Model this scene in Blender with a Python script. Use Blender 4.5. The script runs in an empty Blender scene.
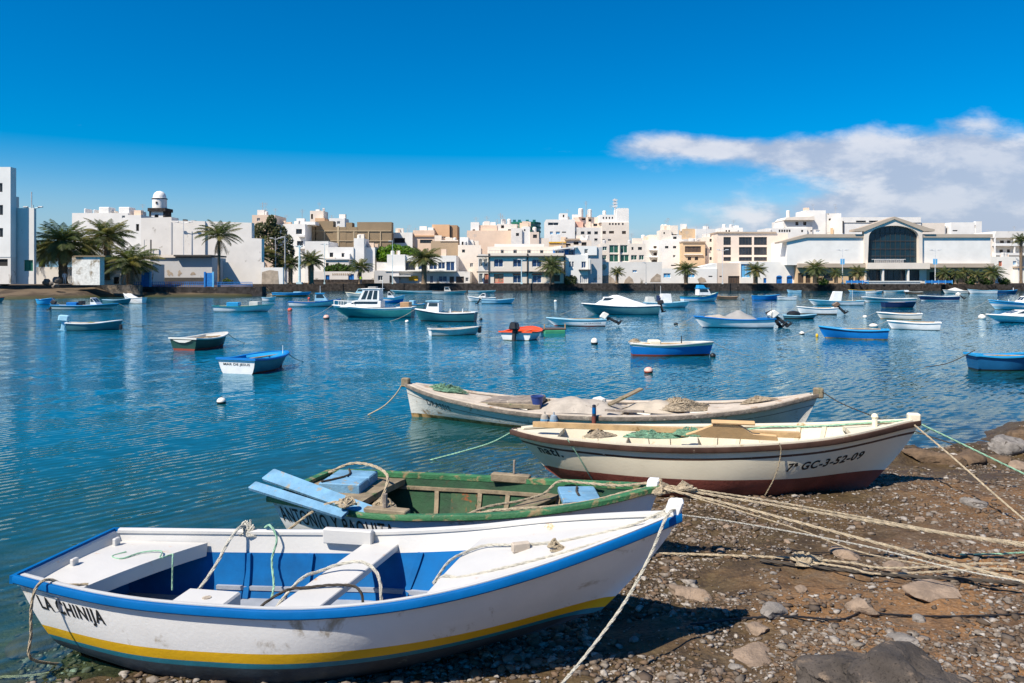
import bpy, math, random
import numpy as np
from mathutils import Vector, Matrix
random.seed(7)
RNG = np.random.default_rng(7)
C = bpy.context.scene.collection
SC = bpy.context.scene
# ------------------------------------------------------------------ camera, sky, sun, exposure
FPX, CAMH, HOR = 28.0 * 1024 / 36.0, 2.6, 278.0
cam_data = bpy.data.cameras.new('camera')
cam_data.lens = 28.0
cam_data.sensor_width = 36.0
cam_data.shift_y = -(341.5 - HOR) / 1024.0
cam_data.clip_start = 0.05
cam_data.clip_end = 6000.0
cam = bpy.data.objects.new('camera', cam_data)
cam.location = (0, 0, CAMH)
cam.rotation_euler = (math.radians(90), 0, 0)
C.objects.link(cam)
SC.camera = cam

SUN_DIR = Vector((-0.47, -0.42, 0.77)).normalized()
sun_el = math.asin(SUN_DIR.z)
sun_rot = math.atan2(SUN_DIR.x, SUN_DIR.y)
sun_data = bpy.data.lights.new('sun', 'SUN')
sun_data.energy = 5.0
sun_data.angle = math.radians(0.5)
sun_data.color = (1.0, 0.915, 0.79)
sun = bpy.data.objects.new('sun', sun_data)
sun.rotation_euler = SUN_DIR.to_track_quat('Z', 'Y').to_euler()
C.objects.link(sun)

world = bpy.data.worlds.new('World')
SC.world = world
world.use_nodes = True
WT = world.node_tree
WT.nodes.clear()


class NG:
    """small node-tree writer"""
    def __init__(s, tree): s.t = tree
    def n(s, typ, **kw):
        nd = s.t.nodes.new(typ)
        for k, v in kw.items(): setattr(nd, k, v)
        return nd
    def link(s, a, b): s.t.links.new(a, b)
    def setin(s, sock, v):
        if isinstance(v, bpy.types.NodeSocket): s.link(v, sock)
        else: sock.default_value = v
    def math(s, op, a, b=None, c=None, clamp=False):
        nd = s.n('ShaderNodeMath', operation=op, use_clamp=clamp)
        s.setin(nd.inputs[0], a)
        if b is not None: s.setin(nd.inputs[1], b)
        if c is not None: s.setin(nd.inputs[2], c)
        return nd.outputs[0]
    def mix(s, f, a, b, blend='MIX'):
        nd = s.n('ShaderNodeMix', data_type='RGBA', blend_type=blend)
        s.setin(nd.inputs[0], f); s.setin(nd.inputs[6], a); s.setin(nd.inputs[7], b)
        return nd.outputs[2]
    def noise(s, vec, scale, detail=4.0, rough=0.55, dist=0.0):
        nd = s.n('ShaderNodeTexNoise')
        s.link(vec, nd.inputs['Vector'])
        nd.inputs['Scale'].default_value = scale
        nd.inputs['Detail'].default_value = detail
        nd.inputs['Roughness'].default_value = rough
        nd.inputs['Distortion'].default_value = dist
        return nd.outputs['Fac']
    def step(s, v, a, b):
        nd = s.n('ShaderNodeMapRange', interpolation_type='SMOOTHSTEP')
        s.setin(nd.inputs[0], v)
        nd.inputs[1].default_value = a; nd.inputs[2].default_value = b
        nd.inputs[3].default_value = 0.0; nd.inputs[4].default_value = 1.0
        return nd.outputs[0]
    def mapping(s, vec, scale=(1, 1, 1), rot=(0, 0, 0), loc=(0, 0, 0)):
        nd = s.n('ShaderNodeMapping')
        s.link(vec, nd.inputs[0])
        nd.inputs['Scale'].default_value = scale
        nd.inputs['Rotation'].default_value = rot
        nd.inputs['Location'].default_value = loc
        return nd.outputs[0]


def build_world():
    g = NG(WT)
    sky = g.n('ShaderNodeTexSky', sky_type='NISHITA')
    sky.sun_disc = False
    sky.sun_elevation = sun_el
    sky.sun_rotation = sun_rot
    sky.altitude = 0.0
    sky.air_density = 1.0
    sky.dust_density = 0.3
    sky.ozone_density = 3.0
    hs = g.n('ShaderNodeHueSaturation')
    hs.inputs['Saturation'].default_value = 1.85
    hs.inputs['Hue'].default_value = 0.505
    hs.inputs['Value'].default_value = 1.07
    g.link(sky.outputs[0], hs.inputs['Color'])
    tc = g.n('ShaderNodeTexCoord')
    sep = g.n('ShaderNodeSeparateXYZ')
    g.link(tc.outputs['Generated'], sep.inputs[0])
    x, y, z = sep.outputs
    low = g.math('SUBTRACT', 1.0, g.step(z, -0.02, 0.16))
    skyc = g.mix(low, hs.outputs[0], g.mix(1.0, hs.outputs[0], (1.1, 0.84, 1.0, 1), 'MULTIPLY'))
    skyc = g.mix(g.math('MULTIPLY', g.math('SUBTRACT', 1.0, g.step(z, 0.0, 0.11)), 0.8), skyc, (0.6, 3.0, 5.0, 1))
    ys = g.math('MAXIMUM', g.math('ABSOLUTE', y), 0.05)
    u = g.math('DIVIDE', x, ys)
    v = g.math('DIVIDE', z, ys)
    front = g.step(y, 0.05, 0.3)
    comb = g.n('ShaderNodeCombineXYZ')
    g.link(u, comb.inputs[0]); g.link(g.math('MULTIPLY', v, 2.2), comb.inputs[1])
    uv = comb.outputs[0]
    n1 = g.noise(uv, 8.0, 10.0, 0.6, 0.1)
    n2 = g.noise(g.mapping(uv, loc=(0.03, -0.045, 0)), 8.0, 10.0, 0.6, 0.1)
    cov = None
    # (u, v, half-width, half-height, strength) of the banks
    for (bu, bv, su, sv, am) in ((0.38, 0.155, 0.20, 0.026, 0.62), (0.62, 0.115, 0.21, 0.062, 0.84), (0.20, 0.165, 0.11, 0.014, 0.36),
                                 (0.44, 0.080, 0.20, 0.026, 0.55), (0.24, 0.055, 0.14, 0.016, 0.42), (0.95, 0.11, 0.3, 0.09, 0.8),
                                 (0.57, 0.195, 0.05, 0.010, 0.22), (-1.6, 0.2, 0.5, 0.06, 0.5)):
        a = g.math('POWER', g.math('DIVIDE', g.math('SUBTRACT', u, bu), su), 2.0)
        b = g.math('POWER', g.math('DIVIDE', g.math('SUBTRACT', v, bv), sv), 2.0)
        e = g.math('MULTIPLY', g.math('EXPONENT', g.math('MULTIPLY', g.math('ADD', a, b), -1.0)), am)
        cov = e if cov is None else g.math('ADD', cov, e)
    dens = g.math('ADD', cov, g.math('MULTIPLY', g.math('SUBTRACT', n1, 0.5), 1.15))
    dens2 = g.math('ADD', cov, g.math('MULTIPLY', g.math('SUBTRACT', n2, 0.5), 1.15))
    alpha = g.math('MULTIPLY', g.step(dens, 0.20, 0.64), front)
    lit = g.step(g.math('SUBTRACT', dens, dens2), -0.12, 0.16)
    thick = g.step(dens, 0.55, 1.15)
    ccol = g.mix(lit, (3.9, 4.5, 5.8, 1), (7.0, 7.0, 7.4, 1))
    ccol = g.mix(g.math('MULTIPLY', thick, 0.45), ccol, (4.2, 4.7, 5.9, 1))
    col = g.mix(g.math('MULTIPLY', alpha, 0.88), skyc, ccol)
    bg = g.n('ShaderNodeBackground')
    g.link(col, bg.inputs[0])
    bg.inputs[1].default_value = 0.08
    out = g.n('ShaderNodeOutputWorld')
    g.link(bg.outputs[0], out.inputs[0])


build_world()
SC.view_settings.view_transform = 'Standard'
SC.view_settings.look = 'None'
SC.view_settings.gamma = 1.0
SC.view_settings.use_curve_mapping = False
SC.view_settings.exposure = 0.55
SC.cycles.max_bounces = 8
SC.cycles.transparent_max_bounces = 12
SC.cycles.caustics_reflective = False
SC.cycles.caustics_refractive = False


# ------------------------------------------------------------------ picture to place
def WX(px, D): return (px - 512.0) / FPX * D
def WZ(py, D): return CAMH - (py - HOR) / FPX * D
def WD(py, z=0.0): return (CAMH - z) * FPX / (py - HOR)
def PT(px, py, D): return Vector((WX(px, D), D, WZ(py, D)))
def PG(px, py, z=0.0):
    D = WD(py, z)
    return Vector((WX(px, D), D, z))


# ------------------------------------------------------------------ materials
def lin(h):
    h = h.lstrip('#')
    r = [int(h[i:i + 2], 16) / 255 for i in (0, 2, 4)]
    return tuple(c / 12.92 if c <= .04045 else ((c + .055) / 1.055) ** 2.4 for c in r)


MATS = {}
def paint(name, col, rough=0.55, var=0.18, scale=3.0, stain=None, stain_amt=0.0, stain_scale=4.0, bump=0.15, bump_scale=25.0, spec=0.4, metal=0.0, fine=None):
    """a real surface: base colour with mottling, optional stains/chips and a fine bump"""
    if name in MATS: return MATS[name]
    if isinstance(col, str): col = lin(col)
    m = bpy.data.materials.new(name)
    m.use_nodes = True
    t = m.node_tree
    t.nodes.clear()
    g = NG(t)
    tc = g.n('ShaderNodeTexCoord')
    vec = tc.outputs['Object']
    n1 = g.noise(vec, scale, 5.0, 0.6)
    lo = tuple(c * (1 - var) for c in col) + (1,)
    hi = tuple(min(1, c * (1 + var * .6)) for c in col) + (1,)
    c = g.mix(g.step(n1, 0.3, 0.7), lo, hi)
    if stain is not None and stain_amt > 0:
        if isinstance(stain, str): stain = lin(stain)
        n2 = g.noise(vec, stain_scale, 8.0, 0.66, 0.4)
        th = 0.72 - 0.42 * stain_amt
        c = g.mix(g.step(n2, th, th + 0.12), c, tuple(stain) + (1,))
    if fine is not None:
        n3 = g.noise(vec, fine[1], 3.0, 0.7)
        c = g.mix(g.step(n3, 0.55, 0.7), c, tuple(lin(fine[0])) + (1,))
    b = g.n('ShaderNodeBsdfPrincipled')
    g.link(c, b.inputs['Base Color'])
    rr = g.math('ADD', g.math('MULTIPLY', n1, 0.25), rough - 0.12)
    g.link(rr, b.inputs['Roughness'])
    b.inputs['Specular IOR Level'].default_value = spec
    b.inputs['Metallic'].default_value = metal
    if bump > 0:
        bp = g.n('ShaderNodeBump')
        bp.inputs['Strength'].default_value = bump
        bp.inputs['Distance'].default_value = 0.02
        g.link(g.noise(vec, bump_scale, 6.0, 0.65), bp.inputs['Height'])
        g.link(bp.outputs[0], b.inputs['Normal'])
    o = g.n('ShaderNodeOutputMaterial')
    g.link(b.outputs[0], o.inputs[0])
    MATS[name] = m
    return m


def glass(name, col, rough=0.12):
    if name in MATS: return MATS[name]
    m = paint(name, col, rough=rough + 0.12, var=0.3, scale=0.6, bump=0.0, spec=0.6)
    return m


def wall_mat(name, col, stain='#8d8577', amt=0.22, var=0.07, scale=0.35):
    return paint(name, col, rough=0.85, var=var, scale=scale, stain=stain, stain_amt=amt * .6, stain_scale=0.5, bump=0.2, bump_scale=3.0, spec=0.15)


# ------------------------------------------------------------------ mesh helpers
class MB:
    def __init__(s): s.v = []; s.f = []; s.m = []
    def add(s, vs, fs, mat=0):
        o = len(s.v)
        s.v.extend([tuple(p) for p in vs])
        for f in fs:
            s.f.append(tuple(i + o for i in f)); s.m.append(mat)
    def box(s, x0, x1, y0, y1, z0, z1, mat=0, bev=0.0):
        if bev > 0:
            return s.bbox(x0, x1, y0, y1, z0, z1, mat, bev)
        v = [(x0, y0, z0), (x1, y0, z0), (x1, y1, z0), (x0, y1, z0), (x0, y0, z1), (x1, y0, z1), (x1, y1, z1), (x0, y1, z1)]
        s.add(v, [(3, 2, 1, 0), (4, 5, 6, 7), (0, 1, 5, 4), (1, 2, 6, 5), (2, 3, 7, 6), (3, 0, 4, 7)], mat)
    def bbox(s, x0, x1, y0, y1, z0, z1, mat, b):
        s.prism([(x0 + b, y0), (x1 - b, y0), (x1, y0 + b), (x1, y1 - b), (x1 - b, y1), (x0 + b, y1), (x0, y1 - b), (x0, y0 + b)], z0 + b, z1 - b, mat, cap=False)
        ring = [(x0 + b, y0), (x1 - b, y0), (x1, y0 + b), (x1, y1 - b), (x1 - b, y1), (x0 + b, y1), (x0, y1 - b), (x0, y0 + b)]
        inn = [(x0 + b, y0 + b), (x1 - b, y0 + b), (x1 - b, y0 + b), (x1 - b, y1 - b), (x1 - b, y1 - b), (x0 + b, y1 - b), (x0 + b, y1 - b), (x0 + b, y0 + b)]
        for za, zb, fl in ((z1 - b, z1, False), (z0 + b, z0, True)):
            vs = [(p[0], p[1], za) for p in ring] + [(p[0], p[1], zb) for p in ((x0 + b, y0 + b), (x1 - b, y0 + b), (x1 - b, y1 - b), (x0 + b, y1 - b))]
            fs = [(0, 1, 9, 8), (1, 2, 9), (2, 3, 10, 9), (3, 4, 10), (4, 5, 11, 10), (5, 6, 11), (6, 7, 8, 11), (7, 0, 8), (8, 9, 10, 11)]
            if fl: fs = [tuple(reversed(f)) for f in fs]
            s.add(vs, fs, mat)
    def prism(s, poly, z0, z1, mat=0, cap=True):
        n = len(poly)
        v = [(p[0], p[1], z0) for p in poly] + [(p[0], p[1], z1) for p in poly]
        f = [(i, (i + 1) % n, n + (i + 1) % n, n + i) for i in range(n)]
        if cap: f += [tuple(range(n - 1, -1, -1)), tuple(range(n, 2 * n))]
        s.add(v, f, mat)
    def xz_prism(s, poly, y0, y1, mat=0):
        """polygon in x,z (counter-clockwise seen from -y) extruded in y"""
        n = len(poly)
        v = [(p[0], y0, p[1]) for p in poly] + [(p[0], y1, p[1]) for p in poly]
        f = [((i + 1) % n, i, n + i, n + (i + 1) % n) for i in range(n)]
        f += [tuple(range(n)), tuple(range(2 * n - 1, n - 1, -1))]
        s.add(v, f, mat)
    def tube(s, pts, r, mat=0, n=6, cap=True):
        pts = [Vector(p) for p in pts]
        k = len(pts)
        rs = r if isinstance(r, (list, tuple)) else [r] * k
        vs = []
        t0 = (pts[1] - pts[0]).normalized()
        a = t0.orthogonal().normalized()
        for i, p in enumerate(pts):
            t = (pts[min(i + 1, k - 1)] - pts[max(i - 1, 0)])
            t = t.normalized() if t.length > 1e-9 else t0
            a = (a - t * a.dot(t))
            a = a.normalized() if a.length > 1e-6 else t.orthogonal().normalized()
            b = t.cross(a)
            for j in range(n):
                an = 2 * math.pi * j / n
                vs.append(p + (a * math.cos(an) + b * math.sin(an)) * rs[i])
        fs = []
        for i in range(k - 1):
            for j in range(n):
                fs.append((i * n + j, i * n + (j + 1) % n, (i + 1) * n + (j + 1) % n, (i + 1) * n + j))
        if cap:
            fs.append(tuple(range(n - 1, -1, -1))); fs.append(tuple((k - 1) * n + j for j in range(n)))
        s.add(vs, fs, mat)
    def lathe(s, prof, cx=0, cy=0, n=16, mat=0):
        k = len(prof)
        vs = []
        for (r, z) in prof:
            for j in range(n):
                a = 2 * math.pi * j / n
                vs.append((cx + r * math.cos(a), cy + r * math.sin(a), z))
        fs = []
        for i in range(k - 1):
            for j in range(n):
                fs.append((i * n + j, i * n + (j + 1) % n, (i + 1) * n + (j + 1) % n, (i + 1) * n + j))
        if prof[0][0] > 1e-4: fs.append(tuple(range(n - 1, -1, -1)))
        if prof[-1][0] > 1e-4: fs.append(tuple((k - 1) * n + j for j in range(n)))
        s.add(vs, fs, mat)
    def ball(s, c, r, n=12, mat=0, sc=(1, 1, 1)):
        k = n // 2
        vs = []
        for i in range(k + 1):
            th = math.pi * i / k
            for j in range(n):
                a = 2 * math.pi * j / n
                vs.append((c[0] + r * sc[0] * math.sin(th) * math.cos(a), c[1] + r * sc[1] * math.sin(th) * math.sin(a), c[2] - r * sc[2] * math.cos(th)))
        fs = []
        for i in range(k):
            for j in range(n):
                fs.append((i * n + j, i * n + (j + 1) % n, (i + 1) * n + (j + 1) % n, (i + 1) * n + j))
        s.add(vs, fs, mat)
    def grid(s, P, mat=0, flip=False, matfn=None):
        """P: list of rows of points"""
        R, K = len(P), len(P[0])
        o = len(s.v)
        for row in P: s.v.extend([tuple(p) for p in row])
        for i in range(R - 1):
            for j in range(K - 1):
                f = (o + i * K + j, o + i * K + j + 1, o + (i + 1) * K + j + 1, o + (i + 1) * K + j)
                s.f.append(tuple(reversed(f)) if flip else f)
                s.m.append(matfn(i, j) if matfn else mat)
    def build(s, name, mats, parent=None, smooth=False, loc=None):
        me = bpy.data.meshes.new(name)
        me.from_pydata(s.v, [], s.f)
        if not isinstance(mats, (list, tuple)): mats = [mats]
        for m in mats: me.materials.append(m)
        if len(mats) > 1:
            me.polygons.foreach_set('material_index', s.m)
        if smooth:
            me.shade_smooth()
            try: me.set_sharp_from_angle(angle=math.radians(38))
            except Exception: pass
        me.update()
        ob = bpy.data.objects.new(name, me)
        C.objects.link(ob)
        if parent is not None: ob.parent = parent
        if loc is not None: ob.location = loc
        return ob


def tag(o, label=None, cat=None, group=None, kind=None):
    if label: o['label'] = label
    if cat: o['category'] = cat
    if group: o['group'] = group
    if kind: o['kind'] = kind
    return o


def empty(name, loc, rz=0.0, label=None, cat=None, group=None):
    o = bpy.data.objects.new(name, None)
    o.empty_display_size = 0.2
    C.objects.link(o)
    o.location = loc
    o.rotation_euler = (0, 0, rz)
    return tag(o, label, cat, group)


def copy_tree(o, parent=None):
    c = o.copy()
    C.objects.link(c)
    c.parent = parent
    for ch in list(o.children): copy_tree(ch, c)
    return c


def cubic(pts):
    """smooth curve through (s, value) pairs"""
    xs = np.array([p[0] for p in pts], float); ys = np.array([p[1] for p in pts], float)
    d = np.gradient(ys, xs)
    def f(x):
        x = min(max(x, xs[0]), xs[-1])
        i = min(max(int(np.searchsorted(xs, x)) - 1, 0), len(xs) - 2)
        h = xs[i + 1] - xs[i]; t = (x - xs[i]) / h
        return float((2*t**3-3*t**2+1)*ys[i] + (t**3-2*t**2+t)*h*d[i] + (-2*t**3+3*t**2)*ys[i+1] + (t**3-t**2)*h*d[i+1])
    return f


def sag(a, b, drop, n=24):
    a = Vector(a); b = Vector(b)
    out = []
    for i in range(n + 1):
        t = i / n
        p = a.lerp(b, t)
        p.z -= drop * 4 * t * (1 - t)
        out.append(p)
    return out


def spline(pts, n=8):
    """Catmull-Rom through points"""
    P = [Vector(p) for p in pts]
    P = [P[0] * 2 - P[1]] + P + [P[-1] * 2 - P[-2]]
    out = []
    for i in range(1, len(P) - 2):
        for k in range(n):
            t = k / n
            a, b, c, d = P[i - 1], P[i], P[i + 1], P[i + 2]
            out.append(0.5 * ((2 * b) + (c - a) * t + (2 * a - 5 * b + 4 * c - d) * t * t + (3 * b - a - 3 * c + d) * t ** 3))
    out.append(P[-2])
    return out


# ------------------------------------------------------------------ ground and water
SHORE = np.array([(-40, -22), (-12, -1), (-6, 3.2), (-2.6, 5.3), (-1.0, 6.35), (0.3, 8.3), (1.2, 9.8), (2.2, 10.7), (3.4, 11.35), (5.0, 11.75),
                  (6.2, 11.9), (7.3, 12.5), (9.0, 14.2), (14, 16.5), (30, 20), (80, 24), (900, 60)], float)
FAR = np.array([(-900, 70), (WX(-60, 95), 95), (WX(0, 97), 97), (WX(66, 101), 101), (WX(88, 109.2), 109.2), (WX(140, 110), 110), (WX(262, 113.4), 113.4), (WX(262, 113.4) + .3, 165.6), (900, 165.6)], float)


def sd_shore(X, Y):
    """signed distance to the near shoreline, positive on the beach"""
    best = np.full(X.shape, 1e9); sgn = np.zeros(X.shape)
    for (a, b) in zip(SHORE[:-1], SHORE[1:]):
        d = b - a; L2 = (d ** 2).sum()
        t = np.clip(((X - a[0]) * d[0] + (Y - a[1]) * d[1]) / L2, 0, 1)
        ex = X - (a[0] + t * d[0]); ey = Y - (a[1] + t * d[1])
        q = ex ** 2 + ey ** 2
        side = d[0] * ey - d[1] * ex
        m = q < best
        best = np.where(m, q, best); sgn = np.where(m, -np.sign(side), sgn)
    return np.sqrt(best) * sgn


def vnoise(X, Y, seed):
    xi = np.floor(X).astype(np.int64); yi = np.floor(Y).astype(np.int64)
    xf = X - xi; yf = Y - yi
    xf = xf * xf * (3 - 2 * xf); yf = yf * yf * (3 - 2 * yf)
    def h(a, b):
        n = (a * 374761393 + b * 668265263 + seed * 1442695041) & 0x7fffffff
        n = ((n ^ (n >> 13)) * 1274126177) & 0x7fffffff
        return ((n ^ (n >> 16)) & 0xffff) / 65535.0
    return (h(xi, yi) * (1 - xf) + h(xi + 1, yi) * xf) * (1 - yf) + (h(xi, yi + 1) * (1 - xf) + h(xi + 1, yi + 1) * xf) * yf


def ground_z(X, Y):
    X = np.asarray(X, float); Y = np.asarray(Y, float)
    d = sd_shore(X, Y)
    land = 0.062 * np.maximum(d, 0) + 0.012 * np.maximum(d, 0) ** 1.5
    land = np.minimum(land, 1.0 + 0.0 * d)
    sea = np.maximum(0.085 * np.minimum(d, 0) - 0.012 * np.maximum(-d - 2, 0) ** 1.2, -2.2)
    z = np.where(d > 0, land, sea)
    near = np.clip((40 - np.hypot(X, Y)) / 20, 0, 1)
    rough = 0.10 * (vnoise(X * 0.9, Y * 0.9, 1) - .5) + 0.06 * (vnoise(X * 2.6, Y * 2.6, 2) - .5) + 0.035 * (vnoise(X * 7, Y * 7, 3) - .5) + 0.018 * (vnoise(X * 19, Y * 19, 4) - .5)
    z = z + rough * near * np.clip(0.35 + np.abs(d) * .5, 0, 1)
    # rock ledge along the water on the right
    led = np.exp(-((d - 0.45) / 0.38) ** 2) * np.clip((X - 3.3) / 1.2, 0, 1) * near
    z = z + led * (0.10 + 0.16 * (vnoise(X * 2.1, Y * 3.0, 8) - .35) + 0.08 * (vnoise(X * 6, Y * 6, 9) - .5))
    fy = np.interp(X, FAR[:, 0], FAR[:, 1])
    fy = np.where((X > -35.6 - (Y - 113.4) * 0.3125) & (Y < 165.6) & (Y > 113.4), 165.6, fy)
    fd = Y - fy
    fl = np.clip(fd * 0.13, -2.2, 1.62)
    fl = np.where((Y > 166) & (fd > 0), 1.5, fl)
    fl = fl + np.clip(fd / 5, 0, 1) * 0.12 * (vnoise(X * .6, Y * .6, 5) - .5) * (fl < 1.4)
    k = Y > 50
    return np.where(k, fl, z)


def axis(segs):
    out = []
    for a, b, n in segs: out.append(np.linspace(a, b, n, endpoint=False))
    out.append(np.array([segs[-1][1]]))
    return np.concatenate(out)


def sheet(name, xs, ys, zf, mat):
    X, Y = np.meshgrid(xs, ys)
    Z = zf(X, Y)
    nx, ny = len(xs), len(ys)
    V = np.stack([X, Y, Z], -1).reshape(-1, 3)
    i = np.arange(ny - 1)[:, None] * nx + np.arange(nx - 1)[None, :]
    Fq = np.stack([i, i + 1, i + nx + 1, i + nx], -1).reshape(-1, 4)
    me = bpy.data.meshes.new(name)
    me.vertices.add(len(V)); me.vertices.foreach_set('co', V.ravel().astype(np.float32))
    me.loops.add(Fq.size); me.loops.foreach_set('vertex_index', Fq.ravel().astype(np.int32))
    me.polygons.add(len(Fq)); me.polygons.foreach_set('loop_start', np.arange(0, Fq.size, 4, dtype=np.int32))
    try: me.polygons.foreach_set('loop_total', np.full(len(Fq), 4, dtype=np.int32))
    except Exception: pass
    me.update(calc_edges=True)
    me.shade_smooth()
    me.materials.append(mat)
    ob = bpy.data.objects.new(name, me)
    C.objects.link(ob)
    return ob


def ground_material():
    m = bpy.data.materials.new('beach_soil')
    m.use_nodes = True
    t = m.node_tree; t.nodes.clear(); g = NG(t)
    geo = g.n('ShaderNodeNewGeometry')
    pos = geo.outputs['Position']
    sep = g.n('ShaderNodeSeparateXYZ'); g.link(pos, sep.inputs[0])
    X, Y, Z = sep.outputs
    n1 = g.noise(pos, 1.3, 6, 0.6, 0.3)
    n2 = g.noise(pos, 5.0, 6, 0.65)
    n3 = g.noise(pos, 38.0, 5, 0.7)
    vor = g.n('ShaderNodeTexVoronoi'); vor.inputs['Scale'].default_value = 26.0
    g.link(pos, vor.inputs['Vector'])
    soil = g.mix(g.step(n1, 0.35, 0.65), (0.105, 0.060, 0.032, 1), (0.26, 0.135, 0.055, 1))
    soil = g.mix(g.step(n2, 0.42, 0.72), soil, (0.13, 0.095, 0.065, 1))
    soil = g.mix(g.math('MULTIPLY', g.step(n3, 0.5, 0.75), 0.6), soil, (0.34, 0.27, 0.2, 1))
    soil = g.mix(g.math('MULTIPLY', g.step(n3, 0.5, 0.3), 0.55), soil, (0.05, 0.035, 0.022, 1))
    # weed-covered wet ground near the tide line (by height above the water)
    wet = g.math('SUBTRACT', 1.0, g.step(g.math('ADD', Z, g.math('MULTIPLY', g.math('SUBTRACT', n2, .5), 0.24)), 0.16, 0.34))
    weed = g.mix(g.step(n2, 0.35, 0.65), (0.032, 0.025, 0.015, 1), (0.085, 0.06, 0.026, 1))
    soil = g.mix(g.math('MULTIPLY', wet, 0.85), soil, weed)
    under = g.math('SUBTRACT', 1.0, g.step(Z, -0.12, 0.01))
    bed = g.mix(g.step(n1, 0.35, 0.62), (0.045, 0.055, 0.03, 1), (0.16, 0.13, 0.055, 1))
    soil = g.mix(under, soil, bed)
    far = g.step(Y, 50.0, 60.0)
    fcol = g.mix(g.step(g.noise(pos, 0.35, 5), 0.4, 0.6), (0.055, 0.04, 0.028, 1), (0.13, 0.095, 0.062, 1))
    fcol = g.mix(g.math('SUBTRACT', 1.0, g.step(Z, 0.1, 0.5)), fcol, (0.05, 0.05, 0.02, 1))
    col = g.mix(far, soil, fcol)
    b = g.n('ShaderNodeBsdfPrincipled')
    g.link(col, b.inputs['Base Color'])
    g.link(g.math('SUBTRACT', 0.95, g.math('MULTIPLY', wet, 0.4)), b.inputs['Roughness'])
    b.inputs['Specular IOR Level'].default_value = 0.25
    bp = g.n('ShaderNodeBump'); bp.inputs['Strength'].default_value = 0.9; bp.inputs['Distance'].default_value = 0.02
    h = g.math('ADD', g.math('MULTIPLY', n3, 0.8), g.math('MULTIPLY', vor.outputs['Distance'], -0.6))
    g.link(h, bp.inputs['Height']); g.link(bp.outputs[0], b.inputs['Normal'])
    o = g.n('ShaderNodeOutputMaterial'); g.link(b.outputs[0], o.inputs[0])
    return m


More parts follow.
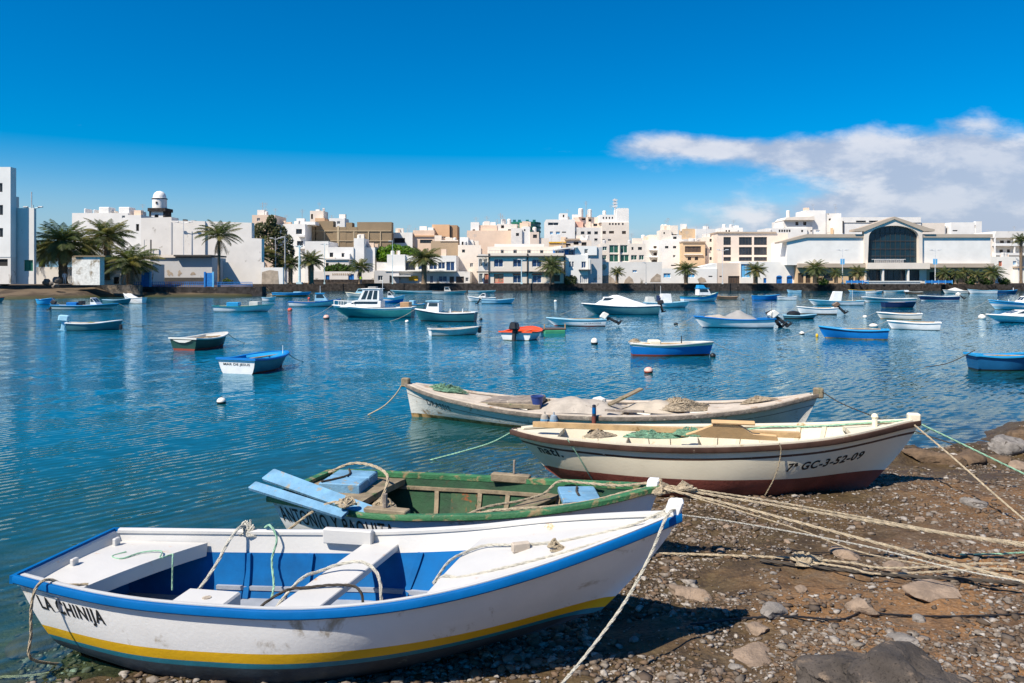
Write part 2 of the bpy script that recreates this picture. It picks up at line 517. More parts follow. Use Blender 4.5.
def water_material():
    m = bpy.data.materials.new('lagoon_water')
    m.use_nodes = True
    t = m.node_tree; t.nodes.clear(); g = NG(t)
    geo = g.n('ShaderNodeNewGeometry')
    pos = geo.outputs['Position']
    # ripples: wind waves whose crests run a little off the x axis
    rr = g.mapping(pos, rot=(0, 0, math.radians(-48)))      # x runs along the crests, y across them
    r1 = g.mapping(rr, scale=(1.5, 4.2, 1))
    r2 = g.mapping(g.mapping(pos, rot=(0, 0, math.radians(-15))), scale=(3.6, 9.5, 1))
    wv = g.n('ShaderNodeTexWave', wave_type='BANDS', bands_direction='Y', wave_profile='SIN'); g.link(rr, wv.inputs['Vector'])
    wv.inputs['Scale'].default_value = 1.75; wv.inputs['Distortion'].default_value = 5.0; wv.inputs['Detail'].default_value = 2.5; wv.inputs['Detail Scale'].default_value = 0.6; wv.inputs['Detail Roughness'].default_value = 0.5
    r3 = g.mapping(pos, scale=(0.06, 0.13, 1), rot=(0, 0, math.radians(10)))
    c = g.noise(r3, 1.0, 3, 0.5)
    sp_ = g.n('ShaderNodeSeparateXYZ'); g.link(pos, sp_.inputs[0])
    lee = g.math('SUBTRACT', 1.0, g.math('MULTIPLY', g.step(sp_.outputs[1], 95.0, 150.0), 0.8))
    amp = g.math('MULTIPLY', lee, g.math('ADD', 0.55, g.math('MULTIPLY', g.step(c, 0.35, 0.65), 0.75)))
    def slopes(vec, scale, det, ax, ay):
        nd = g.n('ShaderNodeTexNoise'); g.link(vec, nd.inputs['Vector']); nd.inputs['Scale'].default_value = scale
        nd.inputs['Detail'].default_value = det; nd.inputs['Roughness'].default_value = 0.55; nd.inputs['Distortion'].default_value = 0.35
        sub = g.n('ShaderNodeVectorMath', operation='SUBTRACT'); g.link(nd.outputs['Color'], sub.inputs[0]); sub.inputs[1].default_value = (0.5, 0.5, 0.5)
        mul = g.n('ShaderNodeVectorMath', operation='MULTIPLY'); g.link(sub.outputs[0], mul.inputs[0]); mul.inputs[1].default_value = (ax, ay, 0)
        return mul.outputs[0]
    add = g.n('ShaderNodeVectorMath', operation='ADD'); g.link(slopes(r1, 1.0, 2, 0.12, 0.14), add.inputs[0]); g.link(slopes(r2, 1.0, 2, 0.16, 0.28), add.inputs[1])
    wm = g.math('MULTIPLY', g.math('SUBTRACT', wv.outputs['Fac'], 0.5), g.math('MULTIPLY', g.step(g.noise(rr, 0.7, 2), 0.3, 0.65), 0.22))
    wvec = g.n('ShaderNodeVectorMath', operation='SCALE'); wvec.inputs[0].default_value = (-0.743, 0.669, 0); g.link(wm, wvec.inputs['Scale'])
    ad2 = g.n('ShaderNodeVectorMath', operation='ADD'); g.link(add.outputs[0], ad2.inputs[0]); g.link(wvec.outputs[0], ad2.inputs[1]); add = ad2
    sc_ = g.n('ShaderNodeVectorMath', operation='SCALE'); g.link(add.outputs[0], sc_.inputs[0]); g.link(amp, sc_.inputs['Scale'])
    up = g.n('ShaderNodeVectorMath', operation='ADD'); g.link(sc_.outputs[0], up.inputs[0]); up.inputs[1].default_value = (0, 0, 1)
    nn = g.n('ShaderNodeVectorMath', operation='NORMALIZE'); g.link(up.outputs[0], nn.inputs[0])
    nrm = nn.outputs[0]
    at = g.n('ShaderNodeAttribute', attribute_name='depth')
    dep = at.outputs['Fac']
    turb = g.math('SUBTRACT', 1.0, g.math('EXPONENT', g.math('MULTIPLY', dep, -2.0)))
    deepc = g.mix(g.step(dep, 0.1, 1.9), (0.009, 0.090, 0.092, 1), (0.001, 0.112, 0.19, 1))
    dif = g.n('ShaderNodeBsdfDiffuse'); g.link(deepc, dif.inputs[0])
    tr = g.n('ShaderNodeBsdfTransparent'); tr.inputs[0].default_value = (0.72, 0.9, 0.84, 1)
    body = g.n('ShaderNodeMixShader'); g.link(turb, body.inputs[0]); g.link(tr.outputs[0], body.inputs[1]); g.link(dif.outputs[0], body.inputs[2])
    gl = g.n('ShaderNodeBsdfGlossy'); gl.inputs['Roughness'].default_value = 0.04
    gl.inputs[0].default_value = (0.74, 0.91, 1.0, 1)
    g.link(nrm, gl.inputs['Normal'])
    fr = g.n('ShaderNodeFresnel'); fr.inputs[0].default_value = 1.333; g.link(nrm, fr.inputs['Normal'])
    mx = g.n('ShaderNodeMixShader')
    g.link(g.math('MULTIPLY', fr.outputs[0], 1.0), mx.inputs[0]); g.link(body.outputs[0], mx.inputs[1]); g.link(gl.outputs[0], mx.inputs[2])
    o = g.n('ShaderNodeOutputMaterial'); g.link(mx.outputs[0], o.inputs[0])
    return m


def build_land():
    xs = axis([(-3000, -300, 10), (-300, -70, 24), (-70, -14, 26), (-14, -4.2, 50), (-4.2, 7.6, 300), (7.6, 16, 60), (16, 70, 28), (70, 300, 20), (300, 3000, 10)])
    ys = axis([(-200, -6, 10), (-6, 3.4, 24), (3.4, 13.5, 260), (13.5, 22, 60), (22, 90, 24), (90, 120, 60), (120, 164, 22), (164, 172, 12), (172, 400, 10), (400, 4000, 10)])
    gr = sheet('ground', xs, ys, ground_z, ground_material())
    tag(gr, kind='structure')
    wx = axis([(-900, -70, 12), (-70, -14, 28), (-14, 16, 150), (16, 70, 28), (70, 900, 12)])
    wy = axis([(-60, 2, 10), (2, 16, 90), (16, 100, 42), (100, 166.4, 40)])
    w = sheet('water', wx, wy, lambda X, Y: X * 0, water_material())
    n = len(w.data.vertices)
    co = np.empty(n * 3, np.float32); w.data.vertices.foreach_get('co', co); co = co.reshape(-1, 3)
    dep = np.maximum(-ground_z(co[:, 0], co[:, 1]), 0.0).astype(np.float32)
    at = w.data.attributes.new('depth', 'FLOAT', 'POINT'); at.data.foreach_set('value', dep)
    tag(w, kind='structure')


build_land()


def gz(x, y): return float(ground_z(np.array([x]), np.array([y]))[0])

# ------------------------------------------------------------------ the town
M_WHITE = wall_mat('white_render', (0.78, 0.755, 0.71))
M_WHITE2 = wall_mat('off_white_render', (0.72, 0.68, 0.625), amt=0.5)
M_CREAM = wall_mat('cream_render', (0.74, 0.655, 0.56))
M_PEACH = wall_mat('peach_render', (0.72, 0.55, 0.42))
M_ORANGE = wall_mat('orange_render', (0.66, 0.42, 0.25))
M_BEIGE = wall_mat('beige_render', (0.70, 0.58, 0.48))
M_TAN = wall_mat('bare_block_wall', (0.27, 0.20, 0.125), stain='#5a4630', amt=0.5)
M_TANLINE = wall_mat('concrete_frame', (0.45, 0.36, 0.24))
M_OCHRE = wall_mat('ochre_render', (0.66, 0.47, 0.29))
M_GREY = wall_mat('grey_render', (0.52, 0.51, 0.50), amt=0.5)
M_YELLOW = paint('yellow_paint', (0.75, 0.42, 0.03), rough=0.6)
M_TILE = wall_mat('roof_tile', (0.42, 0.33, 0.25))
M_EAVE = wall_mat('eave_stone', (0.45, 0.37, 0.29))
M_DARKSTONE = paint('lava_stone', (0.055, 0.048, 0.045), rough=0.95, var=0.5, scale=1.6, stain='#6e625a', stain_amt=0.35, stain_scale=2.2, bump=1.0, bump_scale=2.5, spec=0.1)
M_PATCH = paint('bare_plaster', (0.42, 0.34, 0.26), rough=0.95, var=0.3, scale=1.0)
M_GLASS = glass('window_glass', (0.025, 0.03, 0.038))
M_GLASSB = glass('blue_window_glass', (0.02, 0.05, 0.13))
M_GLASSG = glass('green_window_glass', (0.02, 0.09, 0.06))
M_GLASST = glass('teal_tower_glass', (0.01, 0.16, 0.15))
M_BROWN = paint('brown_shutter', (0.10, 0.065, 0.045), var=0.3)
M_BLUE = paint('blue_paint', (0.015, 0.17, 0.50), rough=0.5, var=0.25)
M_SKYBLUE = paint('sky_blue_paint', (0.13, 0.42, 0.70), rough=0.5)
M_GREEN = paint('green_paint', (0.02, 0.16, 0.10), rough=0.6)
M_RED = paint('red_paint', (0.55, 0.06, 0.03), rough=0.6)
M_FRAME = paint('white_frame', (0.75, 0.75, 0.72), rough=0.6, bump=0)
M_FRAMED = paint('dark_frame', (0.06, 0.055, 0.05), rough=0.6, bump=0)
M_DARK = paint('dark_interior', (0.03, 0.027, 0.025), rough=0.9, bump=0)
M_STEEL = paint('pale_blue_steel', (0.50, 0.66, 0.70), rough=0.5, bump=0)
M_STEELG = paint('grey_steel', (0.38, 0.38, 0.38), rough=0.5, bump=0)
M_LAMP = paint('lamp_head_grey', (0.6, 0.6, 0.6), rough=0.4, bump=0)

KIND = {  # window kinds: (part name, glass material, frame material, mullions)
    'g': ('window', M_GLASS, M_FRAME, 1), 'd': ('window', M_GLASS, M_FRAMED, 1), 'w': ('window', M_GLASS, M_FRAMED, 3), 'b': ('window', M_GLASSB, M_FRAME, 1),
    'n': ('window', M_GLASSG, M_FRAME, 1), 'B': ('door', M_BLUE, M_BLUE, 1), 'S': ('vent', M_SKYBLUE, M_FRAME, 1), 'D': ('door', M_BROWN, M_FRAMED, 1), 'r': ('shutter', M_BROWN, M_FRAMED, 3),
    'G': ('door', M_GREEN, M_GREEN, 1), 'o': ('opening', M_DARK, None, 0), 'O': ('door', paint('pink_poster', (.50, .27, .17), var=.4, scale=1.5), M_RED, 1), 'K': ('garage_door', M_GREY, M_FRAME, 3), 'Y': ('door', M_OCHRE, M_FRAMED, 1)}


class Building:
    def __init__(s, name, label, cat, px0, px1, D, base_py=284, group=None):
        s.D = D
        s.cx = WX((px0 + px1) / 2, D); s.zb = WZ(base_py, D)
        s.root = empty(name, (s.cx, D, s.zb), 0, label, cat, group)
    def x(s, px): return WX(px, s.D) - s.cx
    def z(s, py): return WZ(py, s.D) - s.zb
    def wall(s, px0, px1, pyt, pyb, mat, wins=(), dy=0.0, depth=11.0, parapet=0.0, name='wall', rec=0.22, cap=None):
        x0, x1, z0, z1 = s.x(px0), s.x(px1), s.z(pyb), s.z(pyt)
        mb = MB()
        holes = [(max(s.x(w[0]), x0 + .02), min(s.x(w[1]), x1 - .02), max(s.z(w[3]), z0 + .02), min(s.z(w[2]), z1 - .02)) for w in wins]
        cxs = sorted({x0, x1, *[h[0] for h in holes], *[h[1] for h in holes]})
        czs = sorted({z0, z1, *[h[2] for h in holes], *[h[3] for h in holes]})
        for i in range(len(cxs) - 1):
            for j in range(len(czs) - 1):
                mx, mz = (cxs[i] + cxs[i + 1]) / 2, (czs[j] + czs[j + 1]) / 2
                if any(h[0] < mx < h[1] and h[2] < mz < h[3] for h in holes): continue
                mb.add([(cxs[i], dy, czs[j]), (cxs[i + 1], dy, czs[j]), (cxs[i + 1], dy, czs[j + 1]), (cxs[i], dy, czs[j + 1])], [(0, 1, 2, 3)])
        for h in holes:
            a, b, c, d = h
            r = dy + rec
            mb.add([(a, dy, c), (b, dy, c), (b, dy, d), (a, dy, d), (a, r, c), (b, r, c), (b, r, d), (a, r, d)],
                   [(0, 4, 5, 1), (1, 5, 6, 2), (2, 6, 7, 3), (3, 7, 4, 0)])
        e = dy + depth
        mb.add([(x0, dy, z0), (x1, dy, z0), (x1, dy, z1), (x0, dy, z1), (x0, e, z0), (x1, e, z0), (x1, e, z1), (x0, e, z1)],
               [(1, 5, 6, 2), (5, 4, 7, 6), (4, 0, 3, 7)])
        if parapet > 0:
            p = .2
            mb.add([(x0, dy, z1), (x1, dy, z1), (x1, e, z1), (x0, e, z1), (x0 + p, dy + p, z1), (x1 - p, dy + p, z1), (x1 - p, e - p, z1), (x0 + p, e - p, z1),
                    (x0 + p, dy + p, z1 - parapet), (x1 - p, dy + p, z1 - parapet), (x1 - p, e - p, z1 - parapet), (x0 + p, e - p, z1 - parapet)],
                   [(0, 1, 5, 4), (1, 2, 6, 5), (2, 3, 7, 6), (3, 0, 4, 7), (4, 5, 9, 8), (5, 6, 10, 9), (6, 7, 11, 10), (7, 4, 8, 11), (8, 9, 10, 11)])
        else:
            mb.add([(x0, dy, z1), (x1, dy, z1), (x1, e, z1), (x0, e, z1)], [(0, 1, 2, 3)])
        mb.build(name, mat, s.root)
        if cap is not None:
            q = MB(); q.box(x0 - .15, x1 + .15, dy - .18, dy + .3, z1 + .003, z1 + .28); q.build('cornice', cap, s.root)
        for h, w in zip(holes, wins):
            nm, gm, fm, mull = KIND[w[4]]
            a, b, c, d = h
            q = MB()
            y = dy + rec
            q.add([(a, y - .02, c), (b, y - .02, c), (b, y - .02, d), (a, y - .02, d)], [(0, 1, 2, 3)], 0)
            mats = [gm]
            if fm is not None:
                mats.append(fm)
                fw = min(.09, (b - a) * .12)
                for (p0, p1, r0, r1) in ((a, a + fw, c, d), (b - fw, b, c, d), (a + fw, b - fw, c, c + fw), (a + fw, b - fw, d - fw, d)):
                    q.box(p0, p1, y - .09, y - .025, r0, r1, 1)
                for k in range(mull):
                    xm = a + (b - a) * (k + 1) / (mull + 1)
                    q.box(xm - fw * .4, xm + fw * .4, y - .08, y - .026, c + fw, d - fw, 1)
            q.build(nm, mats, s.root)
    def box(s, px0, px1, pyt, pyb, mat, name, dy=0.0, depth=1.0, bev=0):
        mb = MB(); mb.box(s.x(px0), s.x(px1), dy, dy + depth, s.z(pyb), s.z(pyt), 0, bev)
        return mb.build(name, mat, s.root)
    def poly(s, pts, mat, name, dy=0.0, depth=1.0):
        mb = MB(); P = [(s.x(a), s.z(b)) for a, b in pts]
        ar = sum(P[i][0] * P[(i + 1) % len(P)][1] - P[(i + 1) % len(P)][0] * P[i][1] for i in range(len(P)))
        if ar < 0: P.reverse()
        mb.xz_prism(P, dy, dy + depth)
        return mb.build(name, mat, s.root)
    def mast(s, px, pyt, pyb, r=0.06, dy=3.0, mat=None, arms=True):
        mb = MB(); x = s.x(px)
        mb.tube([(x, dy, s.z(pyb)), (x, dy, s.z(pyt))], r, n=5)
        if arms:
            zt = s.z(pyt)
            for k in range(3): mb.box(x - .7 + k * .1, x + .7 - k * .1, dy - .03, dy + .03, zt - .3 - .35 * k, zt - .25 - .35 * k)
        mb.build('roof_antenna', mat or M_STEELG, s.root)
    def tank(s, px, pyb, r=0.6, h=1.2, dy=4.0, mat=None):
        mb = MB(); z = s.z(pyb)
        mb.lathe([(r, z), (r, z + h), (r * .7, z + h + .2), (0, z + h + .25)], s.x(px), dy, 12)
        mb.build('water_tank', mat or M_WHITE2, s.root)
    def dish(s, px, py, dy=-.3):
        mb = MB(); mb.ball((s.x(px), dy, s.z(py)), .4, 8, sc=(1, .3, 1)); mb.tube([(s.x(px), dy, s.z(py)), (s.x(px), dy + .4, s.z(py) - .5)], .04, n=4)
        mb.build('satellite_dish', M_LAMP, s.root)


def row(xs, w, y0, y1, k): return [(a, a + w, y0, y1, k) for a in xs]


# --- left edge
b = Building('apartment_block', 'tall white flat roofed block cut by the edge beside the stony slip', 'building', -40, 10.5, 104)
b.wall(-40, 10.5, 167, 257, M_WHITE, [(-3, 2.5, 183, 192, 'd'), (-3, 3, 205, 215, 'd'), (-3, 3, 228, 237, 'd'), (-20, -12, 183, 192, 'd'), (-20, -12, 205, 215, 'd'), (-20, -12, 228, 237, 'd')], depth=1.2, parapet=.4)
b.wall(-40, 10.5, 257, 284, M_WHITE2, [(-12, 7.5, 259, 266, 'o')], depth=1.1, dy=.05)
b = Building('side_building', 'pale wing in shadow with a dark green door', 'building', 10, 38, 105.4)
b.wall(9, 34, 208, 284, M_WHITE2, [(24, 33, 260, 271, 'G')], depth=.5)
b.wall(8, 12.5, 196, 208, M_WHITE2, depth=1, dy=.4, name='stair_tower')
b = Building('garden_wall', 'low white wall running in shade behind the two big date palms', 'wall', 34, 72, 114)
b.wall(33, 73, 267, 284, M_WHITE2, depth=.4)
b = Building('terraced_house', 'white house with small roof turrets rising behind the date palms', 'house', 72, 140, 150)
b.wall(72, 128, 213, 284, M_WHITE, [(122, 125, 215.5, 218, 'g')], depth=12, parapet=.4)
b.wall(128, 141, 215, 284, M_WHITE, [(136, 139, 224, 231, 'o')], depth=12)
for (a0, a1, t) in ((81, 83, 208), (90.5, 92, 209), (96, 106.5, 206.5), (116, 127, 206.5)): b.box(a0, a1, t, 213.1, M_WHITE, 'roof_turret', dy=1.0, depth=2.5, bev=.1)
b = Building('church_tower', 'white domed bell tower with a dark stone gallery above the long blank wall', 'tower', 149, 166, 172, base_py=240)
mb = MB(); r = (b.x(163.5) - b.x(149.7)) / 2; xc = (b.x(163.5) + b.x(149.7)) / 2
mb.lathe([(r, b.z(208.2)), (r, b.z(198.6)), (r * 1.08, b.z(198.5)), (r * 1.08, b.z(197.7)), (r * .93, b.z(197.6)), (r * .9, b.z(195.5)), (r * .74, b.z(192.8)), (r * .45, b.z(191)), (0, b.z(190.2))], xc, r, 20)
mb.build('dome', M_WHITE, b.root, smooth=True)
b.box(155.8, 157.4, 201.6, 203.8, M_DARK, 'window', dy=-.12, depth=.3)
mb = MB(); mb.lathe([(r * 1.02, b.z(198.7)), (r * 1.1, b.z(198.5)), (r * 1.1, b.z(198.0)), (r * 1.02, b.z(197.9))], xc, r, 20); mb.build('dark_ring', M_DARKSTONE, b.root)
b.box(148.6, 166.2, 208.1, 211.4, M_DARKSTONE, 'gallery', dy=-.5, depth=2 * r + 1)
b.wall(149.7, 164.8, 211.4, 240, M_WHITE, [(154.5, 158.5, 214.5, 219, 'o')], depth=3)
for a0, a1 in ((149.2, 151), (163.2, 165.2)): b.box(a0, a1, 211.5, 240, M_DARKSTONE, 'corner_stone', dy=-.06, depth=3.2)
b = Building('long_building', 'huge blank weathered white wall, the longest one behind the railing', 'building', 141, 268, 140)
b.poly([(141, 218), (171.5, 217), (171.5, 220.5), (205, 221.2), (205, 284), (141, 284)], M_WHITE2, 'wall', depth=3)
b.poly([(205, 221.2), (251, 222.6), (251, 238), (261, 238.6), (261, 284), (205, 284)], M_WHITE2, 'wall', dy=.35, depth=1.5)
b.box(171, 172, 222, 254, M_GREY, 'downpipe', dy=-.1, depth=.12)
b.box(178, 181, 218.5, 221, M_DARK, 'roof_unit', dy=2, depth=1)
b.box(186, 190, 219.5, 221.2, M_STEELG, 'roof_unit', dy=2, depth=1)
b.mast(147, 240, 262, dy=-1, arms=False); b.mast(153.5, 240, 262, .12, dy=-1, arms=False, mat=M_FRAMED)
b = Building('ruined_shed', 'low grey shed with faded painted figures behind the blue railing', 'shed', 150, 212, 124)
b.wall(150, 212, 257.5, 284, M_GREY, depth=6)
b.box(148.5, 176, 254.8, 257.6, M_CREAM, 'roof', dy=-.3, depth=6)
b.box(176, 212.5, 255, 256.6, M_FRAMED, 'roof', dy=-.9, depth=7)
b.box(150, 211, 277.6, 284, M_FRAMED, 'plinth', dy=-.12, depth=.12)
for i, (px, w, h) in enumerate(((157, 5, 5), (166, 6, 7), (177, 5, 6.5), (190, 6, 6), (171, 2.5, 4))):
    mb = MB(); X = b.x(px); Z = b.z(276.5)
    W_ = w / FPX * b.D; H_ = h / FPX * b.D
    pts = [(X + W_ * (.5 + .5 * math.cos(a) * (.75 + .35 * math.sin(3 * a + i))), Z + H_ * (.5 + .5 * math.sin(a) * (.75 + .3 * math.cos(2 * a + i * 2)))) for a in np.linspace(0, 6.28, 15)[:-1]]
    mb.xz_prism(pts, -.02, -.004); mb.build('painted_figure', M_PATCH, b.root)
b = Building('garden_wall', 'low white and tan wall left of the slanted lava quay, below the feathery tree', 'wall', 214, 283, 128)
b.wall(214, 262, 262, 284, M_WHITE2, depth=.5, dy=1)
b.wall(261, 283, 267.5, 284, M_WHITE, depth=.5)
b.poly([(262, 272), (270, 270), (278, 271), (279, 284), (261.5, 284)], M_PATCH, 'bare_patch', dy=-.03, depth=.029)
b = Building('hut', 'small square white hut with peeling plaster beside a date palm', 'hut', 72, 104, 106.5)
b.wall(72, 99.8, 256.5, 285, paint('peeling_plaster', (0.78, 0.76, 0.70), rough=.9, stain='#8a7a62', stain_amt=.55, stain_scale=.45, bump=.4, bump_scale=2.), depth=1.2)
b.box(75, 106, 255.6, 256.8, M_TAN, 'roof', dy=-.2, depth=1.5)
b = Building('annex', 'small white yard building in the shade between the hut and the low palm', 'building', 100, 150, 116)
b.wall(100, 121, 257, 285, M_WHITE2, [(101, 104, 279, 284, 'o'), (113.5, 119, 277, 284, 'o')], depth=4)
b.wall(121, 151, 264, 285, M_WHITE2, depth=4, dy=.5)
# --- behind the feathery tree
b = Building('house', 'pinkish house with a tall aerial behind the feathery tree', 'house', 250, 276, 180)
b.wall(252, 275, 215, 284, M_PEACH, [(257, 260, 218, 221, 'g')], depth=9, parapet=.4)
b.mast(258.5, 201, 215)
b = Building('apartment_block', 'white block with balconies beside the brown unfinished walls', 'building', 274, 306, 182)
b.wall(274, 305, 224, 284, M_WHITE, [(296, 302, 229, 234, 'd'), (297, 303, 241, 246, 'd'), (284, 287, 231, 235, 'g'), (284, 287, 243, 247, 'g')], depth=10, parapet=.4)
b.box(299, 306, 235, 237, M_WHITE, 'balcony', dy=-1.2, depth=1.2); b.box(299, 306, 247, 249, M_WHITE, 'balcony', dy=-1.2, depth=1.2)
b.wall(299, 313, 221, 224.1, M_WHITE, dy=2, depth=4, name='stair_tower')
b = Building('unfinished_block', 'long brown bare block wall with lighter concrete lines', 'building', 304, 392, 188, base_py=262)
for (a0, a1, t, dy) in ((304, 315, 226, 0), (315.9, 333, 221, .15), (333, 346, 227, 0.05), (346, 352, 222.5, .1), (352, 357, 227, .05), (357, 391.5, 222, .12)): b.wall(a0, a1, t, 262, M_TAN, dy=dy, depth=3)
for a in (324.5, 337.5, 354, 368.5, 380.5): b.box(a - .5, a + .5 + (1.2 if a == 337.5 else 0), 231 if a != 337.5 else 226, 246, M_TANLINE, 'concrete_column', dy=-.06, depth=.2)
b.box(304, 391, 230.6, 231.3, M_TANLINE, 'concrete_beam', dy=-.09, depth=.2); b.box(304, 391, 240.5, 241.2, M_TANLINE, 'concrete_beam', dy=-.09, depth=.2)
b = Building('rooftop_house', 'cream stair house with an orange base above the brown block wall', 'building', 308, 350, 200, base_py=240)
b.wall(310, 323.5, 210.8, 240, M_CREAM, [(311, 313, 214, 219, 'o')], depth=5)
b.wall(316.5, 326, 218.5, 240, M_ORANGE, dy=-1.5, depth=5)
b.wall(330, 345.6, 218.5, 240, M_WHITE, [(333, 336, 221.5, 224.5, 'd'), (338, 341, 221.5, 224.5, 'g')], dy=-1, depth=5)
b.mast(299, 208, 230); b.mast(329, 214, 222); b.mast(340, 215, 222)
b = Building('house', 'stepped white house with a roof stair stub below the brown block wall', 'house', 303, 374, 173)
b.wall(303.5, 327, 241, 284, M_WHITE, depth=10, dy=1.2)
b.wall(327, 353, 247, 284, M_WHITE, [(329, 332.5, 252.5, 257, 'd'), (341, 344.5, 253, 257, 'd')], depth=10, dy=.6, parapet=.3)
b.wall(353, 363.2, 238, 284, M_WHITE, depth=6, dy=.9)
b.wall(363.2, 373, 247, 284, M_WHITE, depth=9, dy=2.4)
b.box(326, 352, 258.8, 260, M_GREY, 'roof', dy=-1.5, depth=2); b.wall(327, 350, 260, 284, M_WHITE2, [(326.9, 330, 263, 267, 'd')], dy=-1.2, depth=2)
b = Building('yard_wall', 'long white yard wall with two blue doors', 'wall', 310, 375, 169)
b.wall(313, 374, 271.5, 284, M_WHITE2, [(325.5, 329.5, 275, 281.5, 'B'), (348.3, 354, 274, 283, 'B')], depth=.5)
for k in range(9): b.poly([(332 + k * 2.1, 273.5), (333.2 + k * 2.1, 273), (334 + k * 2.1, 275), (332.4 + k * 2.1, 275.5)], M_PATCH, 'inset_stone', dy=-.03, depth=.028)
b.box(310, 374, 279.5, 284, M_DARKSTONE, 'plinth', dy=-.06, depth=.056)
b = Building('house', 'low grey house with a square window at the end of the yard wall', 'house', 373, 400, 168)
b.wall(374.5, 399, 270.5, 284, M_GREY, [(378, 382.7, 275.6, 280.5, 'g'), (389.5, 392, 275.5, 283, 'd')], depth=8)
b.poly([(375, 262), (385, 262.5), (386, 270.6), (375, 270.6)], M_WHITE2, 'roof_wall', dy=2, depth=3)
b = Building('modern_house', 'white modern house with a row of dark upper windows behind a date palm', 'house', 387, 458, 169)
b.wall(387, 405, 254.5, 271, M_WHITE, depth=10)
b.wall(405, 456, 255.5, 271, M_WHITE, [(405.5, 415, 261, 270, 'w'), (418, 427, 262, 269.5, 'b'), (429, 437, 263, 269.5, 'b'), (438, 445, 262, 269, 'b'), (446, 454.5, 261.5, 271, 'b')], dy=.4, depth=10)
b.box(386, 456.5, 270.4, 271.4, M_WHITE, 'balcony_slab', dy=-1.2, depth=1.3)
b.wall(387, 470, 271.4, 284, M_WHITE2, [(395.5, 400.5, 277, 280.5, 'g'), (424.5, 427, 275, 283, 'b'), (430, 433, 275.5, 283, 'b'), (438.5, 447, 276, 281.5, 'b'), (449.5, 454, 276.5, 283, 'D'), (456, 464, 276.5, 283, 'D'), (465.5, 468.5, 277.5, 281.5, 'g')], depth=10)
b.box(393, 412, 275.5, 276.4, M_WHITE, 'awning', dy=-2.0, depth=2); b.box(409, 418, 275.8, 280.5, M_YELLOW, 'shop_front', dy=-.3, depth=.2)
# --- orange houses behind
b = Building('house', 'flat roofed house with pink parapet left of the orange tower', 'house', 391, 434, 192)
b.wall(391, 412.5, 232.5, 284, M_WHITE, [(394, 405, 238, 243, 'o')], depth=9, parapet=.3)
b.wall(412.5, 434, 230, 284, M_PEACH, [(419.5, 432, 239.5, 243, 'w')], dy=1, depth=9)
b.box(411, 436, 235, 236.4, M_ORANGE, 'cornice', dy=.7, depth=.3); b.wall(427, 432.5, 227, 230.1, M_WHITE, dy=2, depth=3, name='stair_tower')
for a in (396, 406, 414): b.mast(a, 227, 232)
b = Building('tower_house', 'tall orange house with a darker flank, between the green tree and the pale pink wall', 'house', 432, 459, 196)
b.wall(432, 449.5, 224.5, 284, M_ORANGE, [(439, 446, 236.5, 240.5, 'g')], depth=9)
b.wall(449.5, 457, 225, 284, wall_mat('orange_render_shaded', (0.42, 0.27, 0.16)), dy=.6, depth=9)  # flank's shade is painted in: the orange render evenly darkened
b.box(449.6, 451.3, 226, 240, M_FRAMED, 'downpipe', dy=.3, depth=.3)
b = Building('house', 'brown low house with one small window over the modern white house', 'house', 430, 460, 184)
b.wall(431, 458, 241, 284, wall_mat('pale_brown_render', (0.40, 0.30, 0.20)), [(442, 445, 249.5, 253, 'd')], depth=8)
b.box(440, 458, 240, 241.2, M_CREAM, 'cornice', dy=-.2, depth=1)
b = Building('house', 'narrow cream house with two dark windows beside the pale pink wall', 'house', 457, 482, 178)
b.wall(458, 481, 248, 284, M_CREAM, [(461, 466.5, 241, 245, 'o'), (462, 465, 249.5, 252.5, 'd'), (470, 473, 263, 267, 'g')], depth=8, parapet=.3)
b.wall(459.5, 468, 237, 248.1, M_WHITE, [(461.5, 466, 241.5, 245.5, 'o')], dy=.8, depth=6, name='stair_tower')
b = Building('apartment_block', 'broad pale pink blank wall crowded with roof aerials', 'building', 467, 540, 190)
b.wall(467, 512, 230.5, 284, M_PEACH, depth=12)
b.wall(470.5, 479, 222, 230.6, M_WHITE, [(472.5, 475, 229.2, 230.4, 'o')], dy=.5, depth=4, name='stair_tower')
b.wall(479, 497, 225, 230.6, M_PEACH, [(496.9, 499.5, 228, 229.7, 'd')], dy=.8, depth=4, name='roof_room')
b.wall(497, 512, 223.6, 230.6, M_WHITE2, [(501, 504, 225, 228, 'o'), (508, 511, 229, 230.3, 'd')], dy=1, depth=5, name='roof_room')
for a, t in ((475.5, 216), (486.5, 215), (500.5, 212), (502.5, 214), (497, 218)): b.mast(a, t, 225)
b.tank(503.5, 223.6); b.tank(509, 223.6, .5)
b = Building('glass_tower', 'dark teal glazed building with a curved front seen above the roofs', 'building', 508, 542, 232, base_py=250)
mb = MB(); cx = (b.x(509.5) + b.x(541)) / 2; R_ = (b.x(541) - b.x(509.5)) / 2
mb.lathe([(R_, b.z(250)), (R_, b.z(221.5)), (R_ * .9, b.z(221.4)), (0, b.z(221.2))], cx, R_, 20); mb.build('glass_drum', M_GLASST, b.root)
for k in range(3):
    mb = MB(); z = b.z(223.5 + k * 4.2); mb.lathe([(R_ + .05, z), (R_ + .15, z), (R_ + .15, z + .5), (R_ + .05, z + .5)], cx, R_, 20); mb.build('glass_band', M_GREEN, b.root)
for a in (513, 518, 526, 533): b.box(a, a + 3, 219, 221.3, M_GLASST, 'roof_unit', dy=R_ * .6, depth=2)
b = Building('rooftop_house', 'huddle of white roof rooms just below the teal glass tower', 'building', 510, 548, 186)
b.wall(511, 522, 229, 284, M_WHITE2, [(511.5, 513, 226, 228, 'o'), (516, 519, 233, 236, 'd')], depth=6)
b.wall(512, 517, 224, 229.1, M_CREAM, dy=.6, depth=4, name='stair_tower')
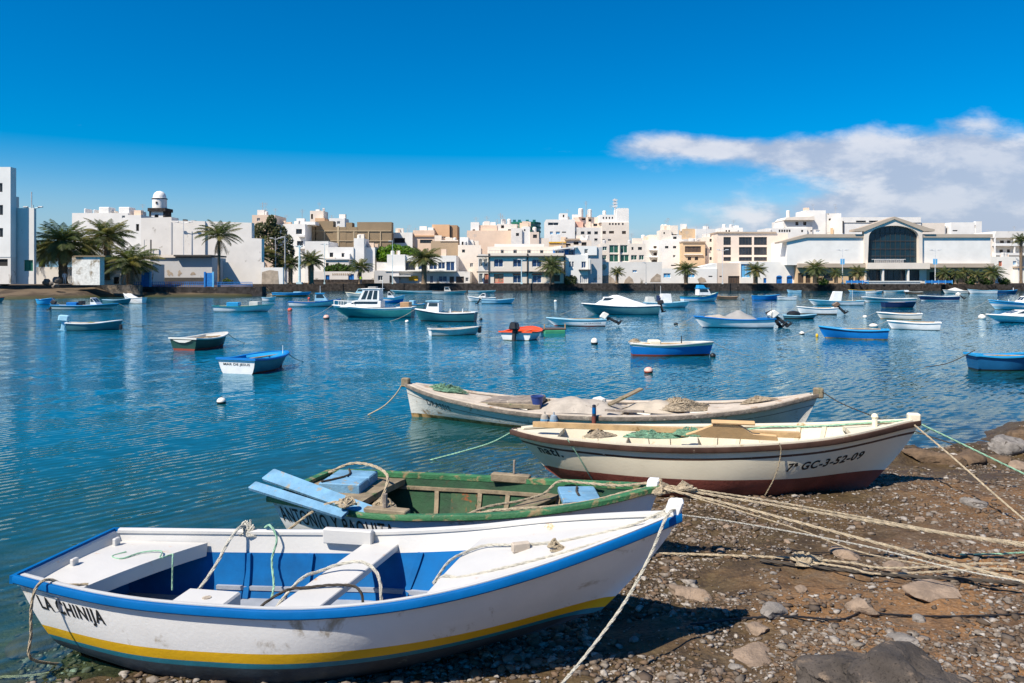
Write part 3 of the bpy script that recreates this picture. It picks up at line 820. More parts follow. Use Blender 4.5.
b.wall(522, 530, 226.5, 284, M_WHITE, [(524, 525.5, 229, 231, 'd')], dy=.5, depth=6)
b.wall(530, 539, 232, 284, M_BEIGE, [(533, 537, 234.5, 238, 'w')], dy=.2, depth=6)
b.wall(539, 549, 238, 284, M_CREAM, [(540, 543, 235, 238, 'd')], dy=.7, depth=6)
b.tank(527, 226.5, .5); b.tank(535, 232, .5)
# --- corner house with dark beams
b = Building('corner_house', 'cream two storey house with dark floor bands and posts and a roof terrace', 'house', 478, 566, 165)
b.wall(489, 564.5, 253, 284, M_CREAM, [(494, 503.2, 259, 267, 'b'), (513, 521.5, 259, 267, 'b'), (532, 541.5, 259.5, 267, 'b'), (494, 503.5, 274, 283, 'O'), (513, 521.5, 275, 283, 'b'), (532.5, 541.5, 275, 283, 'b'), (553, 560, 275, 281.5, 'r')], depth=12)
b.wall(478, 489, 254, 284, M_WHITE2, [(479, 482, 259, 266.5, 'g'), (484, 487, 259, 266.5, 'g'), (479, 482.5, 273.5, 283, 'g'), (484, 488, 273.5, 283, 'O')], dy=1.0, depth=10)
for t in (255.8, 271.4): b.box(476.8, 565.6, t, t + 1.2, M_FRAMED, 'floor_band', dy=-.5, depth=.8)
for a in (488.3, 526.8, 563.8): b.box(a, a + 1.3, 253.5, 283.5, M_FRAMED, 'post', dy=-.16, depth=.16)
b.wall(487, 562, 246, 253.1, M_CREAM, [(500.5, 503.5, 249.2, 252.7, 'd'), (513.5, 517, 249.2, 252.7, 'd'), (527.5, 531, 249.2, 252.7, 'd'), (540.5, 544, 249.5, 252.7, 'd')], dy=3.0, depth=8, name='upper_storey')
b.wall(494, 545, 243, 246.1, M_WHITE2, dy=4.5, depth=5, name='roof_room')
b.box(512.8, 521.8, 273.8, 274.9, M_RED, 'sign_band', dy=-.2, depth=.15); b.box(532, 541.8, 273.8, 274.9, M_RED, 'sign_band', dy=-.2, depth=.15)
mb = MB()
for a in range(489, 565, 3): mb.box(b.x(a), b.x(a) + .05, .1, .15, b.z(253), b.z(250.6))
mb.box(b.x(489), b.x(564), .1, .15, b.z(250.6), b.z(250.3)); mb.build('terrace_railing', M_STEELG, b.root)
# --- white house with blue windows
b = Building('house', 'white house with blue windows and a garage door right of the corner house', 'house', 553, 602, 166)
b.wall(565.5, 588, 255, 284, M_WHITE, [(569, 571, 261.5, 267.5, 'b'), (571.8, 573.8, 261.5, 267.5, 'b'), (581.5, 586, 261.5, 268, 'b'), (580, 588, 275, 283.3, 'K'), (569.5, 573, 275, 277, 'd')], depth=10)
b.wall(575, 597, 246, 255.1, M_WHITE, [(584.5, 588, 249, 253.5, 'g')], dy=.2, depth=9, name='upper_storey')
b.wall(588, 602.5, 247, 284, M_GREY, dy=.6, depth=9)
b.poly([(554, 249), (577, 246.3), (577, 247.6), (554, 250.2)], M_WHITE, 'canopy', dy=-.6, depth=3)
b.wall(553.5, 575, 249, 255.1, M_BLUE, [(556, 560, 250.5, 254.5, 'b'), (569, 574, 250, 255, 'b')], dy=1.5, depth=6, name='upper_storey')
b.box(578.5, 590, 269.5, 270.5, M_FRAMED, 'balcony_slab', dy=-.8, depth=.9); b.box(588.3, 590, 258.5, 270, M_WHITE, 'balcony_side', dy=-.8, depth=.8)
# --- green-windowed flats, long white wall in front of it
b = Building('apartment_block', 'cream flats with rows of dark green windows', 'building', 600, 646, 174)
b.wall(600, 645.5, 243.5, 284, M_CREAM, [(602.5, 607, 246.5, 250.5, 'n'), (609.3, 618.5, 245, 253, 'n'), (620, 627.5, 245, 253, 'n'), (631.5, 633.5, 247, 250, 'd'), (638, 642, 247, 250, 'd'),
      (601.5, 606.5, 255, 259.8, 'n'), (609.3, 618.5, 254.2, 262, 'n'), (620, 629, 254.6, 261.5, 'n'), (631, 637, 255, 260, 'n'), (639, 644, 255, 260, 'n')], depth=10, parapet=.4)
b.box(608.6, 629.5, 262.2, 263, M_CREAM, 'balcony_slab', dy=-.9, depth=.9)
b.box(618.7, 619.7, 244.5, 262.2, M_CREAM, 'pier', dy=-.5, depth=.5)
b = Building('garden_wall', 'long white wall with peeling patches beside the smallest roadside palm', 'wall', 590, 662, 168)
b.wall(588.3, 662, 262, 284, M_WHITE2, [(632.5, 637, 270, 272.5, 'S')], depth=.6)
for P in ([(597, 278), (601, 276), (609, 275), (614, 279), (616, 283.8), (597, 283.8)], [(625, 280), (629, 276), (632.5, 279), (634, 283.8), (624, 283.8)], [(601, 265), (605.5, 264), (607, 267), (604, 270.5), (600.5, 269)], [(651, 279), (657, 273.5), (660.5, 275), (660.5, 282), (650, 282)]):
    b.poly(P, M_PATCH, 'bare_patch', dy=-.035, depth=.03)
# --- big stepped white block on the skyline
b = Building('stepped_block', 'biggest white stepped block on the skyline with a radio mast', 'building', 546, 630, 216, base_py=262)
b.wall(546, 575, 219.5, 262, M_WHITE, [(548, 558.5, 222.5, 225.5, 'g'), (550, 553, 231.5, 234.5, 'S'), (556, 560, 231.5, 234.5, 'S'), (562, 566, 231.6, 232.8, 'd'), (564, 567.5, 237.5, 239.5, 'd')], depth=12, parapet=.4)
b.wall(560, 568, 213, 219.6, M_WHITE, [(563, 564.5, 214.5, 217, 'o')], dy=.8, depth=5, name='stair_tower')
b.wall(568, 584, 221, 262, wall_mat('salmon_render', (0.70, 0.42, 0.32)), [(570, 573, 222.5, 226, 'd')], dy=2.4, depth=9)
b.wall(572, 602, 227.3, 262, M_WHITE2, row([573, 581, 587.5, 594.5], 3.6, 231.3, 234.3, 'd') + row([568.8 + 4.6, 581, 594.5], 3.2, 238.3, 240.6, 'd'), dy=.4, depth=12, parapet=.3)
b.wall(575, 603, 216, 228, M_BEIGE, [(583, 586, 222.5, 225.5, 'd'), (595, 599, 222.5, 225.2, 'd'), (583, 587, 217, 219, 'o'), (590, 593, 218, 220.5, 'd')], dy=4.4, depth=9)
b.wall(602, 629, 222.3, 262, M_CREAM, [(602.6, 606, 231, 234, 'D'), (609, 614, 231, 233.6, 'D'), (622, 626, 231, 234, 'D'), (602.5, 605, 239, 240.8, 'd'), (608, 611, 239, 240.8, 'd')] + row([609, 612, 615, 618, 622], 1.7, 223, 225, 'd'), depth=12)
b.wall(600, 618, 214.6, 222.4, M_WHITE, row([603, 606, 609, 612], 1.4, 216.7, 218.8, 'd'), dy=.6, depth=9)
b.wall(616.8, 629, 208.6, 222.4, M_WHITE, dy=.3, depth=6, name='stair_tower')
mb = MB()
for k in range(7): mb.box(b.x(618 + k * 1.6), b.x(618.8 + k * 1.6), .4, .8, b.z(208.7), b.z(207.9))
mb.build('battlement', M_CREAM, b.root)
b.mast(587, 200, 216, .08); b.tank(582, 216, .7, 2.2); b.tank(591, 216, .6, 2); b.tank(606, 214.6, .5)
mb = MB(); x = b.x(616)
mb.tube([(x, 2, b.z(214)), (x, 2, b.z(198))], .22, n=6)
for k in range(3): mb.box(x - .6, x + .6, 1.7, 2.3, b.z(206.5 - k * 3), b.z(204.6 - k * 3))
mb.build('radio_mast', M_LAMP, b.root)
b = Building('house', 'yellow roofed rooms and brown tiles below the big stepped block', 'house', 549, 592, 194)
b.wall(549, 566, 243, 284, M_OCHRE, depth=6)
b.box(549, 566, 241.8, 243.1, M_YELLOW, 'roof', dy=-.2, depth=6)
b.wall(562, 592, 240, 284, M_CREAM, [(566, 571, 243.5, 245.5, 'o'), (574, 579, 241.5, 244.5, 'o'), (582, 587, 242, 245.5, 'o')], dy=1.2, depth=6)
b.box(565, 580, 238.4, 240.1, M_TILE, 'roof', dy=.8, depth=5); b.tank(584, 240, .5); b.tank(589, 240, .45)
# --- right of centre
b = Building('apartment_block', 'white flats with three stacked curved balconies', 'building', 641, 664, 188)
b.wall(644, 664, 240, 284, M_WHITE2, [(653.5, 658, 246, 248.6, 'D'), (653.5, 658, 252.6, 255.6, 'D'), (652, 657, 259.8, 262.4, 'D')], depth=9)
b.wall(650, 662, 234.5, 240.1, M_CREAM, dy=1, depth=5, name='stair_tower')
for t in (249, 256, 263): b.box(648.5, 661.5, t, t + 2.2, M_WHITE, 'balcony', dy=-1.3, depth=1.3, bev=.25)
b.tank(646, 240, .5)
b = Building('apartment_block', 'tall narrow white flats with a square water tower on the roof', 'building', 661, 684, 182)
b.wall(661.5, 683.5, 240, 284, M_WHITE, [(665, 668.5, 246, 248.4, 'd'), (673, 676.3, 246, 248.4, 'd'), (673, 675.5, 255, 257.5, 'g'), (671, 676.5, 264.8, 266, 'd')], depth=9)
b.wall(662, 672, 229.5, 240.1, M_CREAM, [(664, 665.5, 232, 234, 'd')], dy=.6, depth=6, name='roof_room'); b.wall(672, 682, 235, 240.1, M_WHITE2, [(673.5, 677, 236.5, 239, 'd')], dy=.4, depth=6, name='roof_room')
b.box(672, 679.3, 225, 233.8, M_CREAM, 'water_tower', dy=1.5, depth=2.2); b.box(673, 678.3, 233.8, 235.2, M_BROWN, 'tower_base', dy=1.8, depth=1.6)
for a in (666, 669): b.tank(a, 229.5, .4)
b = Building('house', 'ochre house with one wide brown loggia over two windows', 'house', 682, 706, 179)
b.wall(682.5, 705, 242.3, 284, M_OCHRE, [(685, 701, 246.2, 252.2, 'r'), (687.7, 691.2, 256.8, 260.2, 'D'), (694.8, 698.2, 256.8, 260.2, 'D')], depth=8)
b.box(682, 705.5, 241.3, 242.4, M_TILE, 'roof', dy=-.3, depth=8)
b.box(684, 702.5, 253.9, 254.9, M_CREAM, 'balcony_slab', dy=-.4, depth=.4)
b = Building('apartment_block', 'white blank wall with a tan roof room behind the ochre house', 'building', 683, 724, 200)
b.wall(696, 722, 229, 284, M_WHITE, depth=8); b.wall(684.5, 695.8, 228.5, 242, M_OCHRE, dy=1, depth=6, name='roof_room')
b.wall(683, 697, 239, 284, M_WHITE2, dy=.5, depth=6)
for a in (699, 705, 711, 714): b.mast(a, 225.5, 229, .05, arms=False)
b = Building('house', 'slim white house with small side windows between ochre and beige', 'house', 703, 720, 180)
b.wall(704.5, 719, 237, 284, M_CREAM, [(705.3, 707.3, 248, 256, 'g'), (709.6, 711.8, 238.8, 241.8, 'd'), (709.6, 711.8, 247, 250.5, 'd'), (709.6, 711.8, 257, 260, 'd')], depth=8)
b = Building('apartment_block', 'beige block with columns of dark barred windows and a brown roof edge', 'building', 716, 790, 176)
G3 = lambda a, c, k: [(a, c, 237, 245, k), (a, c, 247, 255, k), (a, c, 257, 261, k)]
b.wall(717.5, 788, 233, 284, M_BEIGE, G3(723.5, 731, 'w') + G3(739, 752, 'w') + G3(754, 767, 'w') + [(774, 781.3, 247, 255, 'w'), (774, 781.3, 257, 261.4, 'w')], depth=12)
b.box(716.8, 776, 231.8, 233.1, M_TILE, 'roof_edge', dy=-.3, depth=12.5)
b.wall(726, 748, 226.5, 231.9, M_WHITE, [(730.5, 732, 229, 231.5, 'd'), (733.3, 735, 229, 231.5, 'd')], dy=4, depth=5, name='roof_room'); b.wall(741.5, 744.5, 224.2, 226.6, M_WHITE, dy=4.4, depth=3, name='roof_turret')
b = Building('yard_building', 'long low white building with blue arched doors and a blue corner', 'building', 662, 798, 168)
b.wall(662, 717, 268.5, 284, M_WHITE, [(663.5, 670.8, 273.3, 277.8, 'S'), (688, 695, 273.5, 277.6, 'S'), (708.5, 712.5, 275.8, 277, 'd')], depth=8)
b.poly([(692, 268.6), (714, 263.5), (717, 263), (717, 268.6)], M_WHITE, 'gable_wall', dy=.2, depth=5)
b.wall(717, 740, 263, 284, M_BEIGE, [(728.3, 739.6, 276, 283.5, 'r'), (719.5, 722, 275.8, 277, 'd')], dy=.1, depth=8)
b.wall(740, 797, 261.5, 284, M_WHITE, [(740.6, 751, 264, 277.5, 'S'), (763, 766, 278, 283, 'B'), (775.8, 781.6, 277, 283.5, 'B'), (786.2, 792, 277, 283.5, 'B')], dy=-.3, depth=9)
for a in (778.7, 789.1):
    mb = MB(); w_ = b.x(a + 2.9) - b.x(a); z0 = b.z(277.02)
    mb.xz_prism([(b.x(a) + w_ * math.cos(t), z0 + w_ * .55 * math.sin(t)) for t in np.linspace(0, math.pi, 9)], -.33, -.303); mb.build('door_arch', M_BLUE, b.root)
for P in ([(697.5, 279), (701, 277), (705, 278.5), (706.5, 282), (699, 283)],): b.poly(P, M_PATCH, 'bare_patch', dy=-.035, depth=.03)
# --- market hall
b = Building('market_hall', 'big white market hall with an arched glass front and gabled roof', 'building', 779, 998, 166)
b.poly([(787, 241), (806, 237.5), (865.5, 237.5), (865.5, 265), (787, 265)], M_WHITE, 'wall', depth=22)
b.poly([(778.5, 242), (806, 234.2), (867, 234.2), (867, 237.6), (806, 237.6), (779, 243.4)], M_EAVE, 'eave', dy=-.35, depth=3)
b.box(920, 990.5, 237.5, 265, M_WHITE, 'wall', depth=22); b.box(919, 991.8, 234.2, 237.6, M_EAVE, 'eave', dy=-.35, depth=3)
# gable front with the arch cut out
cx = b.x(892.5)
arch = [(b.x(866.5), b.z(263))] + [(cx + (b.x(917.5) - cx) * math.cos(t) * (1 if abs(math.cos(t)) < .98 else 1), b.z(238.5) + (b.z(225.8) - b.z(238.5)) * (math.sin(t) ** .8)) for t in np.linspace(math.pi, 0, 23)] + [(b.x(917.5), b.z(263))]
mb = MB()
top = lambda X: b.z(219.5) - abs(X - cx) * (b.z(219.5) - b.z(231)) / (b.x(931) - cx)
xl, xr = b.x(863), b.x(921)
outer = [(xl, b.z(263))] + [(X, top(X)) for X in np.linspace(xl, xr, 23)] + [(xr, b.z(263))]
nA = len(arch)
vs = [(p[0], -.6, p[1]) for p in arch] + [(p[0], -.6, p[1]) for p in outer] + [(p[0], .5, p[1]) for p in arch] + [(p[0], .5, p[1]) for p in outer]
fs = []
for i in range(nA - 1):
    fs.append((i, i + 1, nA + i + 1, nA + i)); fs.append((i, 2 * nA + i, 2 * nA + i + 1, i + 1)); fs.append((nA + i, nA + i + 1, 3 * nA + i + 1, 3 * nA + i))
mb.add(vs, fs); mb.build('gable_wall', M_CREAM, b.root)
for sg in (-1, 1):
    xe, xa = cx + sg * (b.x(932.5) - cx), cx
    P = [(xa, b.z(219.4)), (xa, b.z(216.9)), (xe - sg * 1.0, b.z(228.6)), (xe, b.z(229.4)), (xe, b.z(231.6)), (xe - sg * 2.2, b.z(231.6)), (xe - sg * 2.6, b.z(230.6))]
    if sg > 0: P.reverse()
    mb = MB(); mb.xz_prism(P, -.9, 1.6); mb.build('roof_slope', M_EAVE, b.root)
mb = MB(); mb.add([(p[0], 0.4, p[1]) for p in arch], [tuple(range(nA - 1, -1, -1))]); gl_ = mb.build('arched_window', glass('market_glass', (0.008, 0.028, 0.042)), b.root)
mb = MB()
for a in range(871, 917, 5):
    X = b.x(a); zt = min(q[1] for q in [(abs(p[0] - X), p[1]) for p in arch if abs(p[0] - X) < .9] or [(0, b.z(232))]) - .2
    mb.box(X - .03, X + .03, .3, .36, b.z(263), zt)
for t in (233, 241, 249, 256): mb.box(b.x(868), b.x(916), .27, .35, b.z(t) - .06, b.z(t) + .06)
mb.build('glazing_bar', M_FRAMED, gl_)
mb = MB()
for a in range(875, 905, 2): mb.box(b.x(a), b.x(a) + .12, .1, .2, b.z(262.9), b.z(259.6))
mb.box(b.x(872), b.x(906), .1, .2, b.z(259.6), b.z(259.1)); mb.build('balcony_railing', M_LAMP, b.root)
for (a0, a1, t0, t1, dy, m) in ((797, 865, 263.5, 267.5, -.8, M_EAVE), (864, 926, 262.9, 269, -1.6, M_CREAM), (926, 992, 263.5, 267.5, -.8, M_EAVE)): b.box(a0, a1, t0, t1, m, 'canopy', dy=dy, depth=3.4)
b.wall(797, 865, 267.5, 284, M_OCHRE, [(798.5, 804, 273, 283, 'D'), (806, 811, 273, 283, 'D'), (824, 833.5, 273.5, 281, 'd'), (849, 854, 276, 281.5, 'd')], dy=.2, depth=8)
b.wall(926, 992, 267.5, 284, wall_mat('brown_band', (0.5, 0.36, 0.24)), [(930, 945, 272, 283, 'o'), (950, 966, 272, 283, 'o'), (970, 986, 272, 283, 'o')], dy=.2, depth=8)
b.wall(864.5, 926, 269, 284, M_CREAM, [(866, 880, 269.8, 283, 'w'), (882, 905, 269.8, 283, 'w'), (907, 919, 269.8, 283, 'w')], dy=-.2, depth=6)
for a in (880.3, 905.3): b.box(a - .7, a + .7, 269, 284, M_WHITE, 'column', dy=-1.4, depth=.5)
b = Building('apartment_block', 'white stepped block with a pale roof canopy behind the market left wing', 'building', 768, 846, 220, base_py=262)
b.wall(768, 808, 228, 262, M_WHITE, row([779.5, 782, 784.5, 787, 789.5], 1.8, 229.5, 232, 'd') + [(802, 804, 229.8, 232, 'd')], depth=9, dy=.6)
b.wall(785, 814, 219.8, 262, M_WHITE2, [(797, 800, 221.5, 225, 'D'), (804.8, 808, 221.5, 225, 'D')] + row([806, 812], 3, 230, 231.4, 'd'), depth=10, dy=1.2)
b.poly([(784.5, 220), (787, 217.2), (814.5, 216.2), (815, 220)], M_CREAM, 'roof_canopy', dy=.2, depth=8)
b.wall(808, 828, 209.8, 262, M_WHITE, [(818, 822, 230, 231.5, 'S')], dy=1.6, depth=8); b.wall(828, 844, 212.8, 262, M_WHITE2, [(831.5, 834, 218, 220, 'd')], dy=1.9, depth=9)
b.tank(793, 216.5, .5, 1.8); b.mast(818, 207.5, 210, .1, arms=False)
b.box(830.5, 832.5, 228, 234, M_OCHRE, 'chimney', dy=-.5, depth=.6)
b = Building('long_building', 'long white hall roof with a dark strip behind the market gable', 'building', 842, 960, 214, base_py=262)
b.wall(842.5, 921, 217.2, 262, M_WHITE, [(856, 866, 220.6, 222.3, 'd'), (869, 878, 220.6, 222.3, 'd')], depth=12)
b.box(842.4, 843.4, 221, 233, M_FRAMED, 'downpipe', dy=-.3, depth=.3); b.box(843, 921, 222.6, 223.1, M_FRAMED, 'dark_strip', dy=-.1, depth=.09)  # thin dark strip set just proud of the wall
b.wall(921, 946, 222.8, 262, M_CREAM, dy=.5, depth=10); b.wall(946, 952, 226, 262, M_WHITE2, [(947.5, 949, 228, 233.5, 'd')], dy=.8, depth=10)
b.wall(951.5, 981, 222.3, 262, M_WHITE, [(975.2, 978.5, 225, 228, 'd'), (953, 958, 230, 231.2, 'd')], dy=.2, depth=10); b.wall(976, 982, 221.3, 262, M_WHITE, dy=.1, depth=1)
b = Building('apartment_block', 'flats with white slatted balconies at the far right of the quay', 'building', 990, 1045, 188)
b.wall(991.5, 1045, 238, 284, M_CREAM, [(1000, 1004, 240.5, 243.5, 'D'), (1007, 1010.5, 240.5, 243.5, 'D'), (999.5, 1003, 249.5, 252.5, 'D'), (1007, 1010, 249.3, 252.5, 'D'), (1014, 1017, 240.5, 243.5, 'D')], depth=9)
b.poly([(991, 238), (993, 231.5), (1045, 231.5), (1045, 238)], M_WHITE2, 'roof', dy=-1.2, depth=9)
for t in (243.5, 253): b.box(992, 1045, t, t + 2.6, M_WHITE, 'balcony', dy=-1.4, depth=1.4)
for a in (991.5, 1011, 1022): b.box(a, a + 1, 238, 254, M_WHITE, 'column', dy=-1.3, depth=.4)
b = Building('house', 'plain white house with one blue and one rusty window right of the market', 'house', 990, 1030, 172)
b.wall(991, 1020.5, 256.5, 284, M_WHITE, [(998.5, 1002, 261, 266, 'O'), (1013, 1016.5, 261, 265, 'S')], depth=8)
b.wall(1013.5, 1045, 268, 284, M_WHITE, dy=-1.5, depth=5); b.box(1012.5, 1045, 266.5, 268.1, M_TILE, 'roof', dy=-1.8, depth=5.5)

# ------------------------------------------------------------------ quays, railings, lamps, trees
def strip_wall(name, label, pts, mat, thick=0.8, cat='wall'):
    """pts: (px, D, top py, bottom py) along the wall"""
    o = PT(pts[0][0], pts[0][3], pts[0][1])
    mb = MB(); rows = []
    f0 = [(Vector((WX(p, D), D, WZ(t, D))) - o, Vector((WX(p, D), D, WZ(b_, D) - .5)) - o) for p, D, t, b_ in pts]
    n = len(f0)
    vs = [b_ for a, b_ in f0] + [a for a, b_ in f0] + [a + Vector((0, thick, 0)) for a, b_ in f0] + [b_ + Vector((0, thick, 0)) for a, b_ in f0]
    fs = []
    for i in range(n - 1):
        for k in range(3): fs.append((k * n + i, k * n + i + 1, (k + 1) * n + i + 1, (k + 1) * n + i))
    fs += [(0, n, 2 * n, 3 * n), (n - 1, 4 * n - 1, 3 * n - 1, 2 * n - 1)]
    mb.add(vs, fs)
    ob = mb.build(name, mat, None, loc=o)
    return tag(ob, label, cat)


strip_wall('quay_wall', 'long dark lava stone quay wall along the foot of the town', [(250, 164.9, 283.4, 291)] + [(p, 164.9, 283.3, 291) for p in range(330, 1010, 60)] + [(1100, 164.9, 283, 291)], M_DARKSTONE)
strip_wall('sea_wall', 'rough lava rubble wall sloping down to the stony slip below the hut', [(56, 110.5, 285.5, 290), (75, 110.5, 284.6, 293), (100, 110.5, 285, 296), (140, 110.7, 285.2, 297)], paint('rubble_stone', (0.13, 0.115, 0.10), rough=.95, var=.5, scale=1.3, stain='#8a7c6c', stain_amt=.5, stain_scale=1.6, bump=1.0, bump_scale=2.0, spec=.1))
strip_wall('quay_wall', 'dark lava quay under the blue railing, green with weed at its foot', [(140, 114.5, 286.8, 297), (200, 114.8, 287.2, 297), (262, 115, 286.5, 297)], M_DARKSTONE, thick=2)
# blue railings and gates
def railing(px0, px1, D, pt, pb, label):
    mb = MB(); o = PT((px0 + px1) / 2, pb, D)
    x0, x1 = WX(px0, D) - o.x, WX(px1, D) - o.x; h = WZ(pt, D) - o.z
    for k in range(2): mb.box(x0, x1, -.04, .04, h * (.5 + .5 * k) - .06, h * (.5 + .5 * k))
    n = int((x1 - x0) / .28)
    r = empty('railing', o, 0, label, 'railing')
    mb.build('rail', M_BLUE, r)
    mb = MB()
    for k in range(n + 1):
        x = x0 + (x1 - x0) * k / n; mb.box(x - .035, x + .035, -.03, .03, 0, h - .06)
    mb.build('baluster', M_BLUE, r)
railing(128, 143, 115.2, 281.8, 286.9, 'short blue metal railing left of the first blue gate')
railing(151, 204, 115.2, 281.8, 287, 'blue metal railing on the quay in front of the ruined shed')
railing(214, 252, 115.2, 282, 286.8, 'blue metal railing at the foot of the tall ragged palm')
for px0, px1, t, lab in ((142.5, 150.5, 271.5, 'blue gate box at the left end of the shed railing'), (205, 213.3, 271.8, 'taller blue gate box at the right end of the shed railing')):
    o = PT((px0 + px1) / 2, 287, 115); w = (WX(px1, 115) - WX(px0, 115)) / 2; h = (287 - t) / FPX * 115
    r = empty('gate', o, 0, lab, 'gate')
    mb = MB(); mb.box(-w, w, 0, .12, .05, h - .15); mb.build('panel', M_BLUE, r)
    for sg in (-1, 1):
        mb = MB(); mb.box(sg * w - .12, sg * w + .12, -.13, .13, 0, h); mb.build('post', M_SKYBLUE if sg > 0 else M_BLUE, r)
# street lamps
def lamp(px, top, base, D, label, arms=2, r=.09, mat=None, banner=False, arm_w=1.2):
    o = PT(px, base, D); h = (base - top) / FPX * D
    root = empty('street_lamp', o, 0, label, 'street lamp')
    mb = MB(); mb.tube([(0, 0, 0), (0, 0, h * .5), (0, 0, h)], [r, r * .8, r * .55], n=8); mb.box(-r * 1.8, r * 1.8, -r * 1.8, r * 1.8, 0, .35)
    mb.build('pole', mat or M_STEEL, root)
    for k in range(arms):
        sg = (-1, 1)[k % 2]
        za = h * (.97 if arms < 3 else .97)
        mb = MB(); mb.tube([(0, 0, za - .2), (sg * arm_w * .6, 0, za - .05), (sg * arm_w, 0, za)], r * .45, n=5); a = mb.build('arm', mat or M_STEEL, root)
        mb = MB(); mb.box(sg * arm_w - .3, sg * arm_w + .35, -.15, .15, za - .02, za + .14, bev=.04); mb.build('lamp_head', M_LAMP, a)
    if banner:
        mb = MB(); mb.box(-.42, .42, -.05, .05, h * .56, h * .72); mb.build('banner', M_SKYBLUE, root)
    return root
lamp(33, 205, 284, 109, 'tall pale blue double lamp beside the edge block', 2, .16, arm_w=1.0)
o = PT(31.6, 284, 108.4)
mb = MB(); mb.tube([(0, 0, 0), (0, 0, (284 - 192) / FPX * 108.4)], .07, n=6); mb.box(-.25, .25, -.25, .25, 0, .4); tag(mb.build('flag_pole', M_LAMP, loc=o), 'thin bare white pole rising past the double lamp heads', 'pole')
lamp(183.5, 221, 262, 139, 'thin lamp mast in front of the long blank wall', 2, .1, M_LAMP)
lamp(275.5, 237, 284, 150, 'grey lamp with two arms, left one of the pair near the feathery tree', 2, .14, M_STEELG, arm_w=.8)
lamp(285, 236, 284, 150, 'stout grey pole lamp with one arm between two small palms', 1, .2, M_STEELG, arm_w=.5)
lamp(299.5, 245, 284, 150, 'thick pale blue lamp post left of the bushy round palm', 2, .28, arm_w=.6)
lamp(324.5, 243, 284, 162, 'slim pale lamp beside the first blue yard door', 2, .08, arm_w=.6)
lamp(392.5, 240, 284, 163, 'thin lamp mast at the left end of the modern house', 1, .07, arm_w=.5)
lamp(521.5, 259, 284, 163, 'pale blue lamp in front of the corner house', 2, .12, arm_w=.5)
lamp(646, 262, 284, 163, 'thin lamp before the long peeling wall', 1, .07, M_STEELG, arm_w=.5)
lamp(722.5, 249, 284, 163, 'thin double lamp before the beige block', 2, .08, M_LAMP, arm_w=.9)
lamp(842.5, 249, 284, 162, 'double lamp with a light blue banner left of the market arch', 2, .1, M_LAMP, True, .9)
lamp(935.2, 249, 284, 162, 'double lamp with a light blue banner right of the market arch', 2, .1, M_LAMP, True, .9)

M_TRUNK = paint('palm_trunk', (0.19, 0.135, 0.09), rough=.95, var=.4, scale=6, bump=.8, bump_scale=9)
def leaf_mat(name, col, var=.4):
    m = paint(name, col, rough=.55, var=var, scale=1.0, bump=0)
    t = m.node_tree; g = NG(t); b = next(n for n in t.nodes if n.type == 'BSDF_PRINCIPLED'); o = next(n for n in t.nodes if n.type == 'OUTPUT_MATERIAL')
    tl = g.n('ShaderNodeBsdfTranslucent'); tl.inputs[0].default_value = (col[0] * 1.5, col[1] * 1.6, col[2], 1)
    mx = g.n('ShaderNodeMixShader'); mx.inputs[0].default_value = .35; g.link(b.outputs[0], mx.inputs[1]); g.link(tl.outputs[0], mx.inputs[2]); g.link(mx.outputs[0], o.inputs[0])
    return m
M_PALM = [leaf_mat('palm_leaf_dark', (0.095, 0.12, 0.04)), leaf_mat('palm_leaf_yellow', (0.21, 0.185, 0.06)), leaf_mat('palm_leaf_dead', (0.22, 0.15, 0.08))]
def frond(mb, o, az, el, L, droop, mat, nl, lw, rng):
    d = Vector((math.cos(az), math.sin(az), 0)); p = Vector(o); e = el
    side = Vector((-math.sin(az), math.cos(az), 0))
    seg = 10; pts = [p.copy()]
    for k in range(seg):
        e -= droop / seg * (0.6 + 0.9 * k / seg)
        p = p + (d * math.cos(e) + Vector((0, 0, 1)) * math.sin(e)) * (L / seg); pts.append(p.copy())
    mb.tube(pts, [L * .008 * (1 - .8 * k / seg) for k in range(seg + 1)], mat, n=3, cap=False)
    for k in range(nl):
        t = .12 + .88 * k / (nl - 1); q = t * seg; i = min(int(q), seg - 1); a = pts[i].lerp(pts[i + 1], q - i)
        tang = (pts[i + 1] - pts[i]).normalized()
        ln = L * .26 * (math.sin(math.pi * min(1, t * .9 + .12)) ** .7 * .9 + .1) * rng.uniform(.8, 1.15)
        for sg in (-1, 1):
            tip = a + (side * sg * .75 + tang * .65 + Vector((0, 0, -.35 - .2 * rng.random()))).normalized() * ln
            w = tang * lw
            mid = a.lerp(tip, .5) + Vector((0, 0, ln * .06))
            mb.add([a - w * .4, a + w * .4, mid + w * .5, tip, mid - w * .5], [(0, 1, 2, 3, 4)], mat)
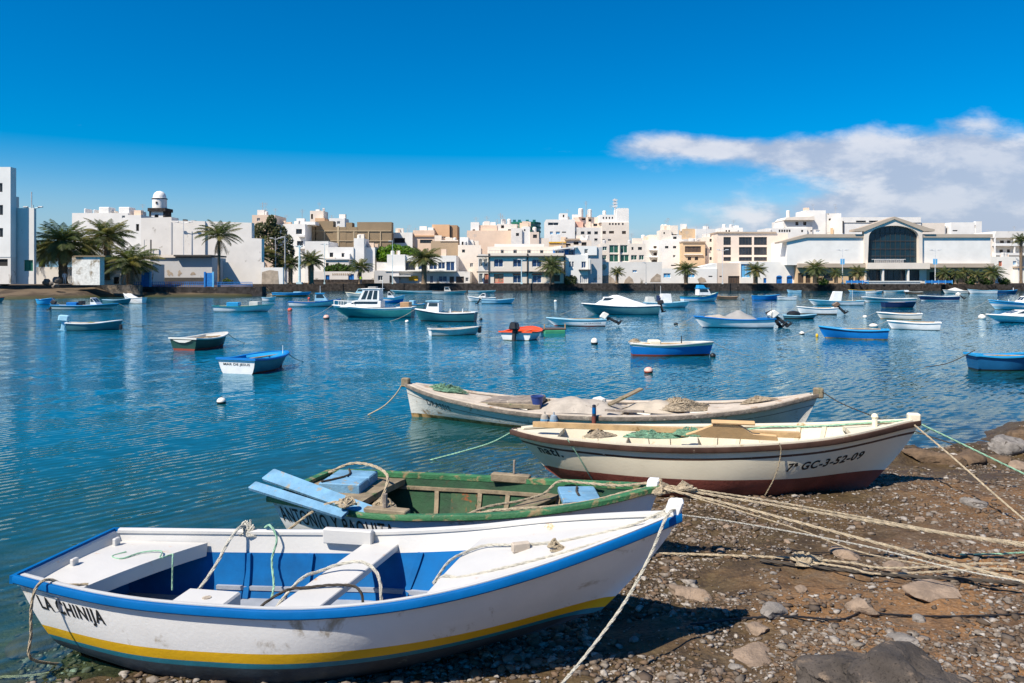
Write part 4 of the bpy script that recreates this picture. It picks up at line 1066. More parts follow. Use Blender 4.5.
def palm_mesh(seed, R, th, tr, nf=44, dead=6, up=1.4, low=-.35, lean=.0, ragged=0):
    """returns (crown, trunk) MBs; R crown radius, th trunk height"""
    rng = random.Random(seed)
    crown, trunk = MB(), MB()
    prof = [(tr * 1.35, 0), (tr * 1.05, th * .08)] + [(tr * (1 + .08 * (k % 2)), th * (.1 + .8 * k / 14)) for k in range(15)] + [(tr * 1.25, th * .93), (tr * 1.1, th)]
    k = len(prof); vs = []; n = 10
    for r, z in prof:
        ox = lean * (z / th) ** 2
        for j in range(n): vs.append((ox + r * math.cos(6.283 * j / n), r * math.sin(6.283 * j / n), z))
    trunk.add(vs, [(i * n + j, i * n + (j + 1) % n, (i + 1) * n + (j + 1) % n, (i + 1) * n + j) for i in range(k - 1) for j in range(n)])
    o = Vector((lean, 0, th))
    for i in range(nf):
        t = (i + .5) / nf
        el = up + (low - up) * t ** .85 + rng.uniform(-.12, .12)
        L = R * rng.uniform(.9, 1.12) * (0.85 + .25 * math.sin(t * 3.1))
        frond(crown, o + Vector((0, 0, rng.uniform(-.1, .2))), i * 2.39996 + rng.uniform(-.2, .2), el, L, rng.uniform(.7, 1.25) * (1.0 if el > -.1 else .5), 1 if rng.random() < .3 else 0, 26, R * .024, rng)
    for i in range(dead):
        frond(crown, o + Vector((0, 0, -.3)), rng.uniform(0, 6.28), rng.uniform(-1.2, -.7), R * rng.uniform(.6, .85), .5, 2, 16, R * .018, rng)
    return crown, trunk
def palm(proto_key, px, crown_py, base_py, half_w, D, label, rz, group='palms along the waterfront', **kw):
    o = PT(px, base_py, D); R = half_w * 1.08 / FPX * D; th = (base_py - crown_py) / FPX * D
    r = empty('palm_tree', o, rz, label, 'palm tree', group)
    c, t = palm_mesh(proto_key, R, th, kw.pop('tr', .28), **kw)
    t.build('trunk', M_TRUNK, r, smooth=True)
    c.build('crown', M_PALM, r)
    return r
palm(1, 63, 243, 284, 31, 111, 'big dark date palm with a thick trunk behind the hut', .3, tr=.55, nf=60, dead=8, low=-.9)
palm(2, 42, 250, 284, 22, 116, 'dark date palm half hidden left of the biggest palm', 1.3, tr=.4, nf=44, low=-.8)
palm(3, 107, 237, 280, 26, 116, 'date palm with brownish fronds between hut and long wall', 2.1, tr=.4, nf=46, dead=12)
palm(14, 88, 247, 282, 22, 120, 'shaded palm filling the gap between the two tall date palms', 2.8, tr=.35, nf=44, low=-.8)
palm(4, 130, 263, 286, 29, 113, 'low spreading date palm on the quay left of the ruined shed', .9, tr=.45, nf=46, up=1.3, low=-.2)
palm(5, 219, 236, 287, 23, 116, 'tall ragged palm with dead hanging fronds and a slim trunk', 2.6, tr=.2, nf=26, dead=10, up=1.4, low=-.1)
palm(6, 257.5, 256, 284, 20, 150, 'full date palm at the foot of the feathery tree', .2, tr=.45, nf=46)
palm(7, 290.5, 264, 284, 13, 152, 'small palm between the two grey lamps and the blue post', 1.7, tr=.4, nf=40)
palm(15, 281, 266, 284, 11, 156, 'small yellowish palm left of the stout grey pole', 2.7, tr=.3, nf=36)
palm(8, 311, 261, 284, 14.5, 152, 'bushy round palm right of the thick pale blue post', 2.2, tr=.5, nf=48)
palm(9, 360, 267, 284, 12.5, 163, 'palm right of the second blue yard door', .5, tr=.35, nf=40)
palm(10, 424, 259, 284, 17, 163, 'dense dark palm in front of the modern house', 1.4, tr=.5, nf=54)
palm(11, 552, 266, 284, 14.5, 163, 'palm at the right end of the corner house', 2.9, tr=.45, nf=46, low=-.7)
palm(12, 617, 272.5, 284, 8.5, 163, 'smallest roadside palm in front of the peeling wall', .7, tr=.3, nf=38)
palm(13, 686, 270, 284, 12, 163, 'palm in front of the ochre house', 1.9, tr=.4, nf=44)
palm(16, 755.5, 270.5, 284, 12, 163, 'palm before the blue corner of the low white building', 2.4, tr=.45, nf=44)
palm(17, 815.5, 268, 284, 12, 162, 'palm at the left end of the market arcade', .4, tr=.5, nf=46, low=-.9)
palm(18, 836, 273, 284, 7.5, 161.5, 'small palm left of the bannered market lamp', 1.1, tr=.35, nf=36, low=-.9)
palm(19, 857.5, 272, 284, 9.5, 161.5, 'small palm close to the market entrance, left side', 2.2, tr=.4, nf=40, low=-.9)
palm(20, 944.5, 273, 284, 9, 161.5, 'palm just right of the bannered lamp by the market right wing', .9, tr=.4, nf=40, low=-.8)
palm(21, 955, 274, 284, 7.5, 160.8, 'yellowish palm, second along the market right wing', 2.9, tr=.35, nf=36, low=-.9)
palm(22, 965, 273, 284, 8, 161.5, 'dark palm in the middle of the market right wing', 1.6, tr=.4, nf=38, low=-.9)
palm(23, 976, 275, 284, 7, 160.6, 'low palm, fourth along the market right wing', .1, tr=.35, nf=36, low=-.9)
palm(24, 993, 272.5, 284, 11.5, 161, 'widest palm at the right end of the market', 2.0, tr=.4, nf=42, low=-.7)
palm(25, 1021, 240, 284, 9, 168, 'tall palm at the right edge before the slatted balconies', 1.0, tr=.3, nf=38)

M_LEAFD = leaf_mat('feathery_leaf', (0.075, 0.095, 0.038))
M_LEAFL = leaf_mat('feathery_leaf_pale', (0.13, 0.12, 0.065))
M_LIME = leaf_mat('bright_leaf', (0.15, 0.27, 0.02))
M_LIMED = leaf_mat('deep_leaf', (0.07, 0.15, 0.018))
M_BARK = paint('bark', (0.11, 0.085, 0.065), rough=.95, var=.4, scale=4, bump=.6, bump_scale=8)
def leaf_cloud(mb, blobs, n, size, rng, mats=2, flat=1.0):
    for _ in range(n):
        (cx, cy, cz, rx, ry, rz) = rng.choice(blobs)
        while True:
            u = Vector((rng.uniform(-1, 1), rng.uniform(-1, 1), rng.uniform(-1, 1)))
            if .25 < u.length < 1: break
        u = u * (u.length ** -.45)
        if u.length > 1.02: u = u.normalized()
        p = Vector((cx + u.x * rx, cy + u.y * ry, cz + u.z * rz))
        a = Vector((rng.gauss(0, 1), rng.gauss(0, 1), rng.gauss(0, 1) * flat)).normalized(); b_ = a.orthogonal().normalized()
        s = size * rng.uniform(.6, 1.4)
        mb.add([p - a * s, p + b_ * s * .45, p + a * s, p - b_ * s * .45], [(0, 1, 2, 3)], rng.randrange(mats))
def leafy(name, label, cat, px, base_py, D, blobs_px, n, size, mats, limbs=(), seed=1, tr=.25, group=None, rot=0):
    rng = random.Random(seed)
    o = PT(px, base_py, D)
    r = empty(name, o, 0, label, cat, group)
    bl = []
    for (x, y, rx, ry) in blobs_px:
        c = PT(x, y, D) - o; k = D / FPX
        bl.append((c.x, rng.uniform(-.4, .4) * rx * k, c.z, rx * k, rx * k * .8, ry * k))
    mb = MB(); leaf_cloud(mb, bl, n, size, rng); mb.build('crown', mats, r)
    if limbs is not None:
        mb = MB()
        top = max(b_[2] for b_ in bl)
        mb.tube([(0, 0, 0), (.1, 0, top * .4), (-.05, .1, top * .75)], [tr, tr * .8, tr * .3], n=8)
        for b_ in bl: mb.tube([(.1 * rng.random(), 0, min(top * .45, b_[2] * .6)), (b_[0] * .5, b_[1] * .5, b_[2] * .8), (b_[0], b_[1], b_[2])], [tr * .45, tr * .3, tr * .1], n=6)
        mb.build('trunk', M_BARK, r, smooth=True)
    return r
leafy('feathery_tree', 'tall feathery dark tree in front of the pinkish house', 'tree', 274, 284, 153,
      [(258, 237, 9, 5), (262, 228, 8, 6), (271, 222, 5, 7), (277, 232, 9, 8), (284, 242, 9, 9), (288, 252, 6, 8), (268, 244, 10, 8), (278, 256, 9, 7), (272, 232, 7, 7), (255, 233, 5, 3)], 3400, .30, [M_LEAFD, M_LEAFL], seed=5, tr=.22)
leafy('umbrella_tree', 'bright green flat topped tree behind the modern house', 'tree', 395, 270, 178,
      [(383, 253, 9, 6), (394, 250, 10, 5.5), (405, 251, 9, 5), (412, 254, 7, 5), (389, 257, 11, 5), (402, 257, 11, 5), (378, 257, 6, 4), (417, 257, 5, 3)], 3400, .42, [M_LIME, M_LIMED], seed=6, tr=.4)
leafy('hedge', 'green clipped bushes in the yard behind the first blue door', 'hedge', 338, 274, 170.5,
      [(332, 269, 5, 4), (338, 268, 5, 4.5), (344, 268.5, 5, 4), (350, 269.5, 4, 3.5), (328, 270, 4, 3)], 1500, .3, [M_LIMED, M_LEAFD], limbs=None, seed=8)
leafy('hedge', 'dark clipped hedge under the blue windows of the white house', 'hedge', 570, 284, 163.5, [(567, 280, 2.6, 4), (571, 280, 2.6, 4), (574.5, 280, 2.4, 4)], 800, .22, [M_LEAFD, M_LEAFD], limbs=None, seed=9)
leafy('shrub', 'small green shrubs at the foot of the tall ragged palm', 'shrub', 227, 283, 121, [(226, 281, 3, 2.5), (230, 282, 3, 2)], 300, .2, [M_LIMED, M_LEAFL], limbs=None, seed=10)
for i, (px, lab) in enumerate(((951, 'reddish shrub under the second market palm'), (970, 'dark shrub between the middle market palms'), (985, 'shrub left of the widest market palm'), (1004, 'shrub right of the widest market palm'), (822, 'shrub beside the leftmost market palm'))):
    leafy('shrub', lab, 'shrub', px, 284.5, 161, [(px, 281, 4.5, 3.5), (px + 3, 282, 4, 2.6)], 420, .25, [M_LIMED, M_LEAFD], limbs=None, seed=20 + i)

# the blue hoarding by the market and low blue rail
for px0, px1, lab in ((846, 868, 'low blue barrier on the quay left of the market doors'), (925, 952, 'low blue barrier on the quay right of the market doors')):
    o = PT((px0 + px1) / 2, 284, 160); w = (px1 - px0) / 2 / FPX * 160
    r = empty('barrier', o, 0, lab, 'barrier')
    mb = MB(); mb.box(-w, w, -.05, .05, .2, .7); mb.build('panel', M_BLUE, r)
    for k in range(5): mb = MB(); mb.box(-w + k * w / 2 - .06, -w + k * w / 2 + .06, -.1, -.055, 0, .8); mb.build('post', M_SKYBLUE, r)
o = PT(893, 284, 160); r = empty('ticket_counter', o, 0, 'long pale low counter in front of the market doors', 'counter')
mb = MB(); mb.box(-5.5, 5.5, 0, .3, 0, .45); mb.build('base', M_STEELG, r); mb = MB(); mb.box(-5.8, 5.8, -.1, .4, .452, .62); mb.build('top', M_WHITE, r)

# people on the quay
def person(px, py, D, label, shirt, trousers, pose=0.0, h=1.72):
    o = PT(px, py, D)
    J = {'pelvis': (0, 0, .95, .13), 'waist': (0, 0, 1.1, .12), 'chest': (0, -.01, 1.32, .15), 'neck': (0, -.01, 1.48, .055), 'chin': (0, -.03, 1.56, .075), 'head': (0, -.02, 1.65, .095), 'crown': (0, -.01, 1.72, .06)}
    for sg, k in ((-1, 'l'), (1, 'r')):
        sw = pose * sg
        J.update({k + 'hip': (sg * .09, 0, .9, .1), k + 'knee': (sg * .1, -.16 * sw - .02, .5, .065), k + 'ankle': (sg * .1, -.28 * sw + .03, .09, .042), k + 'toe': (sg * .11, -.28 * sw - .13, .04, .035),
                  k + 'sho': (sg * .19, 0, 1.41, .065), k + 'elb': (sg * .25, .12 * sw + .03, 1.14, .045), k + 'wri': (sg * .24, .2 * sw - .06, .9, .033), k + 'hand': (sg * .235, .22 * sw - .1, .8, .04)})
    names = list(J); E = [('pelvis', 'waist'), ('waist', 'chest'), ('chest', 'neck'), ('neck', 'chin'), ('chin', 'head'), ('head', 'crown')]
    for k in 'lr': E += [('pelvis', k + 'hip'), (k + 'hip', k + 'knee'), (k + 'knee', k + 'ankle'), (k + 'ankle', k + 'toe'), ('chest', k + 'sho'), (k + 'sho', k + 'elb'), (k + 'elb', k + 'wri'), (k + 'wri', k + 'hand')]
    me = bpy.data.meshes.new('person'); me.from_pydata([J[n][:3] for n in names], [(names.index(a), names.index(b_)) for a, b_ in E], [])
    ob = bpy.data.objects.new('person', me); C.objects.link(ob)
    sk = ob.modifiers.new('skin', 'SKIN'); sk.use_smooth_shade = True
    for i, n in enumerate(names):
        me.skin_vertices[0].data[i].radius = (J[n][3], J[n][3] * (.75 if n in ('chest', 'waist', 'pelvis') else 1)); me.skin_vertices[0].data[i].use_root = (n == 'pelvis')
    sb = ob.modifiers.new('sub', 'SUBSURF'); sb.levels = sb.render_levels = 1
    dg = bpy.context.evaluated_depsgraph_get(); m2 = bpy.data.meshes.new_from_object(ob.evaluated_get(dg)); ob.modifiers.clear(); ob.data = m2
    bpy.data.meshes.remove(me)
    m2.materials.clear()
    for m in (paint('skin', (.35, .2, .13), bump=0), shirt, trousers, paint('dark_hair', (.03, .02, .015), bump=0)): m2.materials.append(m)
    for p in m2.polygons:
        c = p.center
        p.material_index = 3 if (c.z > 1.66 or (c.z > 1.55 and c.y > .02)) else 0 if c.z > 1.47 or (abs(c.x) > .2 and c.z < .98) else 1 if c.z > .98 or abs(c.x) > .2 else 2
    ob.location = o; s = h / 1.75; ob.scale = (s, s, s); ob.rotation_euler = (0, 0, .5)
    return tag(ob, label, 'person')
CL = lambda n, c: paint(n, c, rough=.9, bump=0)
person(64.6, 284, 109.5, 'person in white clothes walking beside the big date palm', CL('white_cloth', (.75, .75, .75)), CL('white_trousers', (.65, .65, .66)), .8)
person(264, 283.6, 148, 'person in dark clothes standing before the tan wall', CL('dark_cloth', (.03, .03, .04)), CL('dark_trousers', (.02, .02, .03)), .4)
person(361, 284, 160, 'person in a yellow green vest on the quay beside the palm', CL('hivis_cloth', (.5, .75, .03)), CL('navy_trousers', (.03, .04, .08)), .2)

# boulders and stones on the far slip
M_BOULDER = paint('boulder_rock', (0.17, 0.145, 0.12), rough=.95, var=.45, scale=1.2, stain='#2e2a27', stain_amt=.4, stain_scale=1.5, bump=.8, bump_scale=4)
def rock_mesh(seed, r, sc=(1, 1, .7), n=2, rough=.28, lim=(.55, .95)):
    rng = random.Random(seed)
    import bmesh
    bm = bmesh.new(); bmesh.ops.create_icosphere(bm, subdivisions=n, radius=1)
    dirs = [(Vector((rng.gauss(0, 1), rng.gauss(0, 1), rng.gauss(0, 1))).normalized(), rng.uniform(*lim)) for _ in range(9)]
    ph = [rng.uniform(0, 6) for _ in range(6)]
    for v in bm.verts:
        d = v.co.normalized(); k = 1.0
        for dd, lim in dirs:
            q = d.dot(dd)
            if q > 0: k = min(k, lim / q)
        k *= 1 + rough * .35 * (math.sin(5 * d.x + ph[0]) * math.sin(4 * d.y + ph[1]) + math.sin(9 * d.z + ph[2]) * math.sin(8 * d.x + ph[3]) * .5) + rng.uniform(-.03, .03)
        v.co = Vector((d.x * k * sc[0], d.y * k * sc[1], d.z * k * sc[2])) * r
    mb = MB(); bm.verts.index_update()
    mb.add([v.co for v in bm.verts], [tuple(v.index for v in f.verts) for f in bm.faces]); bm.free()
    return mb
for i, (px, py, rp, lab) in enumerate(((4, 281, 6, 'rough dark boulder at the left edge below the tall block'), (12, 281, 4.5, 'smaller rounded boulder right of the edge boulder'), (47, 282, 4.5, 'flat pale boulder right of the double lamp'), (57, 280.5, 4.6, 'tallest round boulder beside the walking person'), (55.5, 286, 3.6, 'dark low boulder at the top of the rubble wall'), (51.5, 283.6, 2.5, 'little pale boulder between the two slip boulders'))):
    D = 107.5 - (3 if i > 3 else 0); o = PT(px, py, D)
    tag(rock_mesh(30 + i, rp / FPX * D, (1.1, .9, .85)).build('boulder', M_BOULDER, smooth=True, loc=o), lab, 'boulder', 'boulders on the far slip')

# ------------------------------------------------------------------ boats
class Hull:
    def __init__(s, L, zs, b, zk, p, rs=.12, rb=.3, kb=1.6, x0=0.0, hs=.02):
        s.L, s.rs, s.rb, s.kb, s.x0, s.hs = L, rs, rb, kb, x0, hs
        s.zs, s.b, s.zk, s.p = cubic(zs), cubic(b), cubic(zk), cubic(p)
    def t_of(s, u, z):
        a, c = s.zk(u), s.zs(u); return min(max((z - a) / max(c - a, 1e-6), 0), 1)
    def half(s, u, t): return max(s.b(u) * max(t, 0) ** s.p(u), s.hs)
    def xx(s, u, t):
        xa = s.rs * (1 - t); xb = s.L - s.rb * (1 - t) ** s.kb
        return s.x0 + xa + u * (xb - xa)
    def pt(s, u, z, side, off=0.0):
        t = s.t_of(u, z)
        y = s.half(u, t) + off
        return Vector((s.xx(u, t), side * y, z))
    def u_of(s, x):
        return min(max((x - s.x0) / s.L, 0), 1)
    def outer(s, root, bands, mats, ns=40, nsub=4, name='hull', smooth=True, transom=None):
        """bands: [(top z function or None for the sheer, material index)]"""
        mb = MB(); us = [1 - (1 - i / ns) ** 1.25 for i in range(ns + 1)]
        def zrow(u):
            a, c = s.zk(u), s.zs(u); out = [a]; mi = []
            for f, m in bands:
                z1 = c if f is None else min(max(f(u), out[-1] + 1e-5), c)
                z0 = out[-1]
                k = nsub + (3 if len(mi) == 0 else 0)
                for i in range(1, k + 1):
                    w = i / k
                    if len(mi) < nsub + 3 and z0 == a: w = w ** 1.8
                    out.append(z0 + (z1 - z0) * w); mi.append(m)
            return out, mi
        rows = [zrow(u) for u in us]
        mi = rows[0][1]
        for side in (-1, 1):
            P = [[s.pt(u, z, side) for z in r[0]] for u, r in zip(us, rows)]
            mb.grid(P, flip=(side < 0), matfn=lambda i, j: mi[j])
        # transom or stern closing face
        r0 = rows[0][0]
        for j in range(len(r0) - 1):
            a, b_, c, d = s.pt(0, r0[j], -1), s.pt(0, r0[j], 1), s.pt(0, r0[j + 1], 1), s.pt(0, r0[j + 1], -1)
            mb.add([a, b_, c, d], [(0, 3, 2, 1)], mi[j] if transom is None else transom(mi[j]))
        # stem edge
        r1 = rows[-1][0]
        for j in range(len(r1) - 1):
            mb.add([s.pt(1, r1[j], -1), s.pt(1, r1[j], 1), s.pt(1, r1[j + 1], 1), s.pt(1, r1[j + 1], -1)], [(0, 1, 2, 3)], mi[j])
        return mb.build(name, mats, root, smooth=smooth)
    def iy(s, u, z, th=.035): return max(s.half(u, s.t_of(u, z)) - th, .004)
    def inner(s, root, floor, bands, mats, th=.035, ns=30, name='lining', u0=.012, u1=.985, sole=True):
        """bands from the sheer down: [(drop below sheer or None for the floor, material)]; the sole takes the last material"""
        mb = MB(); us = [u0 + (u1 - u0) * i / ns for i in range(ns + 1)]
        def zr(u):
            top = s.zs(u) - .004; out = [top]; mi = []
            fl = min(max(floor(u), s.zk(u) + .04), top - .02)
            for d, m in bands:
                z1 = fl if d is None else max(s.zs(u) - d, fl + .005)
                for i in range(1, 4): out.append(out[-1] if i == 0 else out[-1] + (z1 - out[-1]) * (1 / (4 - i))); mi.append(m)
            return out, mi
        rows = [zr(u) for u in us]; mi = rows[0][1]
        for side in (-1, 1):
            P = [[Vector((s.xx(u, s.t_of(u, z)), side * s.iy(u, z, th), z)) for z in r[0]] for u, r in zip(us, rows)]
            mb.grid(P, flip=(side > 0), matfn=lambda i, j: mi[j])
        r0 = rows[0][0]
        for j in range(len(r0) - 1):
            x = lambda z: s.xx(u0, s.t_of(u0, z))
            mb.add([(x(r0[j]), -s.iy(u0, r0[j], th), r0[j]), (x(r0[j]), s.iy(u0, r0[j], th), r0[j]), (x(r0[j + 1]), s.iy(u0, r0[j + 1], th), r0[j + 1]), (x(r0[j + 1]), -s.iy(u0, r0[j + 1], th), r0[j + 1])], [(0, 1, 2, 3)], mi[j])
        # rim between the skins
        for side in (-1, 1):
            P = [[s.pt(u, s.zs(u), side), Vector((s.xx(u, 1), side * s.iy(u, s.zs(u), th), s.zs(u) - .004))] for u in us]
            mb.grid(P, flip=(side > 0), mat=bands[0][1])
        if sole:
            P = []
            for u, r in zip(us, rows):
                z = r[0][-1]; w = s.iy(u, z, th); P.append([Vector((s.xx(u, s.t_of(u, z)), -w + 2 * w * k / 4, z)) for k in range(5)])
            mb.grid(P, mat=len(mats) - 1, flip=True)
        return mb.build(name, mats, root, smooth=True)
    def sweep(s, root, name, mat, out=.03, inn=.04, up=.012, down=.05, u0=0.0, u1=1.0, dz=0.0, stern=True, ns=44):
        """a rail following the sheer on both sides (and across the transom)"""
        mb = MB(); us = [u0 + (u1 - u0) * (1 - (1 - i / ns) ** 1.2) for i in range(ns + 1)]
        path = []
        for side in (-1, 1):
            seq = []
            for u in us:
                z = s.zs(u) + dz; y = s.half(u, s.t_of(u, z))
                seq.append(Vector((s.xx(u, 1), side * y, z)))
            path.append(seq)
        for side, seq in zip((-1, 1), path):
            P = []
            for i, p in enumerate(seq):
                t = seq[min(i + 1, ns)] - seq[max(i - 1, 0)]; n = Vector((t.y, -t.x, 0)).normalized() * (1 if side < 0 else -1)
                prof = [(out * .75, up), (out, up * .3), (out, -down * .8), (out * .7, -down), (-inn, -down), (-inn, up * .4), (-inn * .7, up)]
                row = []
                for a, c in prof:
                    q = p + n * a + Vector((0, 0, c))
                    if side * q.y < .002: q.y = side * .002
                    row.append(q)
                row.append(row[0]); P.append(row)
            mb.grid(P, flip=(side < 0))
            for e in (P[0], P[-1]): mb.add(e[:-1], [tuple(range(len(e) - 1))])
        if stern:
            w = s.half(0, 1); z = s.zs(0) + dz; x = s.xx(0, 1)
            mb.box(x - out, x + inn, -w - out, w + out, z - down, z + up * .8)
        return mb.build(name, mat, root, smooth=True)
    def deck(s, root, name, mat, u0, u1, drop, fascia=.08, end='aft', th=.03, camber=.02, n=14, slant=0.0):
        mb = MB(); P = []
        for i in range(n + 1):
            u = u0 + (u1 - u0) * i / n
            z = s.zs(u) - drop; w = s.iy(u, z, th)
            row = []
            for k in range(9):
                f = -1 + 2 * k / 8
                e = slant * f * (1 - abs((i if end == 'aft' else n - i) / n)) 
                row.append(Vector((s.xx(min(u + e, 1), 1), f * w, z + camber * (1 - f * f))))
            P.append(row)
        mb.grid(P, flip=True)
        e = P[0] if end == 'aft' else P[-1]
        ue = u0 if end == 'aft' else u1; zl = s.zs(ue) - drop - fascia; wl_ = s.iy(ue, zl, th) / max(s.iy(ue, s.zs(ue) - drop, th), 1e-4)
        lo = [Vector((q.x, q.y * wl_, q.z - fascia)) for q in e]
        mb.grid([e, lo], flip=(end != 'aft'))
        back = [q + Vector((.03 if end == 'aft' else -.03, 0, 0)) for q in lo]
        mb.grid([lo, back], flip=(end != 'aft'))
        return mb.build(name, mat, root)
    def thwart(s, root, u, width, z, mat, th=.035, slant=0.0, name='thwart', y0=None, y1=None, skin=.03):
        w = s.iy(u, z, skin); a = -w if y0 is None else y0; c = w if y1 is None else y1
        x = s.xx(u, s.t_of(u, z)); h = width / 2; b_ = .006
        f = lambda y: slant * y
        mb = MB()
        mb.bbox(-h, h, a, c, z - th, z, 0, b_)
        mb.v = [(v[0] + x + f(v[1]), v[1], v[2]) for v in mb.v]
        return mb.build(name, mat, root)
    def text(s, root, body, u0, drop, h, width, side, mat, off=.004, bold=0.0, name='lettering', slope=0.0, shear=0.0):
        cu = bpy.data.curves.new('lettering', 'FONT'); cu.body = body; cu.size = 1.0; cu.offset = bold; cu.fill_mode = 'FRONT'; cu.resolution_u = 3; cu.space_character = 1.12; cu.shear = shear
        ob = bpy.data.objects.new('lettering', cu); C.objects.link(ob)
        me = bpy.data.meshes.new_from_object(ob.evaluated_get(bpy.context.evaluated_depsgraph_get()))
        bpy.data.objects.remove(ob); bpy.data.curves.remove(cu)
        co = np.empty(len(me.vertices) * 3, np.float32); me.vertices.foreach_get('co', co); co = co.reshape(-1, 3)
        w = co[:, 0].max() - co[:, 0].min(); xm = co[:, 0].min(); hh = .72
        for v, (x, y, _) in zip(me.vertices, co):
            a = (x - xm) / w * width; u = u0 + (a if side < 0 else (width - a)) / s.L
            z = s.zs(u) - drop - slope * a + y / hh * h
            v.co = s.pt(u, z, side, off)
        me.materials.clear(); me.materials.append(mat)
        o = bpy.data.objects.new(name, me); C.objects.link(o); o.parent = root
        return o
    def ribs(s, root, us, mat, floor, top=.02, w=.045, d=.025, skin=.035, name='rib'):
        for u in us:
            n = 6
            for side in (-1, 1):
                mb = MB(); P = []
                for k in range(n + 1):
                    z = s.zs(u) - top - (s.zs(u) - top - floor(u) - .004) * k / n
                    y = s.iy(u, z, skin); x = s.xx(u, s.t_of(u, z))
                    P.append([Vector((x - w / 2, side * (y + .01), z)), Vector((x - w / 2, side * (y - d), z)), Vector((x + w / 2, side * (y - d), z)), Vector((x + w / 2, side * (y + .01), z))])
                mb.grid(P, flip=(side < 0))
                e = P[0]; mb.add(e, [(0, 1, 2, 3)])
                mb.build(name, mat, root)


WORN = dict(bump=.12, bump_scale=40)
P_WHITE = paint('boat_white', (0.80, 0.80, 0.78), rough=.42, var=.05, scale=2, stain='#b5aa9a', stain_amt=.28, stain_scale=3.5, **WORN)
P_CHINWHITE = paint('brushed_white', (0.80, 0.79, 0.765), rough=.45, var=.05, scale=3, stain='#a79b88', stain_amt=.32, stain_scale=3.2, bump=.10, bump_scale=40)
P_RUSTWHITE = paint('rust_streaked_white', (0.55, 0.54, 0.515), rough=.5, var=.05, scale=2, stain='#c08a4c', stain_amt=.21, stain_scale=6, **WORN)
P_BLUE = paint('boat_blue', (0.0, 0.105, 0.32), spec=.12, rough=.55, var=.12, scale=5, stain='#4f93cf', stain_amt=.05, stain_scale=9, **WORN)
P_INBLUE = paint('lining_blue', (0.0, 0.10, 0.30), spec=.2, rough=.75, var=.2, scale=4, stain='#2f74b8', stain_amt=.08, stain_scale=6, **WORN)
P_YELLOW = paint('stripe_yellow', (0.74, 0.43, 0.012), rough=.45, var=.1, stain='#6b4a1a', stain_amt=.12, stain_scale=8)
P_TEALB = paint('stripe_teal', (0.015, 0.19, 0.26), rough=.5, var=.2)
P_BOTTOM = paint('bottom_paint', (0.035, 0.055, 0.07), rough=.7, var=.4, scale=3, stain='#6f7a78', stain_amt=.3, stain_scale=5)
P_FLOORG = paint('grey_sole', (0.30, 0.33, 0.38), rough=.7, var=.2, scale=4, stain='#6a5a48', stain_amt=.2)
P_GREEN = paint('worn_green', (0.035, 0.15, 0.06), rough=.6, var=.3, scale=5, stain='#8b7a58', stain_amt=.5, stain_scale=9, bump=.5, bump_scale=35)
P_INGREEN = paint('lining_green', (0.012, 0.055, 0.022), rough=.75, var=.4, scale=4, stain='#3f3522', stain_amt=.3, stain_scale=7, bump=.4, bump_scale=30)
P_RUSTPANEL = paint('rusty_green_panel', (0.03, 0.07, 0.03), rough=.75, var=.4, scale=5, stain='#7a4420', stain_amt=.5, stain_scale=9, bump=.4)
P_WOODG = paint('weathered_wood', (0.24, 0.19, 0.125), rough=.85, var=.35, scale=6, stain='#3f5a35', stain_amt=.35, stain_scale=7, bump=.5)
P_LBLUE = paint('faded_light_blue', (0.14, 0.30, 0.45), rough=.7, var=.22, scale=4, stain='#8f8a78', stain_amt=.36, stain_scale=9, bump=.4)
P_CREAM = paint('boat_cream', (0.80, 0.72, 0.54), rough=.48, var=.06, scale=2.5, stain='#9c8a66', stain_amt=.2, stain_scale=3, **WORN)
P_CREAMIN = paint('lining_cream', (0.66, 0.60, 0.46), rough=.6, var=.08, scale=3, stain='#a58b5a', stain_amt=.3, stain_scale=6)
P_RED = paint('oxide_red', (0.20, 0.055, 0.038), rough=.7, var=.25, scale=3, stain='#8a5a4c', stain_amt=.22, stain_scale=6, bump=.4)
P_BROWNRAIL = paint('brown_rail', (0.085, 0.045, 0.032), rough=.55, var=.3, scale=5, stain='#c9b8a0', stain_amt=.18, stain_scale=12)
P_OLDWHITE = paint('flaking_white', (0.66, 0.64, 0.58), rough=.7, var=.12, scale=2.5, stain='#8c6f4a', stain_amt=.36, stain_scale=3.2, bump=.4)
P_RUSTLINE = paint('rusty_waterline', (0.36, 0.22, 0.09), rough=.8, var=.4, scale=4, stain='#4a4420', stain_amt=.5, stain_scale=5)
P_OLDRAIL = paint('grey_worn_rail', (0.24, 0.20, 0.165), rough=.85, var=.35, scale=7, stain='#c9bda8', stain_amt=.35, stain_scale=9, bump=.5)
P_OLDDECK = paint('sandy_deck', (0.50, 0.43, 0.35), rough=.85, var=.15, scale=4, stain='#8f6b44', stain_amt=.4, stain_scale=5, bump=.4)
P_WOOD = paint('bare_wood', (0.50, 0.33, 0.16), rough=.65, var=.2, scale=6, stain='#7a5426', stain_amt=.3, stain_scale=9)
P_TAN = paint('tan_board', (0.55, 0.36, 0.18), rough=.6, var=.12, scale=3, bump=.2)
P_TARP = paint('dusty_tarp', (0.40, 0.355, 0.30), rough=.9, var=.18, scale=4, stain='#6f675c', stain_amt=.3, bump=.6, bump_scale=12)
P_BLACK = paint('black_lettering', (0.012, 0.012, 0.014), rough=.5, var=.2, bump=0)
P_ROPE = paint('pale_rope', (0.50, 0.41, 0.28), rough=.95, var=.25, scale=20, bump=.9, bump_scale=120)
P_ROPEW = paint('white_rope', (0.62, 0.59, 0.50), rough=.95, var=.2, scale=20, bump=.9, bump_scale=120)
P_ROPEG = paint('green_rope', (0.30, 0.52, 0.36), rough=.9, var=.25, scale=20, bump=.6, bump_scale=120)
